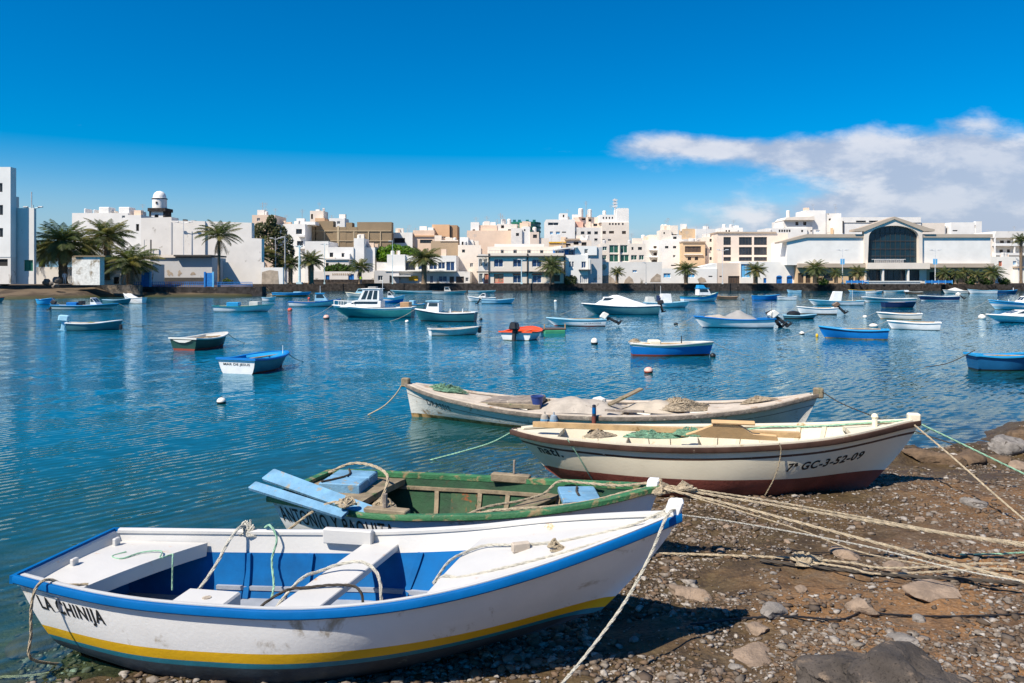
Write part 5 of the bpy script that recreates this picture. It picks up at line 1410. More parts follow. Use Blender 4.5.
P_ROPED = paint('dark_rope', (0.06, 0.05, 0.04), rough=.95, var=.3, scale=20)
P_NETG = paint('net_green', (0.15, 0.29, 0.19), rough=.95, var=.45, scale=14, stain='#b8ad80', stain_amt=.3, stain_scale=16, bump=1, bump_scale=50)
P_NETT = paint('net_tan', (0.38, 0.31, 0.22), rough=.95, var=.45, scale=14, stain='#4a4032', stain_amt=.4, stain_scale=16, bump=1, bump_scale=50)


def boat_root(name, label, S, B, z=0.0, cat='boat', group=None):
    return empty(name, (S[0], S[1], z), math.atan2(B[1] - S[1], B[0] - S[0]), label, cat, group)


def rope(name, label, pts, r, mat, parent=None, n=8, cat='rope', smooth_n=0):
    P = spline(pts, smooth_n) if smooth_n else [Vector(p) for p in pts]
    o = P[0].copy() if parent is None else Vector((0, 0, 0))
    mb = MB(); Q = [p - o for p in P]
    if P[0].y < 13 or parent is not None:
        # three strands laid round each other
        L = sum((Q[i + 1] - Q[i]).length for i in range(len(Q) - 1)); m = max(8, min(int(L / (r * 2.6)), 420)); R_ = []; d = 0; i = 0; st = L / m
        acc = [0.0]
        for k in range(len(Q) - 1): acc.append(acc[-1] + (Q[k + 1] - Q[k]).length)
        for k in range(m + 1):
            a = min(k * st, L - 1e-6)
            while i < len(acc) - 2 and acc[i + 1] < a: i += 1
            R_.append(Q[i].lerp(Q[i + 1], (a - acc[i]) / max(acc[i + 1] - acc[i], 1e-6)))
        u = None; fr = []
        for k in range(m + 1):
            t = (R_[min(k + 1, m)] - R_[max(k - 1, 0)]).normalized(); u = t.orthogonal() if u is None else u - t * u.dot(t); u = u.normalized(); fr.append((u.copy(), t.cross(u)))
        for c in range(3):
            mb.tube([R_[k] + (fr[k][0] * math.cos(k * .8 + c * 2.094) + fr[k][1] * math.sin(k * .8 + c * 2.094)) * r * .5 for k in range(m + 1)], r * .56, n=5)
    else:
        mb.tube(Q, r, n=n)
    ob = mb.build(name, mat, parent, smooth=True, loc=o if parent is None else None)
    if parent is None: tag(ob, label, cat)
    return ob


def heap(name, mat, root, cx, cy, cz, rx, ry, rz, seed, strands=26, r=.012, label=None, cat=None):
    if name.startswith('net'): strands, r = int(strands * 2.6), r * .5
    """a soft pile of net or rope: many strands wound through a low mound"""
    rng = random.Random(seed); mb = MB()
    for k in range(strands):
        pts = []; a = rng.uniform(0, 6.28); q = rng.uniform(.3, 1)
        for i in range(9):
            a += rng.uniform(.3, .9); q = min(1, max(.1, q + rng.uniform(-.25, .25)))
            pts.append((cx + rx * q * (.75 + .4 * math.sin(3 * a + seed)) * math.cos(a), cy + ry * q * math.sin(a), cz + rz * (1.02 - q ** 3) * rng.uniform(.3, 1.0) * (.8 + .3 * math.sin(2 * a + seed * 2)) + r))
        mb.tube(spline(pts, 4), r, n=4)
    ob = mb.build(name, mat, root, smooth=True)
    if label: tag(ob, label, cat)
    return ob


# ---- the blue and white rowing boat in front
S1, B1 = (-3.27, 5.88), (1.08, 5.12); L1 = math.hypot(B1[0] - S1[0], B1[1] - S1[1])
H1 = Hull(L1, [(0, .586), (.1, .573), (.2, .566), (.35, .578), (.5, .612), (.65, .70), (.8, .85), (.9, .965), (1, 1.085)],
          [(0, .506), (.1, .609), (.2, .69), (.35, .75), (.5, .767), (.65, .70), (.8, .525), (.9, .304), (.96, .142), (1, .022)],
          [(0, .0), (.2, -.05), (.5, -.01), (.7, .08), (.85, .22), (1, .44)], [(0, .17), (.3, .14), (.5, .17), (.65, .31), (.8, .55), (.9, .75), (1, .95)], rs=.24, rb=.50, kb=1.25)
R1 = boat_root('rowing_boat', 'white rowing boat with blue rail and yellow stripe, nearest of all, pulled onto the shore', S1, B1)
st = cubic([(0, .24), (.2, .248), (.4, .292), (.65, .375), (.85, .46), (1, .535)])
H1.outer(R1, [(lambda u: st(u) - .112, 0), (lambda u: st(u) - .073, 1), (lambda u: st(u), 2), (None, 3)], [P_BOTTOM, P_TEALB, P_YELLOW, P_CHINWHITE], ns=56)
fl1 = lambda u: H1.zk(u) + .15
H1.inner(R1, fl1, [(.15, 0), (None, 1)], [P_RUSTWHITE, P_INBLUE, P_FLOORG])
H1.sweep(R1, 'gunwale', P_BLUE, out=.024, inn=.004, up=.012, down=.044)
H1.sweep(R1, 'top_plank', P_RUSTWHITE, out=-.006, inn=.05, up=.014, down=.016, u0=.01, u1=.985, dz=.004, stern=False)
H1.deck(R1, 'stern_deck', P_RUSTWHITE, .012, .13, .075, fascia=.10, end='fore', slant=.042)
H1.deck(R1, 'foredeck', P_RUSTWHITE, .665, .972, .045, fascia=.05, end='aft', slant=.015)
H1.thwart(R1, .475, .27, .535, P_RUSTWHITE, th=.05, slant=.10)
H1.ribs(R1, [.24, .36, .57], P_INBLUE, fl1, top=.15)
mb = MB(); mb.box(-.02, .02, -.6, .6, 0, 0)   # stringer along the lining
def stringer(H, root, mat, u0, u1, dz, th=.02, skin=.035, name='stringer'):
    for side in (-1, 1):
        mb = MB(); P = []
        for i in range(19):
            u = u0 + (u1 - u0) * i / 18; z = dz(u); y = H.iy(u, z, skin); x = H.xx(u, H.t_of(u, z))
            P.append([Vector((x, side * (y + .01), z + .015)), Vector((x, side * (y - th), z + .015)), Vector((x, side * (y - th), z - .015)), Vector((x, side * (y + .01), z - .015))])
        mb.grid(P, flip=(side < 0))
        mb.build(name, mat, root)
stringer(H1, R1, P_FLOORG, .18, .66, lambda u: fl1(u) + .07)
mb = MB(); xs_ = H1.xx(1, 1)
mb.bbox(xs_ - .10, xs_ - .005, -.05, .05, 1.0, 1.175, 0, .012); mb.v = [(v[0] + (v[2] - 1.08) * .35, v[1], v[2]) for v in mb.v]
mb.build('stem_post', P_WHITE, R1)
mb = MB(); u = .30; mb.bbox(L1 * u - .19, L1 * u + .19, -.54, -.26, .33, .49, 0, .012); sb_ = mb.build('side_seat', P_RUSTWHITE, R1)
mb = MB(); mb.lathe([(.03, .485), (.03, .494), (0, .494)], L1 * u + .02, -.40, 12); mb.build('hole', P_OLDRAIL, sb_)
mb = MB(); mb.bbox(L1 * .40 - .02, L1 * .40 + .2, -.36, -.23, fl1(.4) + .01, fl1(.4) + .06, 0, .006); mb.build('floor_cleat', P_FLOORG, R1)
mb = MB(); x_ = H1.xx(.43, 1); yy = H1.iy(.43, H1.zs(.43))
mb.bbox(x_ - .20, x_ + .20, yy - .075, yy - .012, H1.zs(.43) - .07, H1.zs(.43) + .045, 0, .008); mb.build('oarlock_block', P_RUSTWHITE, R1)
mb = MB(); mb.bbox(-.06, .06, -.022, .022, 0, .06, 0, .006); mb.v = [(v[0] * .9 - v[1] * .5 + H1.xx(.765, 1), v[1] + v[0] * .5, v[2] + H1.zs(.765) - .03) for v in mb.v]; mb.build('cleat', P_OLDDECK, R1)
H1.text(R1, 'LA CHINIJA', .03, .195, .095, .60, -1, P_BLACK, bold=.022)
for k, (u, side) in enumerate(((.03, .1), (.03, .4))):   # inside knees of the transom
    mb = MB(); z = H1.zs(0.02); x = H1.xx(.02, 1); w = .36 if k else -.1
    mb.bbox(x + .02, x + .05, w - .03, w + .03, z - .075, z - .01, 0, .005); mb.build('knee', P_RUSTWHITE, R1)
OLD1 = cubic([(0, .583), (.1, .556), (.2, .538), (.35, .532), (.5, .553), (.65, .632), (.8, .765), (.9, .877), (1, .985)])
def W1(u, y, z): return R1.matrix_basis @ Vector((H1.xx(u, 1), y, z + H1.zs(u) - OLD1(u)))

# ---- the old green boat behind it
S2, B2 = (-2.10, 7.95), (1.27, 6.9); L2 = math.hypot(B2[0] - S2[0], B2[1] - S2[1])
H2 = Hull(L2, [(0, .554), (.1, .558), (.2, .552), (.35, .553), (.5, .58), (.65, .616), (.8, .675), (.9, .731), (1, .80)],
          [(0, .534), (.1, .618), (.2, .685), (.35, .739), (.5, .70), (.65, .604), (.8, .432), (.9, .26), (.96, .12), (1, .022)],
          [(0, .05), (.3, -.02), (.6, .0), (.85, .12), (1, .25)], [(0, .17), (.3, .17), (.6, .26), (.8, .45), (.9, .7), (1, .9)], rs=.2, rb=.22, kb=1.3)
R2 = boat_root('rowing_boat', 'old white rowing boat with worn green inside and long black lettering, bow roped to shore', S2, B2)
H2.outer(R2, [(lambda u: H2.zk(u) + .1, 0), (None, 1)], [P_BOTTOM, P_CHINWHITE], ns=44)
fl2 = lambda u: H2.zk(u) + .13
H2.inner(R2, fl2, [(.13, 0), (None, 0)], [P_INGREEN, P_WOODG])
H2.sweep(R2, 'gunwale', P_GREEN, out=.026, inn=.05, up=.012, down=.04)
stringer(H2, R2, P_WOODG, .2, .9, lambda u: H2.zs(u) - .13, th=.03)
H2.ribs(R2, [.33, .47, .56, .72], P_WOODG, fl2, top=.14)
H2.deck(R2, 'stern_deck', P_WOODG, .012, .235, .05, fascia=.06, end='fore')
H2.deck(R2, 'foredeck', P_INGREEN, .86, .97, .04, fascia=.06, end='aft')
H2.thwart(R2, .655, .17, .52, P_WOODG, th=.04, slant=.30)
for side in (-1, 1):
    mb = MB(); P = []
    for i in range(7):
        u = .375 + .085 * i / 6
        P.append([Vector((H2.xx(u, H2.t_of(u, z)), side * (H2.iy(u, z) - .006), z)) for z in (H2.zs(u) - .16, H2.zs(u) - .24, fl2(u) + .02)])
    mb.grid(P, flip=(side > 0))
    mb.build('rusty_panel', P_RUSTPANEL, R2)
def blue_seat(u, y, z, lx, ly, lz, rz):
    mb = MB(); mb.bbox(-lx / 2, lx / 2, -ly / 2, -.012, 0, lz, 0, .01); mb.bbox(-lx / 2, lx / 2, .012, ly / 2, 0, lz, 0, .01); mb.bbox(-lx / 2 + .01, lx / 2 - .01, -.02, .02, 0, lz * .7, 0, .004)
    c, s_ = math.cos(rz), math.sin(rz); x0 = H2.xx(u, 1)
    mb.v = [(x0 + v[0] * c - v[1] * s_, y + v[0] * s_ + v[1] * c, z + v[2]) for v in mb.v]
    return mb.build('seat', P_LBLUE, R2)
q = blue_seat(.125, .16, H2.zs(.12) - .045, .42, .55, .10, .15)
rope('lashing', None, spline([(.30, .42, .62), (.42, .2, .622), (.36, -.02, .622), (.3, -.13, .622)], 5), .011, P_ROPED, q)
q = blue_seat(.80, .02, H2.zs(.8) - .055, .34, .48, .055, .35)
rope('lashing', None, spline([(H2.xx(.8, 1) - .06, .2, .68), (H2.xx(.8, 1) - .03, .05, .682), (H2.xx(.8, 1) + .02, -.08, .682)], 5), .012, P_ROPED, q)
H2.thwart(R2, .40, .46, .47, P_LBLUE, th=.03, y0=-.69, y1=-.50, name='side_bench')
mb = MB(); x_ = H2.xx(.565, 1); yy = H2.iy(.565, .58); z_ = H2.zs(.565)
mb.bbox(x_ - .2, x_ + .2, yy - .045, yy + .04, z_ - .03, z_ + .05, 0, .008); q = mb.build('oarlock_block', P_WOODG, R2)
mb = MB(); mb.tube([(x_ + .03, yy, z_ + .05), (x_ + .035, yy, z_ + .19)], .012, n=8); mb.build('thole_pin', P_OLDRAIL, q)
mb = MB(); x_ = H2.xx(.36, 1); yy = -H2.iy(.36, .55); mb.bbox(x_ - .2, x_ + .2, yy - .03, yy + .08, .555, .60, 0, .008); q = mb.build('oarlock_block', P_WOODG, R2)
mb = MB(); mb.tube([(x_ - .02, yy + .03, .6), (x_ - .02, yy + .03, .72)], .022, n=8); mb.build('thole_pin', P_OLDRAIL, q)
mb = MB(); xs_ = H2.xx(1, 1); mb.bbox(xs_ - .10, xs_, -.05, .05, .72, .86, 0, .012); mb.v = [(v[0] + (v[2] - .8) * .2, v[1], v[2]) for v in mb.v]; mb.build('stem_post', P_WHITE, R2)
H2.text(R2, 'ANTONIO Y PAQUITA', .012, .215, .145, 1.30, -1, P_BLACK, bold=.012)
# two light blue oars lying over the stern quarter
def blade(name, label, p0, p1, w0, w1, th, mat, roll=0.0, cat='oar', prof=None):
    p0, p1 = Vector(p0), Vector(p1); t = (p1 - p0).normalized(); n = t.cross(Vector((0, 0, 1))).normalized(); up = n.cross(t).normalized()
    n2 = n * math.cos(roll) + up * math.sin(roll); u2 = n2.cross(t)
    L = (p1 - p0).length; mb = MB(); P = []
    prof = prof or [(0, .55), (.03, .9), (.08, 1), (.6, 1), (.97, 1), (1, .95)]
    for f, k in prof:
        c = t * (L * f); w = (w0 + (w1 - w0) * f) * k / 2; h = th / 2
        P.append([c - n2 * w - u2 * h, c + n2 * w - u2 * h, c + n2 * w + u2 * h, c - n2 * w + u2 * h, c - n2 * w - u2 * h])
    mb.grid(P)
    mb.add(P[0][:4], [(0, 1, 2, 3)]); mb.add(P[-1][:4], [(3, 2, 1, 0)])
    return tag(mb.build(name, mat, loc=p0), label, cat)
blade('oar', 'light blue oar blade across the green boat stern, the upper and wider one', PT(268, 474.5, 7.8), PT(368, 511, 6.95), .16, .12, .025, P_LBLUE, roll=-.45, prof=[(0, .86), (.012, 1), (1, 1)])
blade('oar', 'light blue oar blade poking out farthest left over the green boat stern', PT(252, 485.5, 7.4), PT(345, 515, 6.85), .10, .09, .025, P_LBLUE, roll=-.4, prof=[(0, .86), (.012, 1), (1, 1)])

# ---- cream boat with oxide red bottom
S3, B3 = (0.0, 10.0), (4.6, 9.0); L3 = math.hypot(B3[0] - S3[0], B3[1] - S3[1])
H3 = Hull(L3, [(0, .705), (.1, .70), (.2, .694), (.35, .696), (.5, .722), (.65, .767), (.8, .839), (.9, .915), (1, 1.0)],
          [(0, .03), (.04, .2), (.1, .395), (.2, .52), (.35, .654), (.5, .688), (.65, .617), (.8, .459), (.9, .257), (.96, .10), (1, .025)],
          [(0, .22), (.08, .06), (.2, .03), (.5, .0), (.8, .03), (.93, .08), (1, .14)], [(0, 1.0), (.1, .6), (.2, .36), (.4, .22), (.6, .24), (.8, .5), (.9, .95), (1, 1.4)], rs=.45, rb=.62, kb=1.35)
R3 = boat_root('rowing_boat', 'cream double ended boat with oxide red bottom and a registration number, beached', S3, B3)
rl = cubic([(0, .27), (.2, .305), (.5, .335), (.8, .37), (1, .42)])
H3.outer(R3, [(rl, 0), (lambda u: H3.zs(u) - .155, 1), (lambda u: H3.zs(u) - .128, 2), (None, 1)], [P_RED, P_CREAM, P_BROWNRAIL], ns=56)
fl3 = lambda u: H3.zk(u) + .2
H3.inner(R3, fl3, [(.12, 0), (None, 0)], [P_CREAMIN, P_CREAMIN])
H3.sweep(R3, 'gunwale', P_BROWNRAIL, out=.028, inn=.006, up=.0, down=.062, stern=False)
H3.sweep(R3, 'top_plank', P_CREAMIN, out=.0, inn=.07, up=.018, down=.012, u0=.02, u1=.985, dz=.0, stern=False)
H3.deck(R3, 'foredeck', P_CREAMIN, .84, .975, .03, fascia=.05, end='aft'); H3.deck(R3, 'stern_deck', P_CREAMIN, .02, .13, .03, fascia=.05, end='fore')
for u in (.27, .46, .66): H3.thwart(R3, u, .2, H3.zs(u) - .12, P_CREAMIN)
H3.ribs(R3, [.2, .34, .4, .53, .59, .74, .8], P_CREAMIN, fl3, top=.02)
mb = MB(); xs_ = H3.xx(1, 1); mb.bbox(xs_ - .12, xs_ + .01, -.055, .055, .93, 1.07, 0, .014); mb.build('stem_post', P_CREAM, R3)
mb = MB(); x_ = H3.xx(.90, 1); mb.tube([(x_, -.02, .9), (x_, -.02, 1.02)], .03, n=8); mb.ball((x_, -.02, 1.02), .04, 8); mb.build('bollard', P_CREAM, R3, smooth=True)
H3.text(R3, 'nati.', .05, .235, .10, .36, -1, P_BLACK, bold=.03); H3.text(R3, '7ª GC-3-52-09', .70, .335, .095, .90, -1, P_BLACK, bold=.03)
def W3(u, y, z): return R3.matrix_basis @ Vector((H3.xx(u, 1), y, z))
# long oar and a tan rudder board resting across its thwarts
o3 = blade('oar', 'long pale wooden oar lying along the thwarts of the cream boat', PT(533, 424, 9.75), PT(800, 435, 9.2), .07, .085, .06, P_WOOD, prof=[(0, .7), (.02, 1), (.5, 1), (.75, 1.1), (1, 1.2)])
mb = MB(); pl = [(-.46, 0), (.62, -.01), (.6, .045), (.34, .06), (.2, .16), (.06, .185), (-.1, .16), (-.3, .06)]
mb.xz_prism(pl, -.02, .02); mb.bbox(-.12, .36, -.03, .04, .18, .205, 0, .005)
o = PT(722, 437, 9.2); rd = tag(mb.build('rudder', P_TAN, loc=o), 'tan wooden rudder board standing among the oars in the cream boat', 'rudder'); rd.rotation_euler = (.35, 0, -.2)
for i, (px, py, rx, lab, mt) in enumerate(((598, 435.5, .2, 'small yellow green net heap near the stern of the cream boat', P_NETT), (655, 436, .36, 'sea green net heap amidships in the cream boat', P_NETG), (690, 434, .18, 'smaller green net heap beside the rudder board', P_NETG))):
    o = PT(px, py, 9.55 - i * .08); h_ = heap('net_heap', mt, None, 0, 0, 0, rx, .18, .07, 40 + i, 34, .013, lab, 'fishing net'); h_.location = o

# ---- long weathered grey-white boat beyond
S4, B4 = (-2.0, 15.0), (5.0, 13.0); L4 = math.hypot(B4[0] - S4[0], B4[1] - S4[1])
H4 = Hull(L4, [(0, .63), (.1, .495), (.2, .395), (.35, .315), (.5, .315), (.65, .352), (.8, .44), (.9, .55), (1, .72)],
          [(0, .03), (.04, .22), (.1, .40), (.2, .58), (.35, .79), (.5, .87), (.65, .80), (.8, .57), (.9, .35), (.96, .15), (1, .03)],
          [(0, -.04), (.2, -.12), (.8, -.12), (1, -.02)], [(0, 1.0), (.1, .62), (.2, .36), (.4, .2), (.6, .22), (.8, .5), (.9, .85), (1, 1.0)], rs=.14, rb=.34, kb=1.2)
R4 = boat_root('fishing_boat', 'long flaking white double ended fishing boat loaded with nets and a dusty tarp', S4, B4)
H4.outer(R4, [(lambda u: .07 - .03 * u, 0), (lambda u: H4.zs(u) - .20, 1), (lambda u: H4.zs(u) - .185, 2), (None, 1)], [P_RUSTLINE, P_OLDWHITE, P_OLDRAIL], ns=56)
fl4 = lambda u: max(.02, H4.zk(u) + .14)
H4.inner(R4, fl4, [(.12, 0), (None, 0)], [P_OLDWHITE, P_OLDDECK])
H4.sweep(R4, 'gunwale', P_OLDRAIL, out=.024, inn=.0, up=.0, down=.07, stern=False)
H4.sweep(R4, 'top_plank', P_OLDDECK, out=.02, inn=.1, up=.018, down=.012, u0=.02, u1=.985, dz=.0, stern=False)
H4.deck(R4, 'foredeck', P_OLDDECK, .02, .24, .03, fascia=.06, end='fore', camber=.05); H4.deck(R4, 'stern_deck', P_OLDDECK, .76, .98, .03, fascia=.06, end='aft', camber=.04)
for u in (.42, .56, .68): H4.thwart(R4, u, .24, H4.zs(u) - .06, P_OLDDECK)
for u, d in ((0, -.03), (1, .0)):
    x = H4.xx(u, 1); z = H4.zs(u); mb = MB(); mb.bbox(x - .08, x + .08, -.055, .055, z - .08, z + .09, 0, .02); mb.build('stem_post', P_WOODG, R4)
H4.text(R4, 'DRASSIS', .065, .265, .11, .52, -1, paint('faded_lettering', (.09, .09, .09), bump=0), bold=.012)
def W4(u, y, z): return R4.matrix_basis @ Vector((H4.xx(u, 1), y, z))
def in4(u, y, dz=0.0): return W4(u, y, H4.zs(u) + dz)
h_ = heap('net_heap', P_NETG, None, 0, 0, 0, .4, .15, .12, 51, 24, .012, 'green net heap on the left foredeck of the flaking white boat', 'fishing net'); h_.location = in4(.11, .0, .03); h_.rotation_euler = (0, .12, -.27)
h_ = heap('net_heap', P_NETT, None, 0, 0, 0, .55, .35, .17, 52, 60, .016, 'brown net heap piled right of the striped post in the flaking boat', 'fishing net'); h_.location = in4(.70, .1, -.02); h_.rotation_euler = (0, 0, -.27)
h_ = heap('net_heap', P_NETT, None, 0, 0, 0, .3, .12, .08, 53, 26, .014, 'little rope tangle on the right end deck of the flaking boat', 'fishing net'); h_.location = in4(.87, .05, .03); h_.rotation_euler = (0, -.2, -.27)
mb = MB(); mb.bbox(-.55, .55, -.36, .36, 0, .14, 0, .03); mb.v = [(v[0], v[1], v[2] * (1.0 if v[0] > -.3 else .45)) for v in mb.v]; q = mb.build('hatch', P_OLDRAIL, R4); q.location = (H4.xx(.285, 1), .02, H4.zs(.28) - .02)
mb = MB()
for sy in (-.37, .37): mb.bbox(-.62, .62, sy - .03, sy + .03, -.02, .06, 0, .01)
mb.build('coaming', P_WOODG, q)
def tarp(label, o, rz, lx, ly, h, seed, mat, cat='tarp', name='tarp'):
    rng = random.Random(seed); mb = MB(); P = []
    ph = [rng.uniform(0, 6) for _ in range(6)]; N = 22; M = 12
    for i in range(N + 1):
        row_ = []
        for j in range(M + 1):
            a, b_ = -1 + 2 * i / N, -1 + 2 * j / M
            z = h * (1 - abs(a) ** 3) * (1 - abs(b_) ** 2.4) * (1 + .22 * math.sin(3.1 * a + ph[0]) + .16 * math.sin(5.3 * a + 2 * b_ + ph[1]) + .08 * math.sin(11 * a + 4 * b_ + ph[2]))
            row_.append((a * lx * (1 + .06 * math.sin(4 * b_ + ph[3])), b_ * ly * (1 + .07 * math.sin(5 * a + ph[4])), z))
        P.append(row_)
    mb.grid(P, flip=True); mb.grid([[(p[0] * .98, p[1] * .98, p[2] * .96 - .012) for p in r] for r in P])
    ob = mb.build(name, mat, loc=o, smooth=True); ob.rotation_euler = (0, 0, rz)
    return tag(ob, label, cat)
tarp('dusty grey tarp bulging over gear amidships in the flaking white boat', in4(.45, .05, -.03), -.28, .8, .52, .16, 3, P_TARP)
tarp('pale sacking spread right of the brown nets in the flaking boat', in4(.635, .15, -.03), -.28, .5, .42, .12, 8, paint('pale_sacking', (.44, .38, .30), rough=.95, var=.15, bump=.6, bump_scale=14))
def lathe_thing(name, label, cat, o, prof, mat, rot=(0, 0, 0), n=16, parts=()):
    mb = MB(); mb.lathe(prof, n=n); ob = mb.build(name, mat, loc=o, smooth=True); ob.rotation_euler = rot
    for nm, pf, m in parts: q = MB(); q.lathe(pf, n=n); q.build(nm, m, ob, smooth=True)
    return tag(ob, label, cat)
lathe_thing('bucket', 'small blue bucket beside the hatch in the flaking boat', 'bucket', in4(.36, -.28, .0), [(.08, 0), (.11, .2), (.12, .2), (.12, .215), (.105, .215), (.075, .02), (0, .02)], paint('bucket_blue', (.03, .06, .22), rough=.4))
for i, (px, lab) in enumerate(((568, 'faded blue cloth fender hung over the near rail, left one'), (580, 'grey and blue fender hung beside the other on the near rail'))):
    u = H4.u_of((WX(px, 13) + 2.0) / math.cos(.278)); p = H4.pt(.40 + i * .022, H4.zs(.4), -1, .09)
    o = R4.matrix_basis @ p
    t_ = lathe_thing('fender', lab, 'fender', o + Vector((0, 0, -.29)), [(0, 0), (.05, .015), (.066, .07), (.068, .24), (.052, .295), (.015, .31), (.012, .35), (0, .35)], P_TARP if i == 0 else paint('fender_grey', (.28, .33, .38)), n=12)
    mb = MB(); mb.lathe([(.0685, .17), (.073, .18), (.073, .22), (.0685, .23)], n=12); mb.build('band', P_LBLUE, t_)
p = R4.matrix_basis @ H4.pt(.515, H4.zs(.515), -1, .07)
lathe_thing('mooring_post', 'short upright post striped blue and red at the near rail of the flaking boat', 'post', p + Vector((0, 0, -.24)), [(.035, 0), (.034, .2), (.03, .44), (0, .45)], paint('post_navy', (.03, .03, .05)), n=10,
            parts=[('red_band', [(.037, .14), (.037, .26)], P_RED), ('blue_band', [(.034, .3), (.033, .4)], P_BLUE)])
blade('plank', 'brown wooden plank sloping up beside the striped post', in4(.53, -.1, .08), in4(.60, .35, .30), .14, .12, .03, P_WOODG, cat='plank')
blade('plank', 'grey plank lying along the near rail right of the striped post', in4(.53, -.5, .05), in4(.62, -.55, .04), .10, .10, .03, P_OLDRAIL, cat='plank')
tag(rock_mesh(71, .13, (1.2, .8, .8)).build('crate', P_OLDWHITE, loc=in4(.5, .3, .08)), 'white crumpled bag behind the striped post', 'bag')

# ------------------------------------------------------------------ moored boats on the water
BP = lambda n, c, **k: paint(n, c, rough=.45, var=.12, scale=2, stain='#8d8778', stain_amt=.15, stain_scale=3, bump=.15, **k)
B_WHITE = BP('gel_white', (.78, .78, .76)); B_OFF = BP('weathered_gel', (.62, .61, .56)); B_TEAL = BP('teal_hull', (.02, .21, .22)); B_TEALG = BP('grey_teal_hull_and_shade', (.06, .19, .22)); B_DTEAL = BP('dark_teal_hull', (.012, .11, .14))
B_BLUE = BP('bright_blue_hull', (.003, .16, .48)); B_SKY = BP('turquoise_blue', (.02, .30, .60)); B_NAVY = BP('navy_hull', (.008, .022, .085)); B_DBLUE = BP('deep_blue_hull', (.006, .055, .17)); B_RED = BP('red_bottom', (.28, .05, .025))
B_GREEN = BP('bottle_green_hull', (.012, .055, .042)); B_ORANGE = BP('orange_hull', (.80, .09, .015)); B_BLACK = BP('black_rubber', (.015, .016, .018)); B_LBLUE = BP('pale_blue_paint', (.30, .55, .68)); B_TANB = BP('varnished_tan', (.45, .27, .14)); B_GREY = BP('mid_grey_cover', (.33, .32, .30)); B_INGREEN = BP('green_inside', (.05, .28, .14)); B_BROWN = BP('brown_hull', (.12, .08, .055))
WEED = paint('weedy_waterline', (.13, .12, .06), rough=.8, var=.5, scale=6, stain='#5a5540', stain_amt=.4)
ROPE_LINE = paint('mooring_line', (.36, .32, .25), rough=.95, bump=0)
CABGLASS = glass('cabin_glass', (.02, .035, .045), rough=.06)


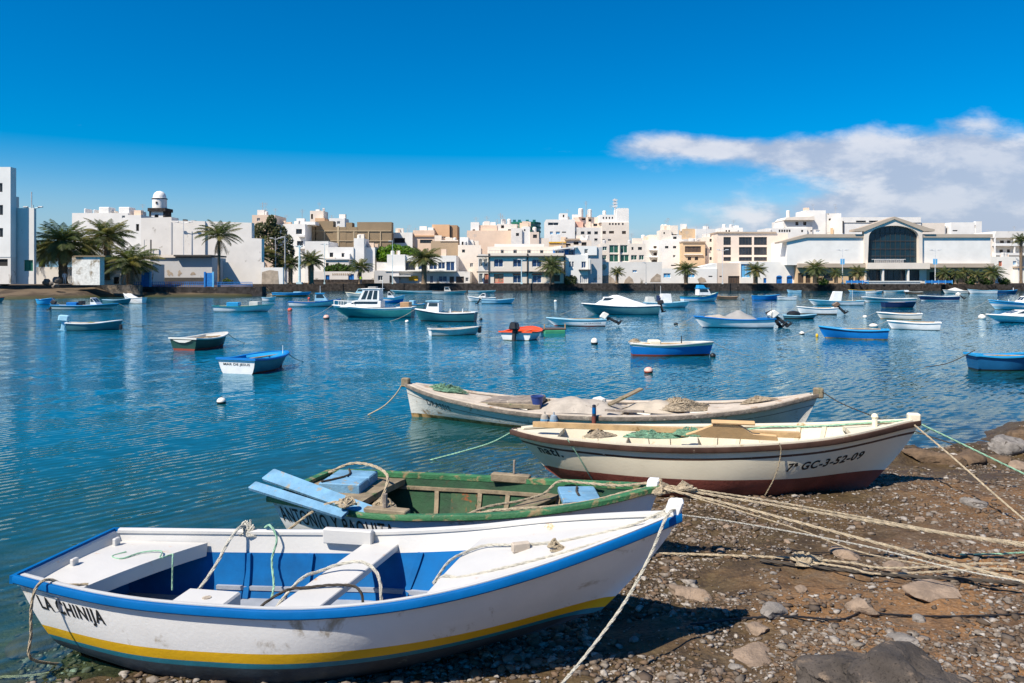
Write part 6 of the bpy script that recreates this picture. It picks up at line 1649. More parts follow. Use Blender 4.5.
class Boat:
    def __init__(s, label, px0, px1, wl, yaw, fb, hull, bottom=None, gun=None, inn=None, name='moored_boat', cat='boat', L=None, B=None, ratio=.36, tw=.78, rise=1.4, rb=.1, stripes=(), thw=(.3, .58), bt=.05, trans=None, dy=0.0, keel=-.16, gw=.03, foredeck=None, sterndeck=None, floor=.06, cxo=0.0, zoff=0.0, vs=.76):
        rise = 1 + (rise - 1) * .62
        s.D = WD(wl) + dy; D = s.D
        W = (px1 - px0) / FPX * D; c, si = abs(math.cos(math.radians(yaw))), abs(math.sin(math.radians(yaw)))
        if L is None: L = W / (c + ratio * si * .8)
        if B is None: B = ratio * L
        s.L, s.B, s.fb = L, B, fb
        s.root = empty(name, (WX((px0 + px1) / 2, D) + cxo, D, zoff), math.radians(yaw), label, cat, None)
        s.root.scale = (1, 1, vs)
        h = B / 2
        s.H = Hull(L, [(0, fb), (.3, fb * .9), (.55, fb * .94), (.8, fb * (1 + (rise - 1) * .45)), (1, fb * rise)], [(0, h * tw), (.25, h * .97), (.5, h), (.72, h * .8), (.88, h * .45), (.96, h * .18), (1, .02)],
                   [(0, keel * .6), (.4, keel), (.8, keel * .8), (1, keel * .2)], [(0, .13), (.4, .15), (.7, .36), (.9, .7), (1, .9)], rs=.1 * fb, rb=rb * L, kb=1.4, x0=-L / 2, hs=.015)
        far = D > 85
        bands = []; mats = []
        if bottom is None: bottom, bt = WEED, .035
        bands.append((lambda u: bt, len(mats))); mats.append(bottom)
        for z, m in stripes:
            bands.append(((lambda u, z=z: s.H.zs(u) * z) if z < 1 else None, len(mats))); mats.append(m)
        if not stripes or stripes[-1][0] < 1: bands.append((None, len(mats))); mats.append(hull)
        if trans is not None: mats.append(trans)
        s.H.outer(s.root, bands, mats, ns=18 if far else 30, nsub=2 if far else 3, transom=(lambda m: len(mats) - 1) if trans is not None else None)
        inn = inn or hull
        s.H.inner(s.root, lambda u: max(floor, s.H.zk(u) + .1), [(None, 0)], [inn, inn], ns=16)
        s.H.sweep(s.root, 'gunwale', gun or hull, out=gw, inn=.06, up=.015, down=.06, ns=22)
        for u in thw: s.H.thwart(s.root, u, .22, s.H.zs(u) - .1, gun or inn)
        if D < 80 and thw:
            rg = random.Random(int(px0 * 7 + wl))
            x = L * rg.uniform(-.3, .0); zf = max(floor, .1)
            k = rg.random()
            if k < .5:
                mb = MB(); mb.bbox(x - .17, x + .17, -.12, .14, zf, zf + .3, 0, .03); mb.build('fuel_can', rg.choice([B_RED, B_OFF, B_BLUE]), s.root)
            heap('rope_coil', P_ROPE, s.root, L * .3, 0, fb * .75, .22, .16, .1, int(px0), 9, .016)
            mb = MB(); mb.tube([(L * -.4, -.28, fb * .95), (L * .22, -.22, fb * .93)], .03, n=6); mb.bbox(L * .2, L * .36, -.27, -.17, fb * .92, fb * .95, 0, .01); mb.build('oar', P_WOOD, s.root)
        if D < 80:
            a = (s.H.xx(1, 1), 0, s.H.zs(1) - .03); mb = MB(); mb.tube(sag(a, (a[0] + 1.7, .25, -.05), .16, 10), .014, n=4); mb.build('mooring_line', ROPE_LINE, s.root)
        if foredeck: s.H.deck(s.root, 'foredeck', foredeck[1], foredeck[0], .975, .02, n=8)
        if sterndeck: s.H.deck(s.root, 'stern_deck', sterndeck[1], .02, sterndeck[0], .03, end='fore', n=6)
    def xu(s, u): return s.H.xx(u, 1)
    def cabin(s, u0, u1, w, z0, h, mat, rf=.25, rr=.05, win=True, name='cabin', roof=None, wh=.5, nwin=2, top=.9, glassm=None):
        x0, x1 = s.xu(u0), s.xu(u1); hw = w * s.B / 2
        mb = MB(); t = top
        v = [(x0, -hw, z0), (x1, -hw, z0), (x1, hw, z0), (x0, hw, z0), (x0 + rr, -hw * t, z0 + h), (x1 - rf, -hw * t, z0 + h), (x1 - rf, hw * t, z0 + h), (x0 + rr, hw * t, z0 + h)]
        mb.add(v, [(4, 5, 6, 7), (0, 1, 5, 4), (1, 2, 6, 5), (2, 3, 7, 6), (3, 0, 4, 7)]); ob = mb.build(name, mat, s.root)
        if roof is not None:
            q = MB(); q.bbox(x0 + rr - .08, x1 - rf + .15, -hw * t - .06, hw * t + .06, z0 + h + .003, z0 + h + .07, 0, .02); q.build('roof', roof, ob)
        if win:
            def P(a, f, g, sg):   # point on a side wall
                xa = x0 + rr * g; xb = x1 - rf * g
                return Vector((xa + (xb - xa) * f, sg * (hw * (1 + (t - 1) * g) + .012), z0 + h * g))
            g0, g1 = .9 - wh, .88
            for sg in (-1, 1):
                for k in range(nwin):
                    f0, f1 = .1 + .84 * k / nwin, .1 + .84 * (k + 1) / nwin - .07
                    q = MB(); A = [P(0, f0, g0, sg), P(0, f1, g0, sg), P(0, f1, g1, sg), P(0, f0, g1, sg)]
                    B_ = [p - Vector((0, sg * .03, 0)) for p in A]; q.add(A + B_, [(0, 1, 2, 3), (0, 4, 5, 1), (1, 5, 6, 2), (2, 6, 7, 3), (3, 7, 4, 0)]); q.build('window', glassm or CABGLASS, ob)
            for k in range(2):
                y0, y1 = (-hw * t * .9, -.04) if k == 0 else (.04, hw * t * .9)
                q = MB(); f = lambda g, y: Vector((x1 - rf * g + .012, y, z0 + h * g))
                A = [f(g0, y0), f(g0, y1), f(g1, y1 * .96), f(g1, y0 * .96)]; B_ = [p - Vector((.03, 0, 0)) for p in A]
                q.add(A + B_, [(0, 1, 2, 3), (0, 4, 5, 1), (1, 5, 6, 2), (2, 6, 7, 3), (3, 7, 4, 0)]); q.build('windscreen', glassm or CABGLASS, ob)
        return ob
    def outboard(s, tilt=.0, mat=None, y=0.0, k=1.0, cowl=None):
        r = bpy.data.objects.new('outboard_motor', None); C.objects.link(r); r.parent = s.root; r.location = (s.xu(0) - .08 * k, y, s.fb + .02); r.rotation_euler = (0, tilt, 0); r.empty_display_size = .1
        mb = MB(); mb.bbox(-.30 * k, .14 * k, -.16 * k, .16 * k, .05 * k, .42 * k, 0, .06 * k); mb.v = [(v[0], v[1] * (1 - .25 * (v[2] > .3 * k)), v[2]) for v in mb.v]; mb.build('cowling', cowl or B_BLACK, r)
        mb = MB(); mb.bbox(-.14 * k, .02 * k, -.06 * k, .06 * k, -.62 * k, .05 * k, 0, .02); mb.bbox(-.26 * k, .06 * k, -.09 * k, .09 * k, -.5 * k, -.47 * k, 0, .01); mb.bbox(-.24 * k, .06 * k, -.05 * k, .05 * k, -.74 * k, -.62 * k, 0, .03); mb.bbox(.0, .12 * k, -.1 * k, .1 * k, -.12 * k, .06 * k, 0, .02); mb.build('leg', mat or B_BLACK, r)
        mb = MB()
        for a in range(3): c_, s_ = math.cos(a * 2.094), math.sin(a * 2.094); mb.add([(-.27 * k, 0, -.68 * k), (-.25 * k, c_ * .1 * k - s_ * .05 * k, -.68 * k + s_ * .1 * k + c_ * .05 * k), (-.29 * k, c_ * .13 * k, -.68 * k + s_ * .13 * k), (-.31 * k, c_ * .1 * k + s_ * .05 * k, -.68 * k + s_ * .1 * k - c_ * .05 * k)], [(0, 1, 2, 3)])
        mb.tube([(-.22 * k, 0, -.68 * k), (-.31 * k, 0, -.68 * k)], .03 * k, n=6); mb.build('propeller', mat or B_BLACK, r)
        return r
    def mast(s, u, h, y=0.0, name='mast', r=.025, mat=None, z=None):
        mb = MB(); x = s.xu(u); z = s.fb if z is None else z; mb.tube([(x, y, z - .1), (x, y, z + h)], [r, r * .7], n=6); return mb.build(name, mat or B_WHITE, s.root)
    def pulpit(s, u0=.72, h=.35):
        for side in (-1, 1):
            mb = MB(); top = []
            for i in range(5):
                u = u0 + (.98 - u0) * i / 4; z = s.H.zs(u); y = side * max(s.H.half(u, 1) - .04, .01); x = s.xu(u)
                mb.tube([(x, y, z), (x, y, z + h)], .016, n=5); top.append((x, y, z + h))
            mb.tube(top, .018, n=5); mb.build('bow_rail', B_WHITE, s.root)
    def box(s, u0, u1, y0, y1, z0, z1, mat, name, bev=.03):
        mb = MB(); mb.bbox(s.xu(u0), s.xu(u1), y0, y1, z0, z1, 0, bev); return mb.build(name, mat, s.root)
    def cover(s, u0, u1, h, mat, name='cover', ridge=.55, z0=None, w=.98, skew=2.0):
        mb = MB(); P = []
        for i in range(13):
            f = i / 12; u = u0 + (u1 - u0) * f; z = s.H.zs(u) if z0 is None else z0; hh = h * (f / ridge if f < ridge else (1 - f) / (1 - ridge)) ** .8; y = s.H.half(u, 1) * w
            P.append([(s.xu(u), y * a, z + .01 + hh * (1 - abs(a) ** skew) + .02 * math.sin(f * 17 + a * 5) * (1 - abs(a))) for a in (-1, -.85, -.6, -.3, 0, .3, .6, .85, 1)])
        mb.grid(P, flip=True); return mb.build(name, mat, s.root, smooth=True)


# nearest dinghies
b = Boat('small white dinghy with blue rim and hand lettered transom', 226, 298, 369.5, 71, .56, B_TEALG, B_RED, B_BLUE, B_SKY, L=2.25, B=1.22, tw=.99, rise=1.05, trans=B_WHITE, bt=.06, foredeck=(.5, B_SKY), name='dinghy', gw=.04, thw=(.28,))
def transom_text(b, body, z, h, w, mat=P_BLACK, bold=.01):
    cu = bpy.data.curves.new('lettering', 'FONT'); cu.body = body; cu.size = 1; cu.offset = bold; cu.resolution_u = 2; cu.align_x = 'CENTER'
    ob = bpy.data.objects.new('lettering', cu); C.objects.link(ob); me = bpy.data.meshes.new_from_object(ob.evaluated_get(bpy.context.evaluated_depsgraph_get())); bpy.data.objects.remove(ob)
    xs = [v.co.x for v in me.vertices]; k = w / (max(xs) - min(xs))
    for v in me.vertices:
        zz = z + v.co.y / .72 * h; t = b.H.t_of(0, zz)
        v.co = Vector((b.H.xx(0, t) - .006, -v.co.x * k, zz))
    me.materials.clear(); me.materials.append(mat); o = bpy.data.objects.new('lettering', me); C.objects.link(o); o.parent = b.root
transom_text(b, 'MAR DE JESUS', .30, .085, .86)
b.mast(.75, .3, -.3, 'thole_pin', .015)
b = Boat('small bottle green dinghy with white rim, lying near the left', 177, 234, 348, 70, .60, B_GREEN, B_RED, B_OFF, B_OFF, L=2.3, B=1.22, tw=.97, rise=1.25, bt=.09, name='dinghy', gw=.04, foredeck=(.72, B_OFF))
mb = MB(); mb.xz_prism([(-.42, .5), (-.3, .44), (-.12, .38), (.12, .38), (.3, .44), (.42, .5)], -.02, .0); mb.v = [(b.xu(0) + v[1] - .025, v[0], v[2]) for v in mb.v]; q = mb.build('transom_board', B_OFF, b.root)
transom_text(b, 'ZEUS', .42, .055, .26, P_BLACK, .03)
b = Boat('bright blue open boat with cream upper strake and red bottom', 630, 713, 355.5, -3, .58, B_BLUE, B_RED, B_OFF, B_OFF, tw=.7, rise=1.12, bt=.085, stripes=((.76, B_BLUE), (1, B_CREAM if False else P_CREAM)), thw=(.4, .6), foredeck=(.78, P_CREAM), sterndeck=(.2, P_CREAM), rb=.05)
b.box(.22, .36, -.3, .3, .5, .68, P_CREAM, 'engine_box'); q = heap('net', P_NETT, b.root, b.xu(.06), 0, .6, .2, .2, .14, 61, 22, .015); b.mast(.62, .3, 0, 'post', .02, B_BLACK)
# orange dinghy with motor
b = Boat('white dinghy with orange inside and a black outboard motor', 503, 545, 338.5, 72, .5, B_WHITE, None, B_ORANGE, B_ORANGE, L=2.4, B=1.5, tw=.9, rise=1.35, name='dinghy', gw=.06, foredeck=(.6, B_ORANGE), thw=(.4,)); b.outboard(.12, k=1.15)
o = empty('raft', PG(553, 333), .2, 'small dark wooden float tied behind the orange dinghy', 'raft')
mb = MB(); mb.bbox(-.55, .55, -.4, .4, .16, .24, 0, .02); mb.build('deck', B_BROWN, o)
for y in (-.28, .28): mb = MB(); mb.bbox(-.5, .5, y - .14, y + .14, -.1, .155, 0, .03); mb.build('pontoon', B_BLACK if y > 0 else B_INGREEN, o)
for x in (-.5, .5): mb = MB(); mb.tube([(x, -.35, .24), (x, -.35, .45)], .03, n=6); mb.build('post', B_TANB, o)
b = Boat('white skiff with faded lettering and a tilted outboard, behind the dark float', 546, 606, 326, 176, .52, B_WHITE, B_RED, B_LBLUE, B_LBLUE, ratio=.3, rise=1.3, bt=.07, rb=.16); b.outboard(1.0, k=1.05, cowl=B_OFF, mat=B_BLACK)
b.H.text(b.root, 'LA GRACIOSA', .08, .3, .1, .95, 1, P_BLACK)
b = Boat('weathered grey white dinghy with a rusty waterline, below the teal cabin boat', 428, 482, 335, 18, .42, B_OFF, P_RUSTLINE, B_OFF, B_OFF, tw=.8, rise=1.25, name='dinghy', bt=.04, trans=B_WHITE); b.box(.96, 1.02, -.1, .1, .1, .5, B_BLACK, 'fender')  # transom coloured whiter than the sides for the sunlight it catches
b = Boat('teal hulled boat with a white wheelhouse toward its bow', 413, 478, 321.5, 170, .78, B_DTEAL, B_BLACK, B_WHITE, B_LBLUE, tw=.75, rise=1.45, bt=.09, foredeck=(.7, B_WHITE), thw=(.2, .35)); b.cabin(.58, .80, .62, .75, .82, B_WHITE, rf=.15, rr=.02, wh=.34, nwin=1, roof=B_LBLUE); b.mast(.4, .25, .3, 'buoy_post', .05); b.mast(.2, .25, .3, 'buoy_post', .04)
b = Boat('big teal cabin cruiser with a white glazed wheelhouse and pulpit', 331, 415, 317.5, 176, .95, B_TEAL, B_DTEAL, B_WHITE, B_WHITE, ratio=.34, tw=.85, rise=1.25, bt=.1, stripes=((.8, B_TEAL), (1, B_WHITE)), foredeck=(.55, B_WHITE), thw=(), name='cabin_cruiser', rb=.2)
b.cabin(.38, .88, .72, .92, .55, B_WHITE, rf=.9, rr=.0, wh=.4, nwin=1, glassm=CABGLASS); b.cabin(.40, .66, .66, 1.475, .98, B_WHITE, rf=.38, rr=.0, wh=.78, nwin=3, roof=B_WHITE); b.pulpit(.7, .4); b.box(.04, .15, -.5, .5, .8, 1.35, B_TANB, 'stern_locker'); b.box(.45, .55, -.3, .3, 2.53, 2.68, B_GREY, 'roof_rack'); b.mast(.36, .9, .5, 'flag_staff', .02, z=2.4)
b = Boat('white boat with blue trim, cabin and aerial right of the resting blue boat', 289, 341, 306.5, 8, .62, B_WHITE, None, B_BLUE, B_SKY, rise=1.75, tw=.7, stripes=((.82, B_WHITE), (1, B_BLUE)), thw=(.3,), foredeck=(.74, B_SKY)); b.cabin(.5, .76, .62, .7, .85, B_LBLUE, rf=.45, rr=.1, wh=.5, nwin=1, roof=B_SKY); b.mast(.6, .9, z=1.6)
b = Boat('open white motor boat with turquoise rim, blue box and white box, left of centre', 215, 274, 311.5, 4, .62, B_WHITE, None, B_TEAL, B_OFF, ratio=.3, rise=1.35, rb=.12, gw=.05); b.box(.22, .42, -.4, .4, .45, .95, B_SKY, 'blue_box'); b.box(.6, .75, -.4, .35, .45, 1.02, B_OFF, 'white_box')
b = Boat('white boat with pale blue hull and a motor, grey canvas forward, far left', 69, 121, 330, 14, .52, B_TEALG, B_BLACK, B_WHITE, B_INGREEN, tw=.8, rise=1.4, trans=B_LBLUE, bt=.03, rb=.06, foredeck=(.84, B_WHITE)); b.outboard(.1, mat=B_LBLUE, cowl=B_LBLUE, k=1.1); q = heap('net', P_NETG, b.root, b.xu(.42), 0, .35, .5, .3, .2, 62, 26, .02); b.box(.97, 1.02, -.3, -.1, .02, .35, B_BLACK, 'fender')
b = Boat('long turquoise and white launch with a white console, moored off the slip', 55, 118, 309.5, 3, .52, B_TEALG, None, B_SKY, B_SKY, ratio=.28, rise=1.5, stripes=((.5, B_OFF), (1, B_TEALG))); b.cabin(.60, .71, .7, .55, .75, B_WHITE, rf=.5, rr=.0, wh=.5, nwin=1); b.box(.22, .38, -.4, .4, .45, .8, B_BLUE, 'blue_box'); b.outboard(.4, k=1.0); b.box(.4, .46, -.3, .3, .45, .95, B_BLACK, 'motor_cover')
b = Boat('tiny turquoise dinghy just off the slip', 38, 55, 304.5, -35, .7, B_SKY, None, B_SKY, B_DBLUE, ratio=.5, name='dinghy', thw=(.4,), L=2.2, B=1.3)
b = Boat('turquoise boat with red trim cut by the left picture edge', -25, 4, 302.5, 5, .6, B_TEALG, None, B_RED, B_OFF)
b = Boat('blue skiff half hidden between the long launch and the raised white bow', 104, 131, 304, 4, .6, B_TEALG, None, B_LBLUE, B_LBLUE, thw=())
b = Boat('white speedboat with its tall bow raised against the quay', 121, 147, 303.5, 165, .85, B_WHITE, None, B_OFF, B_OFF, rise=2.0, foredeck=(.4, B_WHITE), thw=(), rb=.2); b.cover(.35, .9, .45, B_WHITE)
# by the far quay, left half
b = Boat('blue painted boat lying on the shingle below the lava quay', 273, 311, 298, 4, .75, B_SKY, P_RUSTLINE, B_SKY, B_BLUE, bt=.3, rise=1.25, dy=8); b.box(.55, .75, -.5, .5, .6, .9, B_LBLUE, 'tarpaulin')
b = Boat('small white tender with a blue stripe, behind the turquoise rimmed motor boat', 262, 276, 301, 10, .55, B_WHITE, None, B_LBLUE, B_SKY, thw=())
b = Boat('cream cabin boat close to the quay, behind the big cruiser', 345, 372, 297, 175, .7, B_OFF, None, B_CREAM if False else P_CREAM, B_OFF, rise=1.4, thw=(), foredeck=(.6, B_OFF)); b.cabin(.3, .6, .6, .7, .8, B_LBLUE, rf=.4, nwin=1)
b = Boat('white and blue motor boat peeping out right of the cruiser wheelhouse', 378, 405, 303, 6, .75, B_WHITE, B_DTEAL, B_SKY, B_WHITE, rise=1.7, stripes=((.55, B_BLUE), (1, B_WHITE)), thw=(), foredeck=(.5, B_WHITE)); b.cabin(.35, .62, .6, .75, .8, B_WHITE, rf=.5, nwin=1)
b = Boat('low turquoise boat between cruiser and teal cabin boat', 400, 425, 309, 175, .6, B_TEALG, None, B_SKY, B_SKY, thw=(.4,)); b.box(.4, .6, -.4, .4, .45, .95, B_LBLUE, 'canvas')
b = Boat('pale green boat with a pink prow moored along the quay', 390, 433, 293.4, 178, .55, B_OFF, None, B_LBLUE, B_OFF, ratio=.22, rise=1.5, thw=())
b = Boat('grey white cabin launch at the quay below the corner house', 432, 467, 294, 3, .65, B_OFF, None, B_GREY, B_OFF, ratio=.24, rise=1.3, thw=()); b.cabin(.35, .55, .6, .6, .85, B_OFF, rf=.4, nwin=1, roof=B_GREY)
b = Boat('plain low white skiff at the quay, right of the grey launch', 468, 496, 293, 3, .5, B_OFF, None, B_LBLUE, B_OFF, ratio=.24, thw=(.4,))
b = Boat('white motor boat with a small cuddy, one of the pair below the corner house', 467, 496, 301.5, 176, .6, B_WHITE, None, B_WHITE, B_OFF, rise=1.5, thw=(), foredeck=(.5, B_WHITE)); b.cabin(.35, .62, .6, .6, .6, B_WHITE, rf=.5, nwin=1)
b = Boat('pale blue skiff overlapping the small white cuddy boat', 481, 515, 303.5, 5, .55, B_LBLUE, B_BLACK, B_LBLUE, B_OFF, ratio=.28, rise=1.4, thw=(.4,)); b.outboard(.4, k=1, cowl=B_OFF)
# centre right
b = Boat('teal motor boat under a tall white cover', 581, 659, 314.5, 176, .9, B_TEALG, B_DTEAL, B_WHITE, B_WHITE, ratio=.32, tw=.85, rise=1.3, bt=.08, foredeck=(.5, B_WHITE), thw=(), rb=.18); b.cover(.15, .82, 1.05, B_WHITE, ridge=.62, skew=2.2); b.box(.6, .72, -.86, -.8, 1.2, 1.42, B_BLACK, 'window_port'); b.cabin(.56, .80, .62, .95, .7, B_WHITE, rf=.5, rr=.1, wh=.34, nwin=1); b.outboard(.2, k=1)
b = Boat('white boat with an open dark cuddy facing left', 644, 690, 307.5, 4, .62, B_WHITE, None, B_LBLUE, B_OFF, rise=1.3, thw=(), tw=.85); q = b.cabin(.30, .58, .74, .55, 1.05, B_WHITE, rf=.1, rr=.3, win=False, top=.85); b.box(.292, .31, -.5, .5, .75, 1.4, B_NAVY, 'dark_opening', .004); b.cabin(.02, .22, .8, .5, .75, B_OFF, rf=.2, rr=.1, win=False, name='engine_cover'); b.mast(.33, 1.9, -.4, 'aerial', .02)
b = Boat('turquoise and white fishing boat with a high bow and blue awning', 680, 720, 301.5, 10, .8, B_SKY, None, B_TEAL, B_WHITE, rise=2.1, stripes=((.5, B_WHITE), (1, B_SKY)), thw=(), foredeck=(.62, B_WHITE)); b.cabin(.42, .76, .66, .95, .95, B_WHITE, rf=.35, rr=.0, wh=.45, nwin=1, roof=B_SKY); b.cabin(.42, .62, .55, 1.98, .42, B_SKY, rf=.25, win=False, name='awning')
b = Boat('low dark workboat with a tan stern, right of the high bowed fishing boat', 715, 737, 299.5, 172, .5, B_BROWN, None, B_TANB, B_BROWN, thw=(), ratio=.3)
b = Boat('open blue boat with turquoise rim in front of the low white building', 752, 780, 300, 5, .72, B_BLUE, None, B_SKY, B_DBLUE, rise=1.3, ratio=.3)
b = Boat('small plain white boat touching the stern of the open blue one', 775, 796, 300, 176, .5, B_WHITE, None, B_WHITE, B_OFF, ratio=.3)
b = Boat('tiny pale blue boat against the quay under the blue arched doors', 787, 801, 293, 178, .6, B_LBLUE, None, B_LBLUE, B_OFF, ratio=.3, thw=())
b = Boat('blue and white motor boat under a ragged tent cover with twin outboards', 694, 772, 327.5, 178, .66, B_WHITE, B_NAVY, B_BLUE, B_LBLUE, ratio=.32, tw=.85, rise=1.35, bt=.06, stripes=((.86, B_WHITE), (1, B_BLUE)), foredeck=(.8, B_BLUE), thw=(), rb=.12, gw=.05)
b.cover(.22, .62, .62, B_GREY, ridge=.55, skew=1.4); b.cover(.55, .86, .22, P_TARP, ridge=.4); b.outboard(.8, k=1.2, y=.3, cowl=B_OFF, mat=B_BLACK); b.outboard(.5, k=1.15, y=-.3); b.mast(.04, 1.3, .5, 'fishing_rod', .012, B_BLACK); b.mast(.3, 1.0, -.4, 'fishing_rod', .012, B_BLACK)
b = Boat('low teal and black workboat carrying a dark mound', 784, 816, 319, -8, .34, B_TEALG, B_BLACK, B_LBLUE, B_BLACK, ratio=.32, thw=(), bt=.12); tb_ = MB(); tb_.ball((b.xu(.3), 0, .42), .34, 10, sc=(1.3, 1, .8)); tb_.build('covered_load', B_BLACK, b.root, smooth=True)
b = Boat('white dory with a raised brown outboard, above the bright blue boat', 797, 836, 314.5, 174, .66, B_WHITE, B_BROWN, B_WHITE, B_OFF, rise=1.25, tw=.85, bt=.12, thw=(.4, .6)); b.outboard(.7, k=1.1, cowl=B_BROWN, mat=B_BLACK)
b = Boat('white boat with an upright white console in the middle', 809, 862, 305.2, 176, .6, B_WHITE, None, B_LBLUE, B_OFF, ratio=.26, rise=1.35, thw=(.2,)); b.cabin(.42, .60, .6, .5, 1.25, B_WHITE, rf=.35, rr=-.15, win=False, name='console'); b.box(.405, .42, -.35, .35, .6, 1.5, B_NAVY, 'dark_panel', .004); b.mast(.2, 1.3, .2, 'pole', .02)
b = Boat('white boat with a yellow stripe lying against the quay left of the market doors', 848, 874, 292.6, 178, .6, B_LBLUE, None, B_YEL if False else P_YELLOW, B_OFF, ratio=.22, thw=())
b = Boat('small white motor boat at the quay beside the yellow striped one', 866, 883, 293.5, 3, .55, B_WHITE, None, B_WHITE, B_OFF, ratio=.25, thw=())
b = Boat('white and turquoise double ender sloping up to the left, above the navy boat', 862, 914, 302.5, 176, .62, B_LBLUE, None, B_WHITE, B_OFF, ratio=.26, rise=1.6, stripes=((.45, B_WHITE), (.72, B_TEALG), (1, B_WHITE)))
b = Boat('dark navy open boat right of centre in front of the market', 882, 917, 307.5, 4, .66, B_NAVY, None, B_DBLUE, B_DBLUE, rise=1.1, ratio=.34)
b = Boat('cream white boat with a rust line, upper one of the white pair', 878, 920, 319, 156, .5, B_OFF, P_RUSTLINE, B_WHITE, B_OFF, tw=.85, rise=1.2, bt=.05, trans=B_TEALG); b.mast(.03, .2, 0, 'post', .02, B_BLACK)  # white boat; shade on its transom is painted as grey teal
b = Boat('long white dinghy with a shaded transom, lower one of the white pair', 889, 938, 329.5, 155, .52, B_WHITE, B_BLACK, B_WHITE, B_OFF, tw=.88, rise=1.15, bt=.03, trans=B_TEALG, name='dinghy')  # the transom's shade is put into its colour, grey teal over white
b = Boat('bright blue open boat with a pointed bow to the left', 820, 886, 338.5, 159, .56, B_BLUE, P_RUSTLINE, B_SKY, B_DBLUE, tw=.8, rise=1.35, bt=.05, rb=.1, ratio=.34, stripes=((.72, B_BLUE), (.9, B_DBLUE), (1, B_SKY)))
b = Boat('black hulled skiff with a white sheer and a small outboard', 918, 958, 300.5, 177, .72, B_NAVY, B_WHITE, B_WHITE, B_OFF, ratio=.24, rise=1.2, bt=.1, stripes=((.8, B_NAVY), (1, B_WHITE))); b.outboard(.8, k=1.1, cowl=B_OFF)
b = Boat('turquoise and white boat with a white cabin, cut by the right edge', 990, 1062, 309.5, 172, .78, B_SKY, None, B_SKY, B_WHITE, ratio=.3, rise=1.6, stripes=((.35, B_LBLUE), (.6, B_WHITE), (.8, B_SKY), (1, B_LBLUE)), thw=(), foredeck=(.55, B_WHITE)); b.cabin(.2, .62, .6, .75, .7, B_WHITE, rf=.5, nwin=2); b.cabin(.2, .45, .55, 1.45, .8, B_WHITE, rf=.2, nwin=1); b.mast(.75, .35, .3, 'post', .03); b.mast(.88, .3, .1, 'post', .03)
b = Boat('flat white motor boat with dark windows, lower at the right edge', 987, 1060, 322.5, 176, .55, B_WHITE, B_NAVY, B_WHITE, B_OFF, ratio=.3, rise=1.3, bt=.05, stripes=((.4, B_LBLUE), (1, B_WHITE)), thw=(), foredeck=(.45, B_WHITE), rb=.2); b.cabin(.15, .8, .66, .55, .42, B_WHITE, rf=1.0, nwin=4, wh=.5)
b = Boat('dark blue open boat moored at the right edge with a brighter blue rim', 972, 1045, 370, -6, .6, BP('slate_blue_hull', (.008, .10, .24)), B_BLACK, B_SKY, B_DBLUE, tw=.9, rise=1.15, bt=.06, ratio=.4, gw=.045)
b = Boat('white covered launch at the quay left of the market right wing palms', 943, 967, 293.6, 176, .7, B_OFF, None, B_OFF, B_OFF, ratio=.3, thw=(), rise=1.4); b.cover(.15, .8, .7, B_OFF)
b = Boat('long white hull lying at the quay below the market palms', 968, 996, 293.8, 177, .8, B_WHITE, None, B_LBLUE, B_OFF, ratio=.25, thw=())
b = Boat('dark blue boat at the quay under the widest market palm', 996, 1018, 293.4, 3, .65, B_DBLUE, None, B_SKY, B_DBLUE, ratio=.25, thw=()); b.mast(.8, .6, 0, 'post', .06)
b = Boat('pale green hull along the quay under the market steps', 884, 908, 292.8, 4, .5, B_OFF, None, B_LBLUE, B_OFF, ratio=.22, thw=())
b = Boat('dark skiff with a white bow cover right of the pale green hull', 904, 922, 294, 176, .5, B_BROWN, None, B_OFF, B_BROWN, ratio=.25, thw=()); b.box(.75, .95, -.25, .25, .45, .8, B_WHITE, 'bow_cover')

# mooring buoys
def buoy(px, wl, r_px, label, top, low=None, squash=.85, ring=True):
    D = WD(wl); r = r_px / FPX * D
    o = PG(px, wl); root = empty('buoy', o, 0, label, 'buoy', None)
    k = 14; mb = MB(); prof = [(r * math.cos(a), r * squash * (.55 + math.sin(a))) for a in np.linspace(-1.3, 1.5, 12)]; prof.append((0, r * squash * 1.56))
    mb.lathe(prof, n=k); mb.build('float', top, root, smooth=True)
    if low is not None:
        q = MB(); q.lathe([(r * 1.012 * math.cos(a), r * squash * (.55 + math.sin(a) * 1.012)) for a in np.linspace(-1.3, -.05, 6)], n=k); q.build('weed_band', low, root, smooth=True)
    if ring: q = MB(); q.tube([(r * .16 * math.cos(a), 0, r * squash * 1.56 + r * .1 + r * .16 * math.sin(a)) for a in np.linspace(0, 6.283, 11)], r * .05, n=4); q.build('ring', B_BLACK, root)
    return root
BU_W = BP('buoy_white', (.78, .74, .66)); BU_P = BP('buoy_pink', (.72, .42, .34)); BU_R = BP('buoy_red', (.72, .10, .06))
buoy(221.5, 403.5, 4.6, 'white buoy with a dark weedy base, alone in open water at left', BU_W, B_BLACK)
buoy(648.5, 373, 4.6, 'faded pink buoy below the blue boat with the red bottom', BU_P, B_RED)
buoy(594.5, 344.5, 3.6, 'white buoy with a black lower half left of the blue boat', BU_W, B_BLACK, 1.2)
buoy(712.8, 357, 3.0, 'black ball buoy hanging at the bow of the blue boat', B_BLACK)
buoy(326.5, 319, 3.2, 'cream buoy left of the big cruiser bow', BU_P, B_BROWN)
buoy(290, 311, 2.4, 'small pink buoy under the white boat with blue trim', BU_R)
buoy(217, 311.5, 2.6, 'cream buoy at the stern of the turquoise rimmed motor boat', BU_W, B_BROWN)
buoy(407, 322.5, 2.0, 'small white buoy below the cruiser stern', BU_W)
buoy(481, 320, 1.6, 'tiny dark float right of the teal cabin boat', B_BLACK)
buoy(555.5, 302, 1.6, 'tiny white float off the corner house', BU_W)
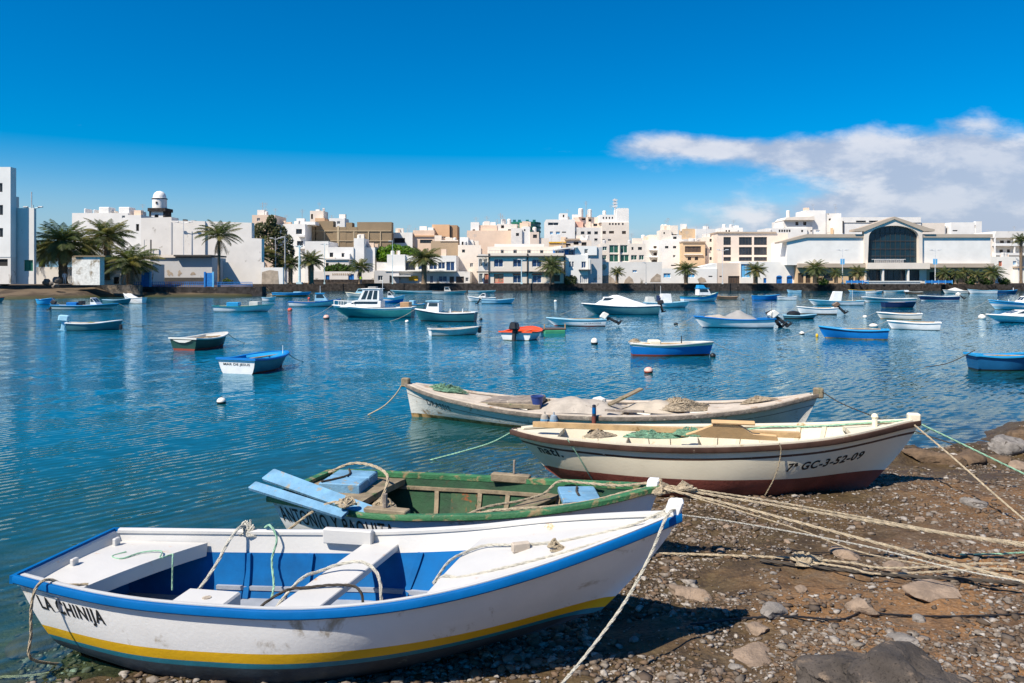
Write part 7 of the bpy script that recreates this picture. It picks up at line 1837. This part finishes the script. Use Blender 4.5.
buoy(676, 324.5, 2.3, 'low dark float between white covered boat and tent boat', B_BLACK, None, .5)
buoy(802, 334.5, 2.4, 'dark topped little buoy right of the twin outboards', BU_W, B_BLACK)
buoy(817, 337, 1.4, 'small yellow buoy at the bow of the bright blue boat', P_YELLOW, None, 1.6)
buoy(865, 318, 2.2, 'white buoy above the bright blue boat', BU_W)
buoy(873.5, 327, 4.2, 'large cream float behind the stern of the bright blue boat', BU_W, None, .55)
buoy(982, 319, 3.6, 'big cream buoy at the nose of the flat white motor boat', BU_W, None)
buoy(309, 299, 1.3, 'tiny red float by the boat on the shingle', BU_R)
buoy(743, 300, 1.3, 'tiny dark buoy left of the open blue boat', B_BROWN)

# ------------------------------------------------------------------ stones, gravel, ropes on the shore
def PGR(px, py, up=0.0):
    """the point of the ground seen at a pixel"""
    Ds = np.linspace(3.2, 30, 1400); k = (px - 512) / FPX; m = (py - HOR) / FPX
    zz = CAMH - m * Ds; g = ground_z(Ds * k, Ds); i = int(np.argmax(zz < g)); D = Ds[i]
    return Vector((k * D, D, g[i] + up))


def rock_material(name, cols, scale=9):
    m = bpy.data.materials.new(name); m.use_nodes = True; t = m.node_tree; t.nodes.clear(); g = NG(t)
    geo = g.n('ShaderNodeNewGeometry'); tc = g.n('ShaderNodeTexCoord')
    r = g.n('ShaderNodeValToRGB'); g.link(geo.outputs['Random Per Island'], r.inputs[0])
    e = r.color_ramp.elements
    while len(e) < len(cols): e.new(.5)
    for i, c in enumerate(cols): e[i].position = i / (len(cols) - 1); e[i].color = tuple(c) + (1,)
    n1 = g.noise(tc.outputs['Object'], scale * 5, 5, .65)
    c = g.mix(g.math('MULTIPLY', g.step(n1, .35, .7), .6), r.outputs[0], (.10, .07, .045, 1))
    b_ = g.n('ShaderNodeBsdfPrincipled'); g.link(c, b_.inputs['Base Color']); b_.inputs['Roughness'].default_value = .9; b_.inputs['Specular IOR Level'].default_value = .2
    bp = g.n('ShaderNodeBump'); bp.inputs['Strength'].default_value = .7; bp.inputs['Distance'].default_value = .01; g.link(n1, bp.inputs['Height']); g.link(bp.outputs[0], b_.inputs['Normal'])
    o = g.n('ShaderNodeOutputMaterial'); g.link(b_.outputs[0], o.inputs[0])
    return m


def gravel():
    N = 120000
    rng = np.random.default_rng(11)
    import bmesh
    protos = []
    for k in range(6):
        bm = bmesh.new(); bmesh.ops.create_icosphere(bm, subdivisions=1, radius=1)
        v = np.array([p.co[:] for p in bm.verts]); f = np.array([[q.index for q in fc.verts] for fc in bm.faces]); bm.free()
        protos.append((v * rng.uniform(.55, 1.3, (len(v), 1)), f))
    # uniform over what the camera sees of the beach, a bit beyond each side
    D = 1 / np.sqrt(rng.uniform(1 / 13.5 ** 2, 1 / 3.9 ** 2, N)); X = rng.uniform(-.62, .82, N) * D; Y = D
    far = rng.random(N) < .25; X = np.where(far, rng.uniform(-1, 9, N), X); Y = np.where(far, rng.uniform(4, 12, N), Y)
    z = ground_z(X, Y); dens = vnoise(X * 1.1, Y * 1.1, 21) * .6 + vnoise(X * 3, Y * 3, 22) * .4
    keep = (z > -.25) & (rng.random(N) < np.clip((dens - .25) * 2.6, .05, 1)) & (rng.random(N) < np.clip(1.15 - .5 * (X > 2.2) * (Y < 6.4), 0, 1))
    keep &= ~((z < .02) & (rng.random(N) < .6))
    X, Y, z = X[keep], Y[keep], z[keep]; n = len(X)
    r = np.clip(rng.lognormal(math.log(.0095), .56, n), .004, .045) * (1 + .25 * (z < .15))
    ang = rng.uniform(0, 6.28, n); pk = rng.integers(0, 6, n)
    V, Fc = [], []; o = 0
    for i in range(n):
        v, f = protos[pk[i]]
        c, s = math.cos(ang[i]), math.sin(ang[i]); a = v * np.array([1.25, .85, .6]) * r[i]
        V.append(np.stack([a[:, 0] * c - a[:, 1] * s + X[i], a[:, 0] * s + a[:, 1] * c + Y[i], a[:, 2] + z[i] + r[i] * .18], 1)); Fc.append(f + o); o += len(v)
    V = np.concatenate(V).astype(np.float32); Fc = np.concatenate(Fc).astype(np.int32)
    me = bpy.data.meshes.new('gravel'); me.vertices.add(len(V)); me.vertices.foreach_set('co', V.ravel()); me.loops.add(Fc.size); me.loops.foreach_set('vertex_index', Fc.ravel())
    me.polygons.add(len(Fc)); me.polygons.foreach_set('loop_start', np.arange(0, Fc.size, 3, dtype=np.int32)); me.update(calc_edges=True)
    me.materials.append(rock_material('gravel_stone', [(.05, .042, .035), (.13, .09, .06), (.19, .125, .08), (.08, .065, .055), (.26, .23, .195), (.14, .10, .07), (.42, .39, .35), (.19, .165, .145)]))
    ob = bpy.data.objects.new('gravel', me); C.objects.link(ob); tag(ob, 'small mixed gravel strewn over the brown shore', 'gravel', kind='stuff')


gravel()
M_STONE = [paint('tan_stone', (.27, .20, .145), rough=.95, var=.3, scale=9, stain='#6f5c48', stain_amt=.3, stain_scale=14, bump=.8, bump_scale=40), paint('grey_stone', (.22, .20, .18), rough=.95, var=.35, scale=9, stain='#3f372f', stain_amt=.4, stain_scale=14, bump=.8, bump_scale=40), paint('brown_stone', (.13, .085, .05), rough=.95, var=.4, scale=9, stain='#5a4a30', stain_amt=.3, stain_scale=12, bump=.8, bump_scale=40)]
def stone(name, label, px, py, rp, sc, mat, seed, sink=.25, group=None, n=3):
    p = PGR(px, py); r = rp / FPX * p.y; p.z += r * sc[2] * (1 - 2 * sink) * .5
    ob = rock_mesh(seed, r, sc, n).build(name, mat, smooth=True, loc=p); ob.rotation_euler = (0, 0, (seed * 1.7) % 3.0 - 1.5)
    return tag(ob, label, 'stone', group)
M_BIGROCK = paint('dark_lava_rock', (.075, .062, .052), rough=.95, var=.4, scale=5, stain='#7a6a5a', stain_amt=.34, stain_scale=8, bump=1.0, bump_scale=28, fine=('#191512', 60.0))
p = PGR(876, 683); ob = rock_mesh(6, .42, (1.0, .72, .46), 5, .6, (.80, .98)).build('rock', M_BIGROCK, smooth=True, loc=(p.x, p.y - .12, p.z + .02)); tag(ob, 'big dark pitted lava rock at the bottom edge of the beach', 'rock')
for i, (px, py, rp, sc, m, lab) in enumerate((
        (690, 597, 22, (1.1, .8, .42), 0, 'flat tan stone just right of the nearest boat shadow'), (773, 613, 15, (1, .9, .5), 1, 'pitted grey stone right of the flat tan stone'), (757, 632, 13, (1, .8, .6), 0, 'small tan stone below the pitted grey one'),
        (862, 612, 15, (1.1, .9, .75), 0, 'upright tan stone over which the dark cable bends'), (932, 594, 24, (1.2, .9, .35), 0, 'pinkish flat stone under the ground ropes'), (846, 556, 15, (1.2, .8, .4), 0, 'pale flat stone just above the ground ropes'),
        (896, 568, 13, (1.1, .9, .5), 0, 'pinkish stone among the ground ropes'), (905, 642, 15, (1.2, .9, .3), 1, 'low grey slab behind the big dark rock'), (755, 657, 24, (1.2, .9, .3), 0, 'wide low tan slab left of the big dark rock'),
        (775, 480, 7, (1.2, .9, .6), 2, 'dark stone in the mud under the red bottom'), (975, 505, 13, (1.2, .9, .5), 1, 'grey stone below the tan mooring rope'), (1005, 450, 17, (1.3, 1, .7), 1, 'grey rock at the water edge, far right'),
        (1018, 441, 12, (1.3, 1, .8), 2, 'dark weedy rock at the right edge beside the water'), (1020, 468, 12, (1.2, 1, .6), 0, 'tan rock at the right edge under the green rope'), (930, 460, 20, (1.6, .8, .42), 2, 'long weed brown ledge rock right of the cream boat bow'), (968, 459, 17, (1.5, .9, .45), 2, 'weed brown ledge rock beside the long one'),
        (997, 462, 12, (1.3, .9, .5), 2, 'smaller weed brown ledge rock, last before the edge'), (44, 642, 30, (1.3, .9, .32), 2, 'brown stone under the clear water at the white boat stern'), (110, 655, 22, (1.4, .9, .3), 2, 'weedy yellow brown stone in the shallows below the lettering'))):
    stone('stone', lab, px, py, rp, sc, M_STONE[m], 80 + i, .3)
rs_ = random.Random(4)
for i in range(24):
    px = rs_.uniform(520, 1020); py = rs_.uniform(515, 680) if i % 3 else rs_.uniform(480, 560)
    if px < 700 and py < 640: px += 240
    stone('stone', 'loose stone half buried among the beach gravel', px, py, rs_.uniform(3, 7.5) * (.6 + (py - 450) / 300), (rs_.uniform(1, 1.3), rs_.uniform(.8, 1), rs_.uniform(.45, .7)), M_STONE[rs_.randrange(3)], 120 + i, .3, 'loose stones on the beach', 2)

# mooring ropes
def pr(name, label, pts, r, mat, sm=6): return rope(name, label, [PT(*p) for p in pts], r, mat, smooth_n=sm)
pr('mooring_rope', 'thick pale rope from the green boat bow, the upper long one across the beach', [(664, 487, 6.86), (760, 503, 6.72), (880, 523, 6.5), (960, 536, 6.3), (1060, 551, 6.05), (1230, 577, 5.6)], .013, P_ROPE)
pr('mooring_rope', 'pale rope twisted beside the upper long one', [(664, 485, 6.88), (770, 501, 6.75), (890, 522.5, 6.5), (960, 535, 6.32), (1060, 548, 6.1), (1240, 576, 5.65)], .009, P_ROPE)
pr('mooring_rope', 'thick pale rope from the green boat bow, the steeper long one', [(664, 489, 6.82), (720, 502, 6.6), (850, 536, 6.1), (960, 565, 5.72), (1060, 592, 5.35), (1180, 626, 5.0)], .013, P_ROPE)
pr('mooring_rope', 'thin white rope running right from the nearest bow', [(682, 515, 5.6), (740, 523, 5.7), (860, 545, 5.75), (960, 570, 5.6), (1060, 588, 5.4), (1180, 612, 5.1)], .006, P_ROPEW)
pr('mooring_rope', 'thin rusty line sagging below the thick bow ropes', [(668, 490, 6.85), (730, 508, 6.5), (800, 530, 6.2), (860, 552, 5.95), (930, 566, 5.8)], .006, P_ROPE)
pr('mooring_rope', 'green rope from the cream boat bow to the right edge', [(914, 421, 8.98), (960, 443, 8.85), (1060, 491, 8.5), (1150, 532, 8.0)], .011, P_ROPEG)
pr('mooring_rope', 'tan rope from the cream boat bow down to the beach', [(912, 423, 8.98), (950, 455, 8.4), (1000, 499, 7.7), (1050, 541, 7.1), (1100, 580, 6.6)], .010, P_ROPE)
pr('mooring_rope', 'dark thin line from the flaking boat end toward the right shore', [(821, 391, 12.95), (845, 405, 12.7), (900, 426, 12.2), (960, 446, 11.4), (1010, 458, 11.0)], .009, P_ROPED)
pr('mooring_rope', 'rope dipping from the flaking boat bow into the water', [(404, 381, 15.0), (396, 394, 15.0), (384, 406, 15.05), (368, 415, 15.1)], .012, P_ROPE)
pr('mooring_rope', 'greenish line from the cream boat stern into the water', [(512, 432, 9.98), (490, 443, 10.6), (460, 452, 11.3), (430, 460, 11.4)], .009, P_ROPEG)
pr('mooring_rope', 'pale rope hanging from the nearest bow down to the gravel', [(676, 509, 5.10), (670, 512, 5.03), (664, 522, 4.99), (650, 556, 4.95), (625, 602, 4.88), (590, 650, 4.76), (552, 696, 4.60)], .010, P_ROPEW)
def L1p(u, y, z): return R1.matrix_basis @ Vector((H1.xx(u, 1), y, z))
rope('mooring_rope', 'rope hanging over the blue rail beside the boat name', [L1p(.11, -.42, .53), L1p(.085, -.50, .55), L1p(.075, -.58, .612), L1p(.07, -.635, .615), L1p(.066, -.67, .57), L1p(.062, -.68, .45), L1p(.06, -.67, .28), L1p(.058, -.66, .12), PGR(64, 668, .015), PGR(50, 676, .015), PGR(20, 679, .015), PGR(-30, 680, .015)], .010, P_ROPE, smooth_n=6)
pr('mooring_rope', 'tan rope tied to the oars and dropping into the water', [(345, 502, 6.98), (330, 503, 7.0), (312, 512, 7.0), (288, 530, 7.05), (262, 548, 7.1)], .012, P_ROPE)
gr_ = lambda pts, up: [PGR(a, b_, up) for a, b_ in pts]
rope('mooring_rope', 'pale rope lying along the ground from the knot to the right', gr_([(806, 563), (850, 567), (880, 572), (930, 571), (985, 568), (1050, 570), (1250, 578)], .03), .010, P_ROPE, smooth_n=6)
rope('mooring_rope', 'straw coloured rope along the ground left of the knot', gr_([(655, 557), (700, 558), (750, 560), (806, 562)], .03), .011, P_ROPE, smooth_n=6)
rope('mooring_rope', 'slack rope looping below the ground knot', gr_([(806, 566), (850, 572), (876, 578), (940, 576), (1000, 573), (1050, 580), (1250, 588)], .03), .009, P_ROPE, smooth_n=6)
rope('mooring_rope', 'dark wet rope lying lowest of the ground lines', gr_([(760, 564), (830, 572), (900, 580), (960, 584), (1050, 590), (1250, 598)], .025), .014, P_ROPED, smooth_n=6)
rope('mooring_rope', 'green line on the ground at the far right', gr_([(960, 559), (1000, 558), (1050, 557), (1250, 565)], .03), .008, P_ROPEG, smooth_n=6)
h_ = heap('rope_knot', P_ROPE, None, 0, 0, 0, .16, .10, .07, 77, 14, .010, 'bundle of knotted pale rope on the ground lines', 'rope'); h_.location = PGR(806, 564, .01)
rope('cable', 'thin black cable crossing the ochre soil', gr_([(690, 627), (740, 622), (790, 620), (840, 622), (866, 613), (885, 617), (940, 619), (1000, 618), (1050, 617), (1250, 625)], .015) , .008, P_BLACK, cat='cable', smooth_n=8)
# ropes aboard the nearest boat
rope('rope', 'pale rope stretched along the near side of the white foredeck', [W1(.985, -.03, 1.0), W1(.93, -.1, .895), W1(.85, -.2, .795), W1(.76, -.3, .705), W1(.69, -.33, .638), W1(.66, -.28, .62), W1(.64, -.25, .48)], .010, P_ROPEW, smooth_n=6)
rope('rope', 'pale rope looped across the middle of the white foredeck', [W1(.985, .02, 1.01), W1(.92, .03, .88), W1(.82, .02, .768), W1(.75, .12, .702), W1(.70, .22, .658), W1(.67, .12, .634), W1(.655, -.05, .625), W1(.648, -.3, .58)], .010, P_ROPEW, smooth_n=6)
h_ = heap('rope_knot', P_ROPE, None, 0, 0, 0, .07, .05, .06, 78, 10, .008, 'small rope knot on the white foredeck', 'rope'); h_.location = W1(.82, -.12, .762)
rope('rope', 'pale rope arching over the white thwart', [W1(.385, -.35, .16), W1(.40, -.28, .34), W1(.425, -.12, .49), W1(.445, .0, .505), W1(.47, .08, .53), W1(.51, .06, .56), W1(.54, .0, .50), W1(.55, -.06, .35), W1(.55, -.1, .12)], .012, P_ROPEW, smooth_n=7)
rope('rope', 'dark rope crossing the white thwart', [W1(.37, -.5, .2), W1(.385, -.42, .38), W1(.42, -.32, .485), W1(.45, -.26, .492), W1(.49, -.2, .495), W1(.525, -.2, .48), W1(.535, -.22, .35), W1(.53, -.25, .12)], .010, P_ROPED, smooth_n=7)
rope('rope', 'pale rope hanging from the far rail knot into the white boat', [W1(.235, .70, .58), W1(.23, .62, .59), W1(.222, .5, .5), W1(.215, .40, .38), W1(.205, .2, .24), W1(.18, .0, .12)], .013, P_ROPEW, smooth_n=7)
rope('rope', 'green white rope dropping beside the far rail knot', [W1(.27, .70, .57), W1(.285, .66, .60), W1(.30, .64, .5), W1(.295, .6, .35), W1(.31, .5, .2), W1(.315, .42, .12)], .009, P_ROPEG, smooth_n=7)
h_ = heap('rope_knot', P_ROPEW, None, 0, 0, 0, .07, .05, .12, 79, 12, .009, 'rope knot tied over the far rail of the nearest boat', 'rope'); h_.location = W1(.24, .70, .50)
rope('rope', 'thin green cord curled on the white stern deck', [W1(.07, .22, .51), W1(.06, .12, .51), W1(.085, .08, .51), W1(.10, .22, .51), W1(.13, .26, .51), W1(.15, .12, .51), W1(.16, .2, .51), W1(.175, .1, .51), W1(.18, .06, .3)], .006, P_ROPEG, smooth_n=6)
# ropes aboard the green boat
def W2(u, y, z): return R2.matrix_basis @ Vector((H2.xx(u, 1), y, z))
rope('rope', 'pale rope along the near rail of the green boat to its bow', [W2(1.0, .0, .80), W2(.93, -.12, .76), W2(.85, -.28, .70), W2(.77, -.40, .665), W2(.68, -.5, .64), W2(.62, -.50, .61), W2(.58, -.46, .56)], .012, P_ROPE, smooth_n=6)
rope('rope', 'rope snaking over the worn green thwart', [W2(.99, .03, .82), W2(.9, .1, .75), W2(.8, .32, .69), W2(.72, .42, .66), W2(.69, .25, .58), W2(.64, .0, .56), W2(.58, -.25, .56), W2(.52, -.5, .5)], .012, P_ROPE, smooth_n=6)
rope('rope', 'thick rope curving over the blue box on the green stern', [W2(.02, .40, .57), W2(.08, .48, .66), W2(.16, .40, .68), W2(.24, .18, .66), W2(.255, .05, .56), W2(.25, -.05, .44)], .015, P_ROPE, smooth_n=7)
h_ = heap('rope_coil', P_ROPE, None, 0, 0, 0, .13, .09, .12, 81, 16, .013, 'coil of pale rope hanging inside the green boat', 'rope'); h_.location = W2(.27, -.12, .40)
h_ = heap('rope_knot', P_ROPE, None, 0, 0, 0, .09, .07, .07, 82, 14, .011, 'rope lashing over the two light blue oars', 'rope'); h_.location = PT(345, 506, 6.93)
h_ = heap('rope_knot', P_ROPE, None, 0, 0, 0, .10, .09, .10, 83, 20, .014, 'fat rope knot around the green boat stem post', 'rope'); h_.location = W2(1.0, .0, .74)
h_ = heap('rope_knot', P_ROPE, None, 0, 0, 0, .09, .05, .06, 84, 14, .012, 'rope knot where the long bow ropes meet', 'rope'); h_.location = PT(684, 490, 6.82)
h_ = heap('rope_knot', P_ROPEW, None, 0, 0, 0, .07, .07, .05, 85, 12, .010, 'rope turns around the nearest boat stem post', 'rope'); h_.location = W1(.985, .0, .96)
# loops hanging on the cream boat side
for i, (u, m, lab) in enumerate(((.165, P_ROPEG, 'thin green line hanging down the cream hull near its name'), (.665, P_ROPE, 'tan line hanging down the cream hull left of the number'))):
    pts = [R3.matrix_basis @ H3.pt(u + .004 * k, H3.zs(u) - z, -1, .035) for k, z in enumerate((-.02, .05, .2, .4, .62))]
    rope('rope', lab, pts, .007, m, smooth_n=5)
rope('rope', 'green rope lying slack along the far rail of the cream boat', [W3(.55, .2, .72), W3(.66, .3, .80), W3(.76, .2, .84), W3(.86, .05, .92), W3(.94, .0, .97), W3(1.0, 0, 1.0)], .011, P_ROPEG, smooth_n=6)
pr('rope', 'line from the blue painted boat on the shingle up to the quay', [(262, 289, 128), (266, 292, 122), (272, 295, 119)], .06, P_ROPE)
pr('mooring_rope', 'slack line from the dark blue boat at the right edge', [(975, 350, 22.0), (962, 357, 22.0), (945, 364, 22.2), (925, 367, 22.5)], .012, P_ROPED)

# ------------------------------------------------------------------ roof clutter of the town
def clutter(root, seed, n):
    """tanks, stair huts, vents and aerials on the flat roofs of one building"""
    rng = random.Random(seed)
    walls = [o for o in root.children if o.name.split('.')[0] in ('wall', 'upper_storey', 'roof_room') and o.type == 'MESH']
    boxes = []
    for w in walls:
        co = [v.co for v in w.data.vertices]
        boxes.append((min(c.x for c in co), max(c.x for c in co), min(c.y for c in co), max(c.y for c in co), max(c.z for c in co)))
    for k in range(n):
        x0, x1, y0, y1, z = rng.choice(boxes)
        if x1 - x0 < 1.5 or y1 - y0 < 2: continue
        x = rng.uniform(x0 + .5, x1 - .5); y = y0 + rng.uniform(.7, min(3.5, y1 - y0 - .5))
        if any(b[0] < x < b[1] and b[2] < y < b[3] and b[4] > z + .1 for b in boxes): continue
        t = rng.random(); mb = MB()
        if t < .35:
            w, h = rng.uniform(.4, 1.1), rng.uniform(.5, 1.5); mb.box(x - w, x + w, y, y + 1.2, z - .5, z + h); mb.build('roof_hut', rng.choice([M_WHITE, M_WHITE2, M_CREAM, M_PEACH]), root)
        elif t < .6:
            mb.lathe([(.4, z - .5), (.4, z + .7), (.3, z + .85), (0, z + .9)], x, y, 10); mb.build('water_tank', rng.choice([M_GREY, M_WHITE2]), root)
        elif t < .85:
            h = rng.uniform(1.2, 3.2); mb.tube([(x, y, z - .5), (x, y, z + h)], .035, n=4)
            for q in range(3): mb.box(x - .5, x + .5, y - .02, y + .02, z + h - .15 - .22 * q, z + h - .11 - .22 * q)
            mb.build('roof_antenna', M_STEELG, root)
        else:
            mb.box(x - .25, x + .25, y, y + .5, z - .5, z + .9); mb.build('chimney', rng.choice([M_PEACH, M_WHITE2, M_TILE]), root)


_n = 0
for o in [o for o in C.objects if o.parent is None and o.get('category') in ('building', 'house') and o.name.split('.')[0] in ('house', 'apartment_block', 'rooftop_house', 'stepped_block', 'terraced_house', 'modern_house')]:
    _n += 1; clutter(o, 300 + _n, 9 if o.name.startswith('stepped') else 6)
